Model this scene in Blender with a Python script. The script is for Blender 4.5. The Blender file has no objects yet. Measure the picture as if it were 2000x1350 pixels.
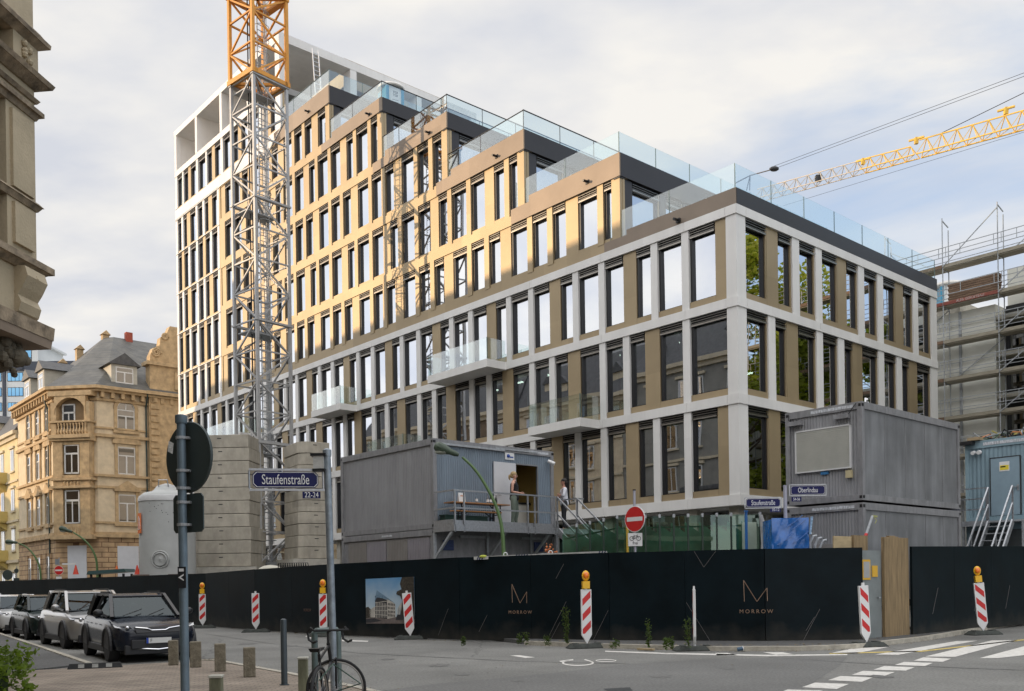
import bpy, bmesh, math, random
from mathutils import Vector, Matrix
random.seed(7)
R=math.radians
SC=bpy.context.scene; COL=SC.collection
# ---------------- camera ----------------
F=1810.0; PX=1000.0; PY=1139.0; TH=0.015; EYE=1.6
cd=bpy.data.cameras.new('camera'); cam=bpy.data.objects.new('camera',cd); COL.objects.link(cam)
cd.sensor_fit='HORIZONTAL'; cd.sensor_width=36.0; cd.lens=36.0*F/2000.0
cd.shift_y=(PY-675.0)/2000.0; cd.clip_end=3000; cd.clip_start=.05
cam.location=(0,0,EYE)
cam.matrix_world=Matrix.Translation((0,0,EYE))@Matrix.Rotation(R(90),4,'X')@Matrix.Rotation(-TH,4,'Z')
SC.camera=cam
SC.view_settings.view_transform='Standard'; SC.view_settings.look='None'; SC.view_settings.gamma=1
SC.view_settings.exposure=0.68
SC.cycles.max_bounces=8; SC.cycles.transparent_max_bounces=12; SC.cycles.use_denoising=True
SC.cycles.caustics_reflective=False; SC.cycles.caustics_refractive=False; SC.cycles.sample_clamp_indirect=4
# ---------------- sun and sky ----------------
SUN_EL=R(9.5)
ld=Vector((math.cos(SUN_EL),0.02,-math.sin(SUN_EL)))       # light travels towards +X
sd=bpy.data.lights.new('sun','SUN'); sd.energy=2.2; sd.angle=R(.5); sd.color=(1.0,.72,.44)
so=bpy.data.objects.new('sun',sd); COL.objects.link(so); so.rotation_euler=ld.to_track_quat('-Z','Y').to_euler(); so.location=(-60,30,60)
W=bpy.data.worlds.new('World'); SC.world=W; W.use_nodes=True
nt=W.node_tree; nt.nodes.clear(); N=nt.nodes.new; LK=nt.links.new
def mth(op,a,b=None,c=None):
    n=N('ShaderNodeMath'); n.operation=op
    for i,v in enumerate((a,b,c)):
        if v is None: continue
        if isinstance(v,(int,float)): n.inputs[i].default_value=v
        else: LK(v,n.inputs[i])
    return n.outputs[0]
sky=N('ShaderNodeTexSky'); sky.sky_type='NISHITA'; sky.sun_disc=False; sky.sun_elevation=SUN_EL; sky.sun_rotation=R(-90); sky.air_density=1.0; sky.dust_density=1.0; sky.ozone_density=2
tc=N('ShaderNodeTexCoord'); sep=N('ShaderNodeSeparateXYZ'); LK(tc.outputs['Generated'],sep.inputs[0])
zc=mth('MAXIMUM',sep.outputs[2],0.04)
# cloud layer: project the direction on a flat ceiling so the clouds flatten towards the horizon
zz=mth('ADD',zc,.18)
cx=mth('DIVIDE',sep.outputs[0],zz); cy=mth('DIVIDE',sep.outputs[1],zz)
comb=N('ShaderNodeCombineXYZ'); LK(cx,comb.inputs[0]); LK(cy,comb.inputs[1])
n1=N('ShaderNodeTexNoise'); n1.inputs['Scale'].default_value=.85; n1.inputs['Detail'].default_value=9; n1.inputs['Roughness'].default_value=.56; n1.inputs['Distortion'].default_value=.35
mp=N('ShaderNodeMapping'); mp.inputs['Location'].default_value=(3.3,1.7,0); mp.inputs['Rotation'].default_value=(0,0,.5); mp.inputs['Scale'].default_value=(1,1.5,1)
LK(comb.outputs[0],mp.inputs[0]); LK(mp.outputs[0],n1.inputs['Vector'])
rm=N('ShaderNodeMapRange'); rm.inputs[1].default_value=.27; rm.inputs[2].default_value=.46
# fewer clouds towards the east (+X), where the sky is a deeper blue
cov=mth('ADD',n1.outputs[0],mth('MULTIPLY',mth('MAXIMUM',mth('SUBTRACT',sep.outputs[0],.66),0.0),-1.1))
LK(cov,rm.inputs[0])
n2=N('ShaderNodeTexNoise'); n2.inputs['Scale'].default_value=2.6; n2.inputs['Detail'].default_value=6; LK(mp.outputs[0],n2.inputs['Vector'])
ccol=N('ShaderNodeMix'); ccol.data_type='RGBA'
n2r=N('ShaderNodeMapRange'); n2r.inputs[1].default_value=.36; n2r.inputs[2].default_value=.62; LK(n2.outputs[0],n2r.inputs[0]); LK(n2r.outputs[0],ccol.inputs[0]); ccol.inputs[6].default_value=(4.25,4.4,4.8,1); ccol.inputs[7].default_value=(5.8,5.65,5.4,1)
def smooth(src,a,b):
    n=N('ShaderNodeMapRange'); n.interpolation_type='SMOOTHSTEP'; n.inputs[1].default_value=a; n.inputs[2].default_value=b; LK(src,n.inputs[0]); return n.outputs[0]
# out-of-view cloud boosted to lift the shade: overhead, west near the sun, behind the viewer
bz=smooth(sep.outputs[2],.56,.85); bw=smooth(sep.outputs[0],-.45,-.95); bs=smooth(sep.outputs[1],.0,-.7)
west=mth('ADD',mth('ADD',mth('MULTIPLY_ADD',bz,1.35,1.0),mth('MULTIPLY',bw,.7)),mth('MULTIPLY',bs,.75))
cw=N('ShaderNodeVectorMath'); cw.operation='SCALE'; LK(ccol.outputs[2],cw.inputs[0]); LK(west,cw.inputs[3])
blue=N('ShaderNodeVectorMath'); blue.operation='MULTIPLY_ADD'
LK(sky.outputs[0],blue.inputs[0]); blue.inputs[1].default_value=(.6,.6,.62); blue.inputs[2].default_value=(2.6,2.95,3.6)
mx=N('ShaderNodeMix'); mx.data_type='RGBA'; LK(rm.outputs[0],mx.inputs[0]); LK(blue.outputs[0],mx.inputs[6]); LK(cw.outputs[0],mx.inputs[7])
bg=N('ShaderNodeBackground'); LK(mx.outputs[2],bg.inputs[0]); bg.inputs[1].default_value=.1
wo=N('ShaderNodeOutputWorld'); LK(bg.outputs[0],wo.inputs[0])
# ---------------- frames ----------------
CX,CY=8.415,34.0; ANG=math.atan2(.6611,.7502); EX=Vector((math.cos(ANG),math.sin(ANG),0)); EY=Vector((-math.sin(ANG),math.cos(ANG),0))
def WB(x,y,z=0): return Vector((CX,CY,z))+EX*x+EY*y
def uv(px,py):
    dx=px-PX; dy=py-PY
    return dx*math.cos(TH)-dy*math.sin(TH), dx*math.sin(TH)+dy*math.cos(TH)
def atz(px,py,z=0.0):
    u,v=uv(px,py); Y=(EYE-z)*F/v; return Vector((u*Y/F,Y,z))
def atY(px,py,Y):
    u,v=uv(px,py); return Vector((u*Y/F,Y,EYE-v*Y/F))
def onwall(px,py,a,b):
    u,v=uv(px,py); d=Vector((u/F,1,-v/F)); n=Vector((-(b-a).y,(b-a).x,0)); 
    t=(Vector((a.x,a.y,0)).dot(n))/d.dot(n); return Vector((0,0,EYE))+d*t
# ---------------- materials ----------------
MATS={}
def mat(name,col,rough=.6,metal=0.0,var=.12,scale=3.0,bump=0.0,bscale=60.0,spec=.5,emit=None,stretch=None,coat=0.0):
    if name in MATS: return MATS[name]
    m=bpy.data.materials.new(name); m.use_nodes=True; t=m.node_tree; p=t.nodes['Principled BSDF']
    p.inputs['Roughness'].default_value=rough; p.inputs['Metallic'].default_value=metal; p.inputs['Specular IOR Level'].default_value=spec
    p.inputs['Coat Weight'].default_value=coat; p.inputs['Coat Roughness'].default_value=.05
    if var>0 or bump>0:
        tcx=t.nodes.new('ShaderNodeTexCoord'); mpp=t.nodes.new('ShaderNodeMapping'); t.links.new(tcx.outputs['Object'],mpp.inputs[0])
        if stretch: mpp.inputs['Scale'].default_value=stretch
    if var>0:
        n=t.nodes.new('ShaderNodeTexNoise'); n.inputs['Scale'].default_value=scale; n.inputs['Detail'].default_value=6; n.inputs['Roughness'].default_value=.6
        t.links.new(mpp.outputs[0],n.inputs['Vector'])
        r=t.nodes.new('ShaderNodeValToRGB'); r.color_ramp.elements[0].position=.3; r.color_ramp.elements[1].position=.7
        r.color_ramp.elements[0].color=tuple(c*(1-var) for c in col)+(1,); r.color_ramp.elements[1].color=tuple(min(1,c*(1+var)) for c in col)+(1,)
        t.links.new(n.outputs[0],r.inputs[0]); t.links.new(r.outputs[0],p.inputs['Base Color'])
    else: p.inputs['Base Color'].default_value=tuple(col)+(1,)
    if bump>0:
        nb=t.nodes.new('ShaderNodeTexNoise'); nb.inputs['Scale'].default_value=bscale; nb.inputs['Detail'].default_value=4
        t.links.new(mpp.outputs[0],nb.inputs['Vector']); b=t.nodes.new('ShaderNodeBump'); b.inputs['Strength'].default_value=bump; b.inputs['Distance'].default_value=.02
        t.links.new(nb.outputs[0],b.inputs['Height']); t.links.new(b.outputs[0],p.inputs['Normal'])
    if emit:
        p.inputs['Emission Color'].default_value=tuple(emit[:3])+(1,); p.inputs['Emission Strength'].default_value=emit[3]
    MATS[name]=m; return m
def corrug(name,col,pitch=.09,rough=.5):
    """ribbed sheet metal: vertical ribs along object x+y"""
    m=mat(name,col,rough,.0,.10,1.2); t=m.node_tree; p=t.nodes['Principled BSDF']
    tcx=t.nodes.new('ShaderNodeTexCoord'); s=t.nodes.new('ShaderNodeSeparateXYZ'); t.links.new(tcx.outputs['Object'],s.inputs[0])
    a=t.nodes.new('ShaderNodeMath'); a.operation='ADD'; t.links.new(s.outputs[0],a.inputs[0]); t.links.new(s.outputs[1],a.inputs[1])
    b=t.nodes.new('ShaderNodeMath'); b.operation='MULTIPLY'; t.links.new(a.outputs[0],b.inputs[0]); b.inputs[1].default_value=2*math.pi/pitch
    c=t.nodes.new('ShaderNodeMath'); c.operation='SINE'; t.links.new(b.outputs[0],c.inputs[0])
    bp=t.nodes.new('ShaderNodeBump'); bp.inputs['Strength'].default_value=.8; bp.inputs['Distance'].default_value=.012; t.links.new(c.outputs[0],bp.inputs['Height']); t.links.new(bp.outputs[0],p.inputs['Normal'])
    return m
def glassmat(name,tint=(.75,.85,.82),refl=.35,refl2=.95,gcol=(1,1,1)):
    m=bpy.data.materials.new(name); m.use_nodes=True; t=m.node_tree; t.nodes.clear()
    lw=t.nodes.new('ShaderNodeLayerWeight'); lw.inputs[0].default_value=.35
    mr=t.nodes.new('ShaderNodeMapRange'); mr.inputs[3].default_value=refl; mr.inputs[4].default_value=refl2; t.links.new(lw.outputs['Facing'],mr.inputs[0])
    tr=t.nodes.new('ShaderNodeBsdfTransparent'); tr.inputs[0].default_value=tint+(1,)
    gl=t.nodes.new('ShaderNodeBsdfGlossy'); gl.inputs['Roughness'].default_value=.01; gl.inputs[0].default_value=gcol+(1,)
    tcx=t.nodes.new('ShaderNodeTexCoord'); nb=t.nodes.new('ShaderNodeTexNoise'); nb.inputs['Scale'].default_value=.45; nb.inputs['Detail'].default_value=1; t.links.new(tcx.outputs['Object'],nb.inputs['Vector'])
    bp=t.nodes.new('ShaderNodeBump'); bp.inputs['Strength'].default_value=.12; bp.inputs['Distance'].default_value=.03; t.links.new(nb.outputs[0],bp.inputs['Height']); t.links.new(bp.outputs[0],gl.inputs['Normal'])
    mxs=t.nodes.new('ShaderNodeMixShader'); t.links.new(mr.outputs[0],mxs.inputs[0]); t.links.new(tr.outputs[0],mxs.inputs[1]); t.links.new(gl.outputs[0],mxs.inputs[2])
    o=t.nodes.new('ShaderNodeOutputMaterial'); t.links.new(mxs.outputs[0],o.inputs[0]); MATS[name]=m; return m
def brickmat(name,c1,c2,mortar,w=.5,h=.25,ms=.012,rough=.85,bump=.3,axis='xz'):
    m=bpy.data.materials.new(name); m.use_nodes=True; t=m.node_tree; p=t.nodes['Principled BSDF']; p.inputs['Roughness'].default_value=rough
    tcx=t.nodes.new('ShaderNodeTexCoord'); s=t.nodes.new('ShaderNodeSeparateXYZ'); t.links.new(tcx.outputs['Object'],s.inputs[0])
    cb=t.nodes.new('ShaderNodeCombineXYZ')
    if axis=='xz':
        a=t.nodes.new('ShaderNodeMath'); a.operation='ADD'; t.links.new(s.outputs[0],a.inputs[0]); t.links.new(s.outputs[1],a.inputs[1])
        t.links.new(a.outputs[0],cb.inputs[0]); t.links.new(s.outputs[2],cb.inputs[1])
    else: t.links.new(s.outputs[0],cb.inputs[0]); t.links.new(s.outputs[1],cb.inputs[1])
    br=t.nodes.new('ShaderNodeTexBrick'); t.links.new(cb.outputs[0],br.inputs[0]); br.inputs['Scale'].default_value=1; br.inputs['Brick Width'].default_value=w; br.inputs['Row Height'].default_value=h; br.inputs['Mortar Size'].default_value=ms
    br.inputs['Color1'].default_value=c1+(1,); br.inputs['Color2'].default_value=c2+(1,); br.inputs['Mortar'].default_value=mortar+(1,)
    n=t.nodes.new('ShaderNodeTexNoise'); n.inputs['Scale'].default_value=1.3; n.inputs['Detail'].default_value=7; t.links.new(tcx.outputs['Object'],n.inputs['Vector'])
    mr=t.nodes.new('ShaderNodeMapRange'); mr.inputs[1].default_value=.3; mr.inputs[2].default_value=.7; mr.inputs[3].default_value=.7; mr.inputs[4].default_value=1.2; t.links.new(n.outputs[0],mr.inputs[0])
    vm=t.nodes.new('ShaderNodeVectorMath'); vm.operation='SCALE'; t.links.new(br.outputs[0],vm.inputs[0]); t.links.new(mr.outputs[0],vm.inputs[3]); t.links.new(vm.outputs[0],p.inputs['Base Color'])
    bp=t.nodes.new('ShaderNodeBump'); bp.invert=True; bp.inputs['Strength'].default_value=bump; bp.inputs['Distance'].default_value=.02; t.links.new(br.outputs['Fac'],bp.inputs['Height']); t.links.new(bp.outputs[0],p.inputs['Normal'])
    MATS[name]=m; return m
# ---------------- mesh builder ----------------
class MB:
    def __init__(s): s.v=[]; s.f=[]; s.m=[]; s.k=0
    def add(s,vs,fs,k=None):
        o=len(s.v); s.v+= [tuple(v) for v in vs]; s.f+=[tuple(i+o for i in f) for f in fs]; s.m+=[s.k if k is None else k]*len(fs)
    def box(s,x0,x1,y0,y1,z0,z1,k=None):
        if x0>x1:x0,x1=x1,x0
        if y0>y1:y0,y1=y1,y0
        if z0>z1:z0,z1=z1,z0
        s.add([(x0,y0,z0),(x1,y0,z0),(x1,y1,z0),(x0,y1,z0),(x0,y0,z1),(x1,y0,z1),(x1,y1,z1),(x0,y1,z1)],
              [(0,3,2,1),(4,5,6,7),(0,1,5,4),(1,2,6,5),(2,3,7,6),(3,0,4,7)],k)
    def quad(s,a,b,c,d,k=None): s.add([a,b,c,d],[(0,1,2,3)],k)
    def bar(s,p,q,w,h=None,k=None,up=(0,0,1)):
        h=w if h is None else h; p=Vector(p); q=Vector(q); d=(q-p)
        if d.length<1e-6: return
        d.normalize(); u=Vector(up)
        if abs(d.dot(u))>.98: u=Vector((1,0,0)) if abs(d.x)<.9 else Vector((0,1,0))
        a=d.cross(u).normalized()*w/2; b=a.cross(d).normalized()*h/2
        vs=[p-a-b,p+a-b,p+a+b,p-a+b,q-a-b,q+a-b,q+a+b,q-a+b]
        s.add(vs,[(0,1,2,3),(7,6,5,4),(0,4,5,1),(1,5,6,2),(2,6,7,3),(3,7,4,0)],k)
    def tube(s,pts,r,n=8,k=None,closed=False,cap=True):
        pts=[Vector(p) for p in pts]; L=len(pts); rs=r if isinstance(r,(list,tuple)) else [r]*L; o=len(s.v); pa=None; vs=[]
        for i,p in enumerate(pts):
            d=(pts[(i+1)%L]-pts[i-1]) if closed else (pts[min(i+1,L-1)]-pts[max(i-1,0)])
            d.normalize()
            if pa is None:
                u=Vector((0,0,1)) if abs(d.z)<.9 else Vector((1,0,0)); a=d.cross(u).normalized()
            else: a=(pa-d*pa.dot(d)).normalized()
            pa=a; b=d.cross(a)
            for j in range(n):
                t=2*math.pi*j/n; vs.append(p+(a*math.cos(t)+b*math.sin(t))*rs[i])
        fs=[]
        for i in range(L if closed else L-1):
            i2=(i+1)%L
            for j in range(n): fs.append((i*n+j,i*n+(j+1)%n,i2*n+(j+1)%n,i2*n+j))
        if cap and not closed: fs.append(tuple(range(n-1,-1,-1))); fs.append(tuple((L-1)*n+j for j in range(n)))
        s.add(vs,fs,k)
    def cyl(s,p,q,r0,r1=None,n=16,k=None): s.tube([p,q],[r0,r0 if r1 is None else r1],n,k)
    def lathe(s,prof,n=20,k=None,c=(0,0,0),ang=2*math.pi):
        vs=[];fs=[];L=len(prof)
        for r,z in prof:
            for j in range(n):
                t=2*math.pi*j/n; vs.append((c[0]+r*math.cos(t),c[1]+r*math.sin(t),c[2]+z))
        for i in range(L-1):
            for j in range(n): fs.append((i*n+j,i*n+(j+1)%n,(i+1)*n+(j+1)%n,(i+1)*n+j))
        fs.append(tuple(range(n-1,-1,-1))); fs.append(tuple((L-1)*n+j for j in range(n)))
        s.add(vs,fs,k)
    def prism(s,poly,vec,k=None):
        """extrude a flat 3D polygon along vec"""
        n=len(poly); a=[Vector(p) for p in poly]; v=Vector(vec); b=[p+v for p in a]
        s.add(a+b,[tuple(range(n-1,-1,-1)),tuple(range(n,2*n))]+[(i,(i+1)%n,n+(i+1)%n,n+i) for i in range(n)],k)
    def ball(s,c,r,n=12,k=None,sc=(1,1,1)):
        prof=[];vs=[];fs=[];m=max(4,n//2)
        for i in range(m+1):
            t=math.pi*i/m
            for j in range(n):
                a=2*math.pi*j/n; vs.append((c[0]+sc[0]*r*math.sin(t)*math.cos(a),c[1]+sc[1]*r*math.sin(t)*math.sin(a),c[2]+sc[2]*r*math.cos(t)))
        for i in range(m):
            for j in range(n): fs.append((i*n+j,(i+1)*n+j,(i+1)*n+(j+1)%n,i*n+(j+1)%n))
        s.add(vs,fs,k)
    def xf(s,M,i0=0):
        for i in range(i0,len(s.v)): s.v[i]=tuple(M@Vector(s.v[i]))
    def build(s,name,mats,parent=None,smooth=False,bevel=0,merge=False,recalc=True,sub=0):
        me=bpy.data.meshes.new(name); me.from_pydata(s.v,[],s.f)
        mats=mats if isinstance(mats,(list,tuple)) else [mats]
        for m in mats: me.materials.append(m)
        me.polygons.foreach_set('material_index',[min(i,len(mats)-1) for i in s.m])
        if recalc or merge:
            b=bmesh.new(); b.from_mesh(me)
            if merge: bmesh.ops.remove_doubles(b,verts=b.verts,dist=1e-4)
            bmesh.ops.recalc_face_normals(b,faces=b.faces); b.to_mesh(me); b.free()
        if smooth:
            me.polygons.foreach_set('use_smooth',[True]*len(me.polygons))
            try: me.set_sharp_from_angle(angle=R(35))
            except Exception: pass
        o=bpy.data.objects.new(name,me); COL.objects.link(o)
        if parent is not None: o.parent=parent
        if sub: md=o.modifiers.new('s','SUBSURF'); md.levels=sub; md.render_levels=sub
        if bevel: md=o.modifiers.new('b','BEVEL'); md.width=bevel; md.segments=2; md.limit_method='ANGLE'
        return o
def tag(o,label=None,cat=None,group=None,kind=None):
    if label: o['label']=label
    if cat: o['category']=cat
    if group: o['group']=group
    if kind: o['kind']=kind
    return o
def thing(name,label,cat,loc=(0,0,0),rotz=0,group=None):
    o=bpy.data.objects.new(name,None); COL.objects.link(o); o.location=loc; o.rotation_euler=(0,0,rotz); o.empty_display_size=.3
    return tag(o,label,cat,group)
def copy_tree(o,parent=None):
    c=o.copy(); COL.objects.link(c)
    if parent is not None: c.parent=parent
    for ch in o.children: copy_tree(ch,c)
    return c
def textmesh(body,size,origin,right,up,m,name='lettering',parent=None,ext=.002,sx=1.0,align='CENTER',bold=0.0,space=1.0):
    cu=bpy.data.curves.new('t','FONT'); cu.body=body; cu.size=size; cu.align_x=align; cu.align_y='CENTER'; cu.extrude=ext; cu.offset=bold; cu.resolution_u=4; cu.space_character=space
    ob=bpy.data.objects.new('t',cu); COL.objects.link(ob); dg=bpy.context.evaluated_depsgraph_get(); dg.update()
    me=bpy.data.meshes.new_from_object(ob.evaluated_get(dg)); bpy.data.objects.remove(ob); bpy.data.curves.remove(cu)
    r=Vector(right).normalized(); u=Vector(up).normalized(); n=r.cross(u); o=Vector(origin)
    for v in me.vertices: c=v.co.copy(); v.co=o+r*c.x*sx+u*c.y+n*c.z
    me.materials.clear(); me.materials.append(m); me.name=name
    x=bpy.data.objects.new(name,me); COL.objects.link(x)
    if parent is not None: x.parent=parent
    return x
def skinmesh(name,nodes,edges,m,parent=None,sub=2):
    """nodes: list of (x,y,z,r); grown with a Skin modifier into one surface, then applied"""
    me=bpy.data.meshes.new(name); me.from_pydata([n[:3] for n in nodes],edges,[])
    ob=bpy.data.objects.new(name,me); COL.objects.link(ob); sk=ob.modifiers.new('k','SKIN'); sk.use_smooth_shade=True
    for i,n in enumerate(nodes):
        rr=n[3] if isinstance(n[3],tuple) else (n[3],n[3]); me.skin_vertices[0].data[i].radius=rr; me.skin_vertices[0].data[i].use_root=(i==0)
    if sub: md=ob.modifiers.new('s','SUBSURF'); md.levels=sub; md.render_levels=sub
    dg=bpy.context.evaluated_depsgraph_get(); dg.update()
    m2=bpy.data.meshes.new_from_object(ob.evaluated_get(dg)); bpy.data.objects.remove(ob)
    m2.materials.clear(); m2.materials.append(m); m2.polygons.foreach_set('use_smooth',[True]*len(m2.polygons))
    x=bpy.data.objects.new(name,m2); COL.objects.link(x)
    if parent is not None: x.parent=parent
    return x
# common materials
M_white=mat('white_facade_panel',(.74,.73,.71),.45,0,.04,.5)
M_bronze=mat('champagne_bronze_sheet',(.36,.28,.170),.48,.35,.07,.7,.08,25)
M_taupe=mat('taupe_anodised_sheet',(.22,.175,.135),.5,.3,.10,.6)
M_return=mat('shaded_return_sheet',(.030,.028,.029),.40,.2,.12,.6)  # same parapet metal, with the right-facing side's shade put into the colour
M_black=mat('black_frame',(.012,.012,.014),.35,0,0)
M_blind=mat('blind_slat',(.30,.28,.25),.3,.8,.1)
M_steel=mat('galvanised_steel',(.42,.43,.45),.42,.75,.18,14)
M_steelm=mat('galvanised_steel_matt',(.38,.40,.42),.6,.3,.2,9)
M_dark=mat('dark_void',(.03,.032,.034),.8,0,.2,1)
M_conc=mat('pale_concrete',(.42,.40,.35),.85,0,.22,2.2,.5,25)
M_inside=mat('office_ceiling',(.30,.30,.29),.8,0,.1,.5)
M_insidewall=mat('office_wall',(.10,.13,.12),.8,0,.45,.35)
M_wglass=glassmat('office_window_glass',(.30,.42,.38),.52,.98,(.92,.95,1.0))
M_rail=glassmat('balustrade_glass',(.90,.95,.94),.05,.50,(1,1,1))
M_red=mat('signal_red',(.55,.02,.02),.4,0,.05)
M_signwhite=mat('sign_white',(.72,.72,.72),.4,0,.04)
M_yellow=mat('crane_yellow_orange',(.62,.27,.03),.45,0,.12,3)
M_rubber=mat('black_rubber',(.02,.021,.022),.8,0,.3,8,.3)
M_plant=mat('leaf_green',(.07,.11,.025),.7,0,.5,6)

def panelvar(m,sx,sz,lo=.93,hi=1.04,axis=0):
    """slight tone shift from one sheet to the next"""
    t=m.node_tree; p=t.nodes['Principled BSDF']; src=p.inputs['Base Color'].links[0].from_socket
    tx=t.nodes.new('ShaderNodeTexCoord'); mp_=t.nodes.new('ShaderNodeVectorMath'); mp_.operation='MULTIPLY'; mp_.inputs[1].default_value=(1/sx,1/sx,1/sz); t.links.new(tx.outputs['Object'],mp_.inputs[0])
    fl=t.nodes.new('ShaderNodeVectorMath'); fl.operation='FLOOR'; t.links.new(mp_.outputs[0],fl.inputs[0]); wn=t.nodes.new('ShaderNodeTexWhiteNoise'); t.links.new(fl.outputs[0],wn.inputs[0])
    mr=t.nodes.new('ShaderNodeMapRange'); mr.inputs[3].default_value=lo; mr.inputs[4].default_value=hi; t.links.new(wn.outputs[0],mr.inputs[0])
    vm=t.nodes.new('ShaderNodeVectorMath'); vm.operation='SCALE'; t.links.new(src,vm.inputs[0]); t.links.new(mr.outputs[0],vm.inputs[3]); t.links.new(vm.outputs[0],p.inputs['Base Color'])
def streaks(m,lo=.72,hi=1.1,sc=1.6,vert=.12):
    """rain streaks and grime running down a sheet"""
    t=m.node_tree; p=t.nodes['Principled BSDF']; src=p.inputs['Base Color'].links[0].from_socket
    tx=t.nodes.new('ShaderNodeTexCoord'); mp_=t.nodes.new('ShaderNodeMapping'); mp_.inputs['Scale'].default_value=(sc*3,sc*3,sc*vert*3); t.links.new(tx.outputs['Object'],mp_.inputs[0])
    n=t.nodes.new('ShaderNodeTexNoise'); n.inputs['Scale'].default_value=1; n.inputs['Detail'].default_value=7; n.inputs['Roughness'].default_value=.65; t.links.new(mp_.outputs[0],n.inputs['Vector'])
    mr=t.nodes.new('ShaderNodeMapRange'); mr.inputs[1].default_value=.32; mr.inputs[2].default_value=.66; mr.inputs[3].default_value=lo; mr.inputs[4].default_value=hi; t.links.new(n.outputs[0],mr.inputs[0])
    vm=t.nodes.new('ShaderNodeVectorMath'); vm.operation='SCALE'; t.links.new(src,vm.inputs[0]); t.links.new(mr.outputs[0],vm.inputs[3]); t.links.new(vm.outputs[0],p.inputs['Base Color'])
panelvar(M_white,2.2,3.55,.95,1.03); panelvar(M_bronze,1.467,3.3,.90,1.07); panelvar(M_taupe,2.2,5,.92,1.06); streaks(M_white,.93,1.03,.5); 
# =============== GROUND ===============
def asphalt(name,c,patch=.25):
    m=mat(name,c,.85,0,patch,.35,.35,90); t=m.node_tree; p=t.nodes['Principled BSDF']
    tcx=t.nodes.new('ShaderNodeTexCoord'); n=t.nodes.new('ShaderNodeTexNoise'); n.inputs['Scale'].default_value=22; n.inputs['Detail'].default_value=8; t.links.new(tcx.outputs['Object'],n.inputs['Vector'])
    mr=t.nodes.new('ShaderNodeMapRange'); mr.inputs[1].default_value=.3; mr.inputs[2].default_value=.7; mr.inputs[3].default_value=.72; mr.inputs[4].default_value=1.28; t.links.new(n.outputs[0],mr.inputs[0])
    # cracks and tar joints
    vo=t.nodes.new('ShaderNodeTexVoronoi'); vo.feature='DISTANCE_TO_EDGE'; vo.inputs['Scale'].default_value=.13; nn=t.nodes.new('ShaderNodeTexNoise'); nn.inputs['Scale'].default_value=1.2; nn.inputs['Detail'].default_value=6
    t.links.new(tcx.outputs['Object'],nn.inputs['Vector']); mxv=t.nodes.new('ShaderNodeMix'); mxv.data_type='VECTOR'; mxv.inputs[0].default_value=.35; t.links.new(tcx.outputs['Object'],mxv.inputs[4]); t.links.new(nn.outputs[1],mxv.inputs[5]); t.links.new(mxv.outputs[1],vo.inputs['Vector'])
    cr=t.nodes.new('ShaderNodeMapRange'); cr.inputs[1].default_value=.0; cr.inputs[2].default_value=.003; cr.inputs[3].default_value=.62; cr.inputs[4].default_value=1; t.links.new(vo.outputs[0],cr.inputs[0])
    mm=t.nodes.new('ShaderNodeMath'); mm.operation='MULTIPLY'; t.links.new(mr.outputs[0],mm.inputs[0]); t.links.new(cr.outputs[0],mm.inputs[1])
    src=p.inputs['Base Color'].links[0].from_socket; vm=t.nodes.new('ShaderNodeVectorMath'); vm.operation='SCALE'; t.links.new(src,vm.inputs[0]); t.links.new(mm.outputs[0],vm.inputs[3]); t.links.new(vm.outputs[0],p.inputs['Base Color']); return m
M_asph=asphalt('asphalt_road',(.165,.163,.152)); M_asph2=asphalt('asphalt_footway',(.085,.085,.083)); 
M_pave=brickmat('concrete_setts',(.23,.185,.145),(.29,.24,.19),(.13,.11,.09),.22,.11,.010,.9,.25,'xy')
M_kerb=mat('kerb_stone',(.40,.37,.31),.85,0,.25,6,.3,40)
M_paint=mat('worn_road_paint',(.60,.58,.54),.7,0,.22,9,.2,70)
def flat(name,pts,z,m,thick=0,k='structure'):
    b=MB(); n=len(pts)
    P=[Vector((p[0],p[1],z)) for p in pts]
    if thick: b.prism([p-Vector((0,0,thick)) for p in P],(0,0,thick))
    else: b.add(P,[tuple(range(n))])
    o=b.build(name,m); 
    if k: o['kind']=k
    return o
g=MB(); g.add([(-900,-300,0),(900,-300,0),(900,1500,0),(-900,1500,0)],[(0,1,2,3)]); tag(g.build('road',M_asph),kind='structure')
bp=[(-13.5,15.2),(-9.63,17.74),(-6.67,19.72),(-6.35,19.6),(-4.02,16.42),(-2.43,14.04),(0.2,9.6),(2.2,5),(4,-3),(4,-25),(-60,-25),(-60,15.2)]
flat('pavement',bp,.05,M_pave,.06)
kl=[Vector((x,y,0)) for x,y in [(-9.75,17.66),(-6.67,19.72),(-6.35,19.65),(-4.02,16.42),(-2.43,14.04),(.2,9.6),(2.2,5)]]
def strip(name,line,w,z,h,m,side=1):
    b=MB(); n=len(line); off=[]
    for i in range(n):
        d=(line[min(i+1,n-1)]-line[max(i-1,0)]).normalized(); off.append(Vector((-d.y,d.x,0))*w*side)
    for i in range(n-1):
        a,c=line[i],line[i+1]; e,f=a+off[i],c+off[i+1]; zz=Vector((0,0,z))
        b.prism([a+zz,c+zz,f+zz,e+zz],(0,0,h))
    o=b.build(name,m); o['kind']='structure'; return o
strip('kerb',kl[1:],.13,-.05,.115,M_kerb,1)
fl=[Vector((-9.0,19.5,0)),Vector((-13.84,26.6,0)),Vector((-30,50.0,0)),Vector((-62,97,0))]
flat('footway',[(p.x,p.y) for p in fl]+[(-90,97),(-60,15.3),(-13.6,15.3),(-9.75,17.75)],.035,M_asph2,.04)
strip('kerb',fl,.13,-.05,.11,M_kerb,-1)
kp=[(620,1243),(800,1252),(1030,1259.5),(1200,1266),(1400,1271),(1560,1271),(1660,1267),(1800,1251),(1900,1234),(2000,1217),(2120,1200)]
kw=[atz(x,y,0) for x,y in kp]; 
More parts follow.
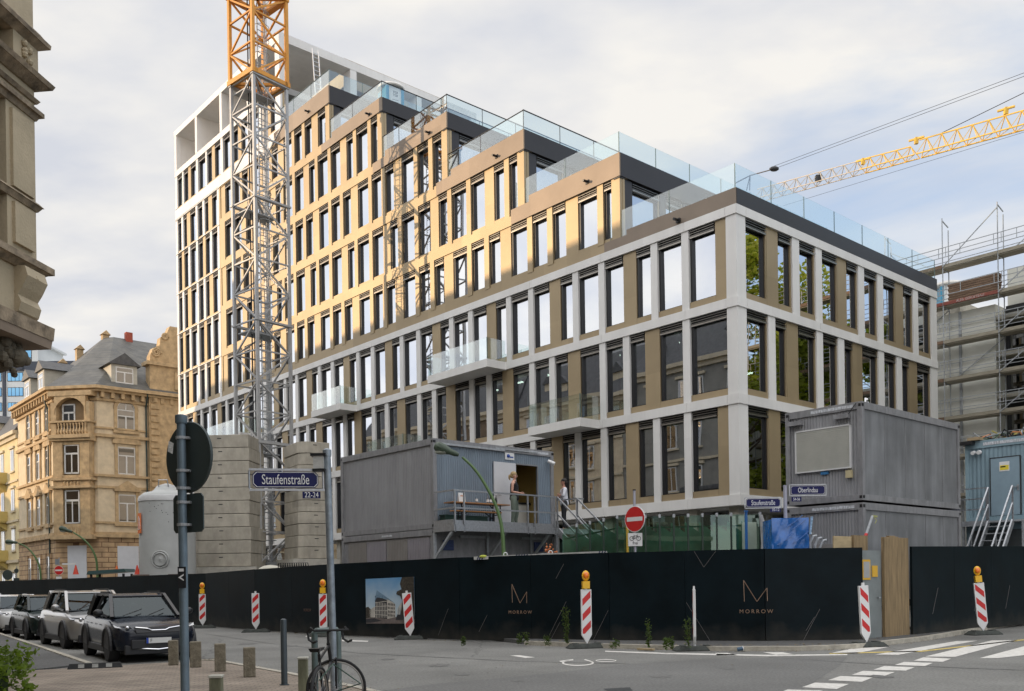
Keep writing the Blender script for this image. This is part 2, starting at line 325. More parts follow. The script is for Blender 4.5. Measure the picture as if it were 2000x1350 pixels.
HB=[Vector(p) for p in [(-46,70.5,0),(-25.5,51,0),(-12.56,38.08,0),(-9.38,33.88,0),(-5.67,29.61,0),(-1.46,25.98,0),(2.5,23.75,0),(6.15,22.55,0),(8.54,22.57,0)]]
HR=[Vector(p) for p in [(10.42,24.19,0),(16.14,29.26,0),(26,38,0)]]
flat('pavement',[(p.x,p.y) for p in kw[2:]]+[(40,52),(11.5,27.5),(9.5,24.3),(2.6,25.4),(-1.2,27.3)],.10,M_asph2,.11)
strip('kerb',kw[2:],.14,-.05,.155,M_kerb,-1)
# road markings: flat painted sheets
def mark(polys,name,col=None,label=None):
    b=MB()
    for q in polys:
        P=[atz(x,y,0)+Vector((0,0,.005)) for x,y in q]; b.add(P,[tuple(range(len(P)))])
    return tag(b.build(name,col or M_paint),kind='structure')
c6=lambda L:[(1400+x/3.3333,1000+y/3.3333) for x,y in L]
mark([c6([(740,921),(905,886),(1125,880),(905,922)]),c6([(1030,930),(1560,842),(1700,839),(1180,932)]),c6([(1355,943),(1790,838),(1960,836),(1550,945)]),c6([(1712,953),(2000,876),(2080,880),(2080,925),(1830,953)])],'zebra_crossing')
mark([c6(q) for q in [[(1345,948),(1525,957),(1470,978),(1280,970)],[(1220,978),(1407,985),(1355,1005),(1160,998)],[(1090,1005),(1290,1013),(1230,1035),(1020,1029)],[(950,1037),(1158,1045),(1090,1070),(880,1062)],[(805,1070),(1015,1080),(945,1108),(725,1097)],[(640,1113),(860,1122),(780,1155),(555,1143)],[(460,1158),(690,1165),(600,1205),(370,1195)]]],'dashed_marking')
mark([[(1182,1271.5),(1300,1275.5),(1500,1279.5),(1655,1278),(1655,1280.3),(1500,1282.3),(1300,1278),(1182,1273.5)],c6([(300,915),(430,915),(515,932),(400,934)]),c6([(-10,920),(70,920),(140,934),(0,934)])],'edge_line')
M_ypaint=mat('yellow_road_paint',(.55,.42,.12),.7,0,.3,8)
mark([[(1620,1276),(1800,1271.5),(2000,1249),(2000,1251),(1800,1273.5),(1620,1277.6)]],'yellow_line',M_ypaint)
c7=lambda L:[(900+x/3.3333,1000+y/3.3333) for x,y in L]
def ring(cx,cy,rx,ry,w,a0=0,a1=360,n=22):
    q=[]
    for i in range(n):
        t0=R(a0+(a1-a0)*i/n); t1=R(a0+(a1-a0)*(i+1)/n)
        q.append([(cx+rx*math.cos(t0),cy+ry*math.sin(t0)),(cx+rx*math.cos(t1),cy+ry*math.sin(t1)),(cx+(rx-w)*math.cos(t1),cy+(ry-w*.45)*math.sin(t1)),(cx+(rx-w)*math.cos(t0),cy+(ry-w*.45)*math.sin(t0))])
    return q
mark([c7([(320,936),(380,934),(485,948),(420,952)])]+[c7(q) for q in ring(762,984,105,20,14,-30,235)]+[c7(q) for q in ring(945,969,68,9,9,-20,330)]+[c7([(640,972),(730,960),(735,967),(650,979)]),c7([(810,960),(850,972),(842,976),(800,964)])],'bicycle_symbol')
mark([[(600,1242),(617,1247),(611,1249),(596,1243.5)],[(668,1250),(720,1252),(718,1254),(668,1253)]],'worn_lane_marks')
M_new=asphalt('newer_asphalt',(.135,.134,.128),.18)
flat2=[(690,1356),(860,1335),(1070,1316),(1230,1297),(1380,1288),(1530,1284),(1655,1283),(1640,1300),(1560,1352)]
P=[atz(x,y,0) for x,y in flat2]; b=MB(); b.add([(p.x,p.y,.0025) for p in P],[tuple(range(len(P)))]); tag(b.build('road_patch',M_new),kind='structure')
M_seam=mat('tar_seam',(.045,.045,.045),.5,0,.2,5)
for L in [[(400,1238),(520,1256),(700,1276),(1010,1292),(1230,1297)],[(1500,1284),(1700,1297),(1900,1306),(2010,1310)]]:
    b=MB(); Q_=[atz(x,y,0) for x,y in L]
    for p,q in zip(Q_[:-1],Q_[1:]):
        n_=8; d=(q-p)
        for i in range(n_): a=p+d*i/n_; c=p+d*(i+1)/n_; w=Vector((-d.y,d.x,0)).normalized()*random.uniform(.012,.03); b.add([(a.x-w.x,a.y-w.y,.0038),(c.x-w.x,c.y-w.y,.0038),(c.x+w.x,c.y+w.y,.0038),(a.x+w.x,a.y+w.y,.0038)],[(0,1,2,3)])
    tag(b.build('tar_seam',M_seam),kind='structure')
M_tar=mat('tar_patch',(.10,.10,.098),.9,0,.2,5)
mark([[(1178,1346),(1230,1343),(1236,1350),(1190,1352)]],'drain_cover',M_dark)
mark([[(215,1312),(262,1309),(272,1313),(226,1316)]],'inspection_cover',M_tar)
# =============== OFFICE BUILDING ===============
OB=thing('office_building','white gridded office block with bronze stepped terraces rising to the left behind the crane','building',WB(0,0,0),ANG)
J0,MOD=2.35,4.4
TS=[0,5.64,11.46,17.2,23.05,28.65,34.7]          # left-facade position where each terrace level starts (level 4..10)
ZS=[(4.74,8.08),(8.45,11.66),(12.02,15.05),(15.78,18.31),(18.74,21.52),(21.95,24.67),(25.1,27.83),(28.25,30.5),(31.45,33.95)]
TOWER=44.2; LEN=52.2; WID=16.45
def row_left(s0,s1,typ,first=None):
    out=[]
    k=-2
    pa=[('P',-.17,.17),('W',.17,1.37),('P',1.37,1.71),('W',1.71,2.51),('B',2.51,3.2),('W',3.2,4.23)]
    pb=[('P',-.17,.17),('W',.17,1.35),('B',1.35,2.1),('W',2.1,2.9),('P',2.9,3.25),('W',3.25,4.23)]
    while J0+MOD*k<s1:
        for t,a,b in (pa if typ=='A' else pb):
            a+=J0+MOD*k; b+=J0+MOD*k; a=max(a,s0+.45); b=min(b,s1-.2)
            if b-a<.12: continue
            if t=='W' and b-a<.42: t='P'
            out.append((t,a,b))
        k+=1
    out=[e for e in out if e[2]>s0+.45]
    return [('P',s0,s0+.46)]+out+[('P',s1-.2,s1)]
wins=[]   # (facade, s0,s1,z0,z1,zone)
fw=MB(); fb=MB(); ft=MB(); fd=MB()    # white frame, bronze cladding, dark terrace parapets
def Q(f,s,n,z): return (n,s,z) if f=='L' else (s,n,z)
def fbox(b,f,s0,s1,n0,n1,z0,z1,off=0):
    if f=='L': b.box(n0+off,n1+off,s0,s1,z0,z1)
    elif f=='R': b.box(s0,s1,n0+off,n1+off,z0,z1)
def do_row(f,els,z0,z1,zone,off=0,rowi=0):
    fr=fw if zone=='W' else fb
    for t,a,b in els:
        if t=='P':
            if a<=.001 and zone=='W':
                if f=='L': fr.box(0,.59,0,.46,z0,z1)
                continue
            fbox(fr,f,a,b,0,.16,z0,z1,off); fbox(fb,f,a-.02,b+.02,.16,.29,z0,z1,off)
        elif t=='B':
            fbox(fb,f,a,b,.05,.29,z0,z1,off)
        else:
            wins.append((f,a,b,z0,z1,zone,off,rowi))
types=['A','B','A','B','A','B','A','B','A']
rR4=[('P',0,.59),('W',.59,2.03),('B',2.03,2.8),('W',2.8,3.74),('P',3.74,4.25),('W',4.25,5.46),('P',5.46,5.95),('W',5.95,7.23),('B',7.23,7.99),('W',7.99,8.9),('P',8.9,9.42),('W',9.42,10.6),('P',10.6,11.12),('W',11.12,12.35),('B',12.35,13.1),('W',13.1,14.0),('P',14.0,14.5),('W',14.5,15.85),('P',15.85,16.45)]
rR3=[('P',0,.59),('W',.59,2.0),('P',2.0,2.48),('W',2.48,3.33),('B',3.33,4.15),('W',4.15,5.46),('P',5.46,5.95),('W',5.95,7.15),('P',7.15,7.65),('W',7.65,8.45),('B',8.45,9.25),('W',9.25,10.6),('P',10.6,11.12),('W',11.12,12.3),('P',12.3,12.8),('W',12.8,13.6),('B',13.6,14.4),('W',14.4,15.75),('P',15.75,16.45)]
for i,(z0,z1) in enumerate(ZS):
    lv=i-2; t0=TS[max(0,lv)] if i>2 else 0
    if i<3:
        els=row_left(0,LEN,types[i])
        if i==1: els=[e for e in els if not(e[1]<2.1 and e[2]<2.3)]+[('P',0,.46),('W',.46,2.18)]
        els=[e for e in els if not(e[0]=='P' and .2<e[1]<.5)]
        if i!=1: els=[e for e in els if e[1]>2.1 or e[1]<.1]+[('B',.46,.97),('W',.97,2.18)]
        do_row('L',els,z0,z1,'W',0,i); do_row('R',rR4 if i!=1 else rR3,z0,z1,'W',0,i)
    elif i<8:
        do_row('L',[e for e in row_left(t0,TOWER,types[i])],z0,z1,'B',0,i)
        # tower: white grid
        te=[]
        for j,s in enumerate((TOWER,TOWER+4.0)):
            L=[('P',-.0 if j==0 else -.17,.17+(.15 if j==0 else 0)),('W',.3,1.3),('P' if types[i]=='A' else 'B',1.3,1.62 if types[i]=='A' else 1.95),('W',1.62 if types[i]=='A' else 1.95,2.55),('B' if types[i]=='A' else 'P',2.55,3.0 if types[i]=='A' else 2.9),('W',3.0 if types[i]=='A' else 2.9,3.8)]
            te+=[(t,s+a,s+b) for t,a,b in L]
        te.append(('P',LEN-.35,LEN)); te=[(t,a,min(b,LEN-.34) if t=='W' else b) for t,a,b in te]
        do_row('L',te,z0-.35,z1+.0,'W',-.02,i)
    else:
        k=t0
        while k<LEN-1:
            do_row('L',[('P',k,k+.36),('W',k+.36,k+1.45),('B',k+1.45,k+1.95),('W',k+1.95,k+2.75),('P',k+2.75,k+3.0),('W',k+3.0,k+4.3 if k+4.6<LEN else LEN-.4)],z0-.1,z1,'W',-.02,i); k+=4.37
        fbox(fw,'L',LEN-.4,LEN,0,.3,z0,z1,-.02)
# horizontal bands, white part (levels 1-4) on both facades
for zt,zb in [(4.74,4.34),(8.45,8.08),(12.02,11.66),(15.4,15.05)]:
    fw.box(-.03,.44,-.03,LEN,zb,zt); fw.box(.44,WID,-.03,.44,zb,zt)
# thin shadow joints between band panels are gaps in a proud skin
for (zt,zb) in [(4.74,4.34),(8.45,8.08),(12.02,11.66),(15.4,15.05)]:
    k=J0
    pts=[0.46]
    while k<LEN: pts.append(k); k+=MOD
    pts.append(LEN); pts=[-.045]+pts
    for a,b in zip(pts[:-1],pts[1:]): fw.box(-.045,-.03,a+.008,b-.008,zb+.004,zt-.004)
    pr=[-.045,.59,5.7,10.86,WID]
    for a,b in zip(pr[:-1],pr[1:]): fw.box(a+.008,b-.008,-.045,-.03,zb+.004,zt-.004)
fb.box(.02,.44,.02,LEN,15.4,15.78); 
for i in range(3,8):
    z1=ZS[i][1]; z0n=ZS[i+1][0]-(.0 if i<7 else .45); t0=TS[i-2]
    fb.box(.0,.44,t0,TOWER,z1,z0n)
    fw.box(-.05,.42,TOWER-.0,LEN,z1+.02,z0n-.36)
fw.box(-.05,.42,TS[6],LEN,30.55,31.35); fw.box(-.05,.42,TS[6],LEN,33.95,34.4)
fw.box(-.05,.42,TOWER,LEN,15.1,15.45)
OW=fw
# terrace parapets: left run (seen lit) and right run (return, shade in its colour) per level
PZ=[(15.4,16.0),(18.31,19.28),(21.52,22.44),(24.67,25.49),(27.83,28.6),(30.5,31.56)]
for i,(zb,zt) in enumerate(PZ):
    a,b=TS[i],TS[i+1]; ft=MB()
    ft.box(-.06 if i else -.02,.5,a-.06 if i else -.02,b-.35,zb+.01,zt); ft.box(-.05 if i else -.01,.48,b-.35,b+.9,zb+.01,zt-(.28 if i else .2)); ft.build('terrace_parapet',M_taupe,OB)
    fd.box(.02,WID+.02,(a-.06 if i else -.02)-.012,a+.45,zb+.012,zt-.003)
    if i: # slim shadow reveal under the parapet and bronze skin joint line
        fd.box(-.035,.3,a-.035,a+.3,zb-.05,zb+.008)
# returns (face y=TS[i]) below the parapet
rg=MB()
for i in range(1,6):
    a=TS[i]; z0=PZ[i-1][0]+.3 if i>1 else 15.4; z1=PZ[i][0]-.02
    els=[('P',.03,.8),('W',.8,2.6),('P',2.6,3.0),('W',3.0,4.2),('P',4.2,5.0),('W',5.0,6.4),('P',6.4,6.9),('W',6.9,8.2),('P',8.2,9),('W',9,10.4),('P',10.4,11),('W',11,12.4),('P',12.4,13),('W',13,14.4),('P',14.4,16.4)]
    for t,s0,s1 in els:
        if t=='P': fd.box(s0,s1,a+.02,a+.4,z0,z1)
        else: wins.append(('R',s0,s1,z0,z1,'B',a,20))
# ground floor, recessed dark glazing
gf=MB(); gf.box(1.2,1.35,1.2,LEN-.4,0,4.34); gf.box(1.35,WID-.5,1.2,1.35,0,4.34)
for k in range(12): gf.box(.25,.6,J0+MOD*k-.2,J0+MOD*k+.2,0,4.34,1)
for k in range(4): gf.box(.3+5.1*k,.7+5.1*k,.3,.7,0,4.34,1)
fw.box(.44,1.5,.44,LEN,4.28,4.33); fw.box(1.5,WID,.44,1.5,4.28,4.33)
gfo=gf.build('ground_floor',[glassmat('dark_shop_glass',(.10,.14,.13),.25,.9),M_conc],OB)
# tower pergola: deep open portal frame on top
pg=MB(); t6=TS[6]; zp=34.4; zr=37.57; D=5.2
pg.box(-.07,D,t6,LEN,zr-.42,zr)                      # roof slab edge / soffit over the left side
posts=[t6,t6+4.37,t6+8.74,t6+13.1,LEN-.42]
for s in posts:
    pg.box(-.06,.36,s,s+.36,zp,zr-.42)
    if s>t6+1: pg.box(.36,2.6,s+.02,s+.30,zp,zr-.42)
pg.box(-.067,WID,t6+.003,t6+1.1,zr-.55,zr-.003)             # beam across the short side
for s in (5.3,10.8,15.9): pg.box(s,s+.5,t6+.02,t6+.9,31.56,zr-.55)
pg.box(0,.45,t6+.02,t6+.7,31.3,zr-.55)
pg.box(9.5,WID-.6,t6+3.2,LEN-1,31.4,zr-.02,1)     # set-back plant walls
pg.box(2.6,3.0,LEN-4.6,LEN,zp,zr-.42); pg.box(2.7,3.0,t6+6.8,t6+12.9,zp,zr-.42)
pgo=pg.build('roof_pergola',[M_white,M_bronze],OB)
ph=MB(); ph.box(6.4,WID-1.2,t6+2.5,LEN-3,zr-.3,zr+1.5); ph.box(6.3,WID-1.1,t6+2.4,LEN-2.9,zr+1.5,zr+1.6)
ph.build('plant_room',M_bronze,OB)
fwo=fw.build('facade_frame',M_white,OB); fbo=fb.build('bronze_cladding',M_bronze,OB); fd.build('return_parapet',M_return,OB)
# slabs, ceilings and inner walls seen through the glass
inn=MB()
lv=[(4.4,4.7),(8.1,8.43),(11.7,12.0),(15.08,15.38),(18.36,18.72),(21.56,21.9),(24.7,25.08),(27.86,28.22),(30.6,31.4),(33.98,34.38)]
for i,(a,b) in enumerate(lv):
    t=TS[max(0,i-3)]
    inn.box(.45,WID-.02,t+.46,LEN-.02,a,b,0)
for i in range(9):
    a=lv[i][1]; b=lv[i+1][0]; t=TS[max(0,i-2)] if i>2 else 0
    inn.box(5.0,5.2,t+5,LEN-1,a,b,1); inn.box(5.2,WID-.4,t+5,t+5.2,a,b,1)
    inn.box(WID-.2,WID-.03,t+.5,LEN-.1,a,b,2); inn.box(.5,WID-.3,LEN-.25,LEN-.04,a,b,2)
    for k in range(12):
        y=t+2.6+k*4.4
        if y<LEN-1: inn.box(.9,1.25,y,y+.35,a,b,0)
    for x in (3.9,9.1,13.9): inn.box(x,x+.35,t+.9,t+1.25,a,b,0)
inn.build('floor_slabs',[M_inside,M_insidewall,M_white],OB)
# curtains / stored sheets behind some lower windows
cu=MB(); M_curt=mat('green_curtain',(.16,.30,.24),.8,0,.25,.8); M_curt2=mat('grey_curtain',(.35,.40,.42),.8,0,.2,.8)
rnd=random.Random(3)
for i in range(0,3):
    for f in 'LR':
        for (ff,a,b,z0,z1,zone,off,ri) in wins:
            if ff==f and ri==i and off==0 and rnd.random()<.55:
                w=(b-a)*rnd.uniform(.2,.45); s=a+(b-a-w)*rnd.random(); 
                cu.k=rnd.choice([0,0,1]); fbox(cu,f,s,s+w,.62,.64,z0+.1,z1-.25)
cu.build('inner_curtain',[M_curt,M_curt2],OB)
# windows
def proj_area(w):
    f,a,b,z0,z1,zone,off,ri=w
    P=[]
    for s,z in ((a,z0),(b,z1)):
        p=WB(off+.36,s,z) if f=='L' else WB(s,off+.36,z)
        P.append((p.x*F/p.y,(EYE-p.z)*F/p.y))
    if not(-1000<P[0][0]<1000): return 0
    return abs(P[0][0]-P[1][0])*abs(P[0][1]-P[1][1])*(0.3 if ri==20 else 1)
wins.sort(key=proj_area,reverse=True)
rj=random.Random(12)
def win_geo(fr,gl,bl,w):
    f,a,b,z0,z1,zone,off,ri=w
    o=off
    def X(B,s0,s1,n0,n1,za,zb,k=None):
        if f=='L': B.box(n0+o,n1+o,s0,s1,za,zb,k)
        else: B.box(s0,s1,n0+o,n1+o,za,zb,k)
    a+=.012; b-=.012
    far=.10; near=.06     # deeper dark jamb on the side away from the camera
    sill=.26 if ri<3 else .16
    if f=='L': X(fr,a,a+near,.15,.25,z0,z1,0); X(fr,b-far,b,.10,.25,z0,z1,0)
    else: X(fr,a,a+near,.15,.25,z0,z1,0); X(fr,b-.06,b,.06,.25,z0,z1,1); X(fr,b-.06-far*.8,b-.06,.12,.25,z0,z1,0)
    if f=='L': X(fr,a-.005,b+.005,.05,.25,z0,z0+sill,1)
    else: X(fr,a-.005,b+.005,.05,.25,z0,z0+sill,1)
    X(fr,a+near,b-far,.15,.25,z1-.30,z1,0); X(fr,a+near,b-far,.15,.25,z0+sill,z0+sill+.05,0)
    X(fr,a,b,.05,.12,z1-.04,z1,0)
    gz=(z0+sill+.04,z1-.29)
    jt=[rj.uniform(-.007,.007) for _ in range(3)]; jt.append(jt[0]-jt[1]+jt[2])
    if f=='L': gl.add([(o+.205+jt[0],a+near,gz[0]),(o+.205+jt[1],b-far,gz[0]),(o+.205+jt[2],b-far,gz[1]),(o+.205+jt[3],a+near,gz[1])],[(0,1,2,3)])
    else: gl.add([(a+near,o+.205+jt[0],gz[0]),(b-far+.02,o+.205+jt[1],gz[0]),(b-far+.02,o+.205+jt[2],gz[1]),(a+near,o+.205+jt[3],gz[1])],[(0,1,2,3)])
    h=.11
    for q in range(3): X(bl,a+.03,b-.03,.02+.01*q,.09+.01*q,z1-.075-q*.085,z1-.062-q*.085)
    X(bl,a+.03,b-.03,.03,.11,z1-.33,z1-.275)
zone_count=0
for w in wins[:100]:
    fr,gl,bl=MB(),MB(),MB(); win_geo(fr,gl,bl,w)
    # copies stay separate objects; the wall they sit in is the building
    wo_=fr.build('window',[M_black,M_bronze],OB,recalc=False); gl.build('pane',M_wglass,wo_,recalc=False); bl.build('blind',M_blind,wo_,recalc=False)
fr,gl,bl=MB(),MB(),MB()
for w in wins[100:]: win_geo(fr,gl,bl,w)
nfr=len(fr.f); fr.add(gl.v,gl.f,2); 
fr.add(bl.v,bl.f,3)
tag(fr.build('window',[M_black,M_bronze,M_wglass,M_blind],OB,recalc=False),kind='stuff')
# lit ceiling lamps in the offices
M_lamp=mat('office_lamp',(.9,.85,.6),.5,0,0,emit=(1,.86,.45,3.0)); M_lampw=mat('office_lamp_white',(.9,.9,.9),.5,0,0,emit=(1,.97,.9,3.5))
for (x,y,z,w,mm) in [(1.6,3.6,7.35,.12,M_lamp),(1.7,5.3,7.5,.12,M_lamp),(1.5,7.6,7.3,.14,M_lamp),(1.8,3.4,11.4,.7,M_lampw),(1.6,6.6,11.45,.6,M_lampw),(1.6,11.2,11.4,.7,M_lampw),(1.7,15.6,11.35,.7,M_lampw),(3.2,1.6,9.9,.5,M_lampw),(1.6,13.6,11.4,.5,M_lampw)]:
    b=MB(); 
    if mm is M_lamp: b.lathe([(.02,.5),(.07,.46),(.13,.08),(.12,0)],12,c=(x,y,z-.3))
    else: b.box(x,x+.12,y,y+w,z,z+.06)
    b.build('ceiling_lamp',mm,OB)
# glass balustrades on the terraces
ZG=[16.0,19.28,22.44,25.49,28.6,31.56]
M_joint=mat('glass_edge',(.10,.16,.15),.3,0,0)
for i,z in enumerate(ZG):
    a,b=TS[i],TS[i+1]; e=0 if i else 0
    g=MB(); J=MB(); n=max(2,int((b-a)/1.95)); h=.92 if i<5 else 1.0
    zz=z if i==0 else z
    y1=b+.6
    for q in range(n):
        s0=a+(y1-a)*q/n; s1=a+(y1-a)*(q+1)/n
        drop=.30 if q==n-1 and i>0 else 0
        g.box(.05,.065,s0+.01,s1-.01,zz-.05-(.25 if q==n-1 else 0),zz+h); J.box(.045,.07,s1-.012,s1+.012,zz-.25,zz+h)
    nx=7
    for q in range(nx):
        s0=.07+(WID-.1)*q/nx; s1=.07+(WID-.1)*(q+1)/nx
        g.box(s0+.01,s1-.01,a+.05,a+.065,zz-.05,zz+h); J.box(s1-.012,s1+.012,a+.045,a+.07,zz-.05,zz+h)
    J.box(.045,.07,a+.045,a+.07,zz,zz+h)
    if i in (2,3,4): J.box(.03,WID,a+.03,a+.075,zz+h,zz+h+.035); J.box(.03,WID,a+.09,a+.12,zz+.05,zz+.085); J.box(.03,.09,a,y1,zz+h,zz+h+.02)
    if i==5: J.box(.03,.09,a,y1,zz+h,zz+h+.02)
    go=g.build('glass_balustrade',M_rail,OB); J.build('glass_joint',M_joint if i not in(2,3,4) else M_black,go)
# facade balconies
def balcony(y0,y1,n,z):
    b=MB(); b.box(-n,-.047,y0,y1,z-.38,z-.02); o=b.build('balcony_slab',M_white,OB)
    g=MB(); L=y1-y0; k=max(2,round(L/1.5))
    for q in range(k): g.box(-n+.04,-n+.055,y0+L*q/k+.01,y0+L*(q+1)/k-.01,z-.04,z+.98)
    g.box(-n+.055,-.06,y0+.03,y0+.045,z-.04,z+.98); g.box(-n+.055,-.06,y1-.045,y1-.03,z-.04,z+.98)
    g.build('balcony_glass',M_rail,o)
    e=MB(); e.box(-n+.03,-n+.06,y0+.025,y0+.05,z,z+.99); e.build('glass_joint',M_joint,o)
balcony(26.0,29.3,1.15,12.02); balcony(12.86,17.5,1.22,12.02); balcony(6.94,10.15,1.2,8.45); balcony(38.6,44.0,1.3,12.02); balcony(19.7,23.1,1.25,8.45)
# small dark water spouts and camera stubs on the parapets
for (i,y) in [(0,2.6),(1,7.4),(2,13.3),(3,18.6),(4,24.2),(5,31.0)]:
    b=MB(); z=(PZ[i][0]+PZ[i][1])/2-.15; b.cyl((-.34,y,z),(-.02,y,z+.02),.055,.055,10); b.box(-.1,-.02,y-.09,y+.09,z-.08,z+.08); b.build('water_spout',M_black,OB)

LD=thing('ladder','slim aluminium ladder leaning up to the roof pergola beside the crane mast','ladder',WB(.45,30.9,30.9),ANG)
b=MB()
for x in (0,.42): b.bar((x,0,0),(x+.05,.5,4.3),.05)
b.build('side_rail',mat('bright_aluminium',(.6,.6,.6),.35,.6,.1),LD); b=MB()
for i in range(14): b.bar((.01+.05*i/14,.5*i/14,.25+i*.29),(.43+.05*i/14,.5*i/14,.25+i*.29),.03)
b.build('rung',mat('bright_aluminium',(.6,.6,.6)),LD)

# stains, grit and dry leaves on the road
rs=random.Random(31); M_stain=mat('oil_stain',(.115,.114,.108),.7,0,.4,6)
b=MB()
for (px,py,r_) in [(860,1300,.28),(905,1318,.16),(1290,1322,.22),(1010,1330,.13),(560,1262,.3),(1420,1306,.18),(1720,1322,.22),(760,1288,.2),(480,1258,.35)]:
    c=atz(px,py,0); b.add([(c.x+r_*rs.uniform(.5,1.1)*math.cos(k*.5236),c.y+1.4*r_*rs.uniform(.5,1.1)*math.sin(k*.5236),.0052) for k in range(12)],[tuple(range(12))])
tag(b.build('oil_stain',M_stain),kind='structure')
b=MB()
def grit(line,w,n,z,s0):
    for _ in range(n):
        i=rs.randrange(len(line)-1); p=line[i].lerp(line[i+1],rs.random()); d=(line[i+1]-line[i]).normalized(); q=p+Vector((-d.y,d.x,0))*w*abs(rs.gauss(0,1))*(-1 if w<0 else 1)*(1 if w>0 else -1)+Vector((0,0,z)); s=s0*rs.uniform(.4,1.5); a=rs.uniform(0,6.28); u=Vector((math.cos(a),math.sin(a),rs.uniform(-.2,.4)))*s; v=Vector((-math.sin(a),math.cos(a),rs.uniform(-.2,.4)))*s*.6
        b.add([q-u,q+v,q+u,q-v],[(0,1,2,3)])
grit(kw[2:],-.16,700,.012,.022); grit(kw[2:],.30,500,.115,.022); grit(kl[1:],.2,300,.07,.016); grit([HB[3],HB[4],HB[5]],-.2,300,.012,.02)
grit([atz(1700,1300,0),atz(500,1290,0)],.9,160,.012,.014)
tag(b.build('grit_and_leaf_litter',mat('leaf_litter',(.16,.12,.06),.9,0,.6,9),recalc=False),'scattered grit and dry leaves along the kerbs','litter',kind='stuff')
# =============== OTHER BUILDINGS ===============
M_wframe=mat('white_window_frame',(.62,.62,.60),.4,0,.05)
M_hglass=glassmat('old_window_glass',(.12,.14,.14),.22,.9)
M_slate=brickmat('slate_roof',(.085,.085,.08),(.12,.115,.10),(.05,.05,.05),.35,.22,.01,.6,.35)
M_slate2=mat('plain_slate',(.07,.07,.072),.6,0,.3,3,.3,20)
M_sand=mat('ochre_sandstone',(.64,.53,.37),.85,0,.16,1.5,.35,18)
M_sandtrim=mat('weathered_sandstone_trim',(.46,.33,.185),.85,0,.28,2.2,.5,14)
M_rustic=brickmat('rusticated_sandstone',(.46,.31,.18),(.51,.36,.21),(.16,.09,.05),1.1,.42,.03,.85,.9)
M_shutter=mat('white_roller_shutter',(.58,.60,.64),.5,0,.05,2)
def hwin(parent,f,s,z0,w,h,n=0.0,arch=False,trim=None,mull=True,style=0,col=None):
    """sash window in plane f ('L': x=n facing -x, 'R': y=n facing -y); s = centre along the wall"""
    fr=MB(); gl=MB(); d=.16
    def X(B,a,b,n0,n1,za,zb,k=None):
        if f=='L': B.box(n+n0,n+n1,a,b,za,zb,k)
        else: B.box(a,b,n+n0,n+n1,za,zb,k)
    a,b=s-w/2,s+w/2; t=.09; yb=z0+h*.68
    X(fr,a,a+t,-.03,.06,z0,z0+h); X(fr,b-t,b,-.03,.06,z0,z0+h); X(fr,a+t,b-t,-.03,.06,z0,z0+t); X(fr,a+t,b-t,-.03,.06,z0+h-t,z0+h)
    if mull:
        X(fr,s-t*.7,s+t*.7,-.035,.06,z0+t,yb-t*.5); X(fr,a+t,b-t,-.035,.06,yb-t*.5,yb+t*.6)
    def P(u,z):
        return (n-.012,u,z) if f=='L' else (u,n-.012,z)
    gl.add([P(a+t,z0+t),P(b-t,z0+t),P(b-t,z0+h-t),P(a+t,z0+h-t)],[(0,1,2,3)])
    if arch:
        pts=[P(s+w/2*math.cos(R(q*180/12)),z0+h+w/2*math.sin(R(q*180/12))) for q in range(13)]
        gl.add(pts,[tuple(range(13))])
        for q in range(12):
            p0=Vector(pts[q]); p1=Vector(pts[q+1]); fr.bar(p0,p1,.1,.1)
        X(fr,s-t*.5,s+t*.5,-.04,.05,z0+h,z0+h+w/2)
    o=fr.build('window',M_wframe,parent,recalc=False); gl.build('pane',M_hglass,o,recalc=False)
    if trim:
        tr=MB(); e=.26
        X(tr,a-e,a,-.12,.02,z0-.1,z0+h+(0 if arch else .25)); X(tr,b,b+e,-.12,.02,z0-.1,z0+h+(0 if arch else .25)); X(tr,a-e-.1,b+e+.1,-.2,.02,z0-.32,z0-.1)
        if arch:
            for q in range(14):
                t0=R(q*180/14); t1=R((q+1)*180/14)
                def PP(r,t,nn): 
                    u=s+r*math.cos(t); zz=z0+h+r*math.sin(t); return Vector((n+nn,u,zz)) if f=='L' else Vector((u,n+nn,zz))
                tr.add([PP(w/2,t0,-.12),PP(w/2+e+.05,t0,-.12),PP(w/2+e+.05,t1,-.12),PP(w/2,t1,-.12),PP(w/2,t0,.02),PP(w/2+e+.05,t0,.02),PP(w/2+e+.05,t1,.02),PP(w/2,t1,.02)],[(0,1,2,3),(4,7,6,5),(0,4,5,1),(1,5,6,2),(2,6,7,3),(3,7,4,0)])
        elif style==1:   # pediment
            X(tr,a-e-.12,b+e+.12,-.28,.02,z0+h+.25,z0+h+.42)
            A=[(a-e-.15,z0+h+.42),(b+e+.15,z0+h+.42),(s,z0+h+1.15)]; q=[Vector((n-.26,u,z)) if f=='L' else Vector((u,n-.26,z)) for u,z in A]
            tr.prism(q,(.27,0,0) if f=='L' else (0,.27,0))
        elif style==2:   # curved hood
            A=[(a-e-.2,z0+h+.25),(b+e+.2,z0+h+.25),(b+e+.2,z0+h+.5),(b-.1,z0+h+.95),(a+.1,z0+h+.95),(a-e-.2,z0+h+.5)]; q=[Vector((n-.2,u,z)) if f=='L' else Vector((u,n-.2,z)) for u,z in A]
            tr.prism(q,(.21,0,0) if f=='L' else (0,.21,0)); 
        tr.build('window_surround',trim,parent)
    return o
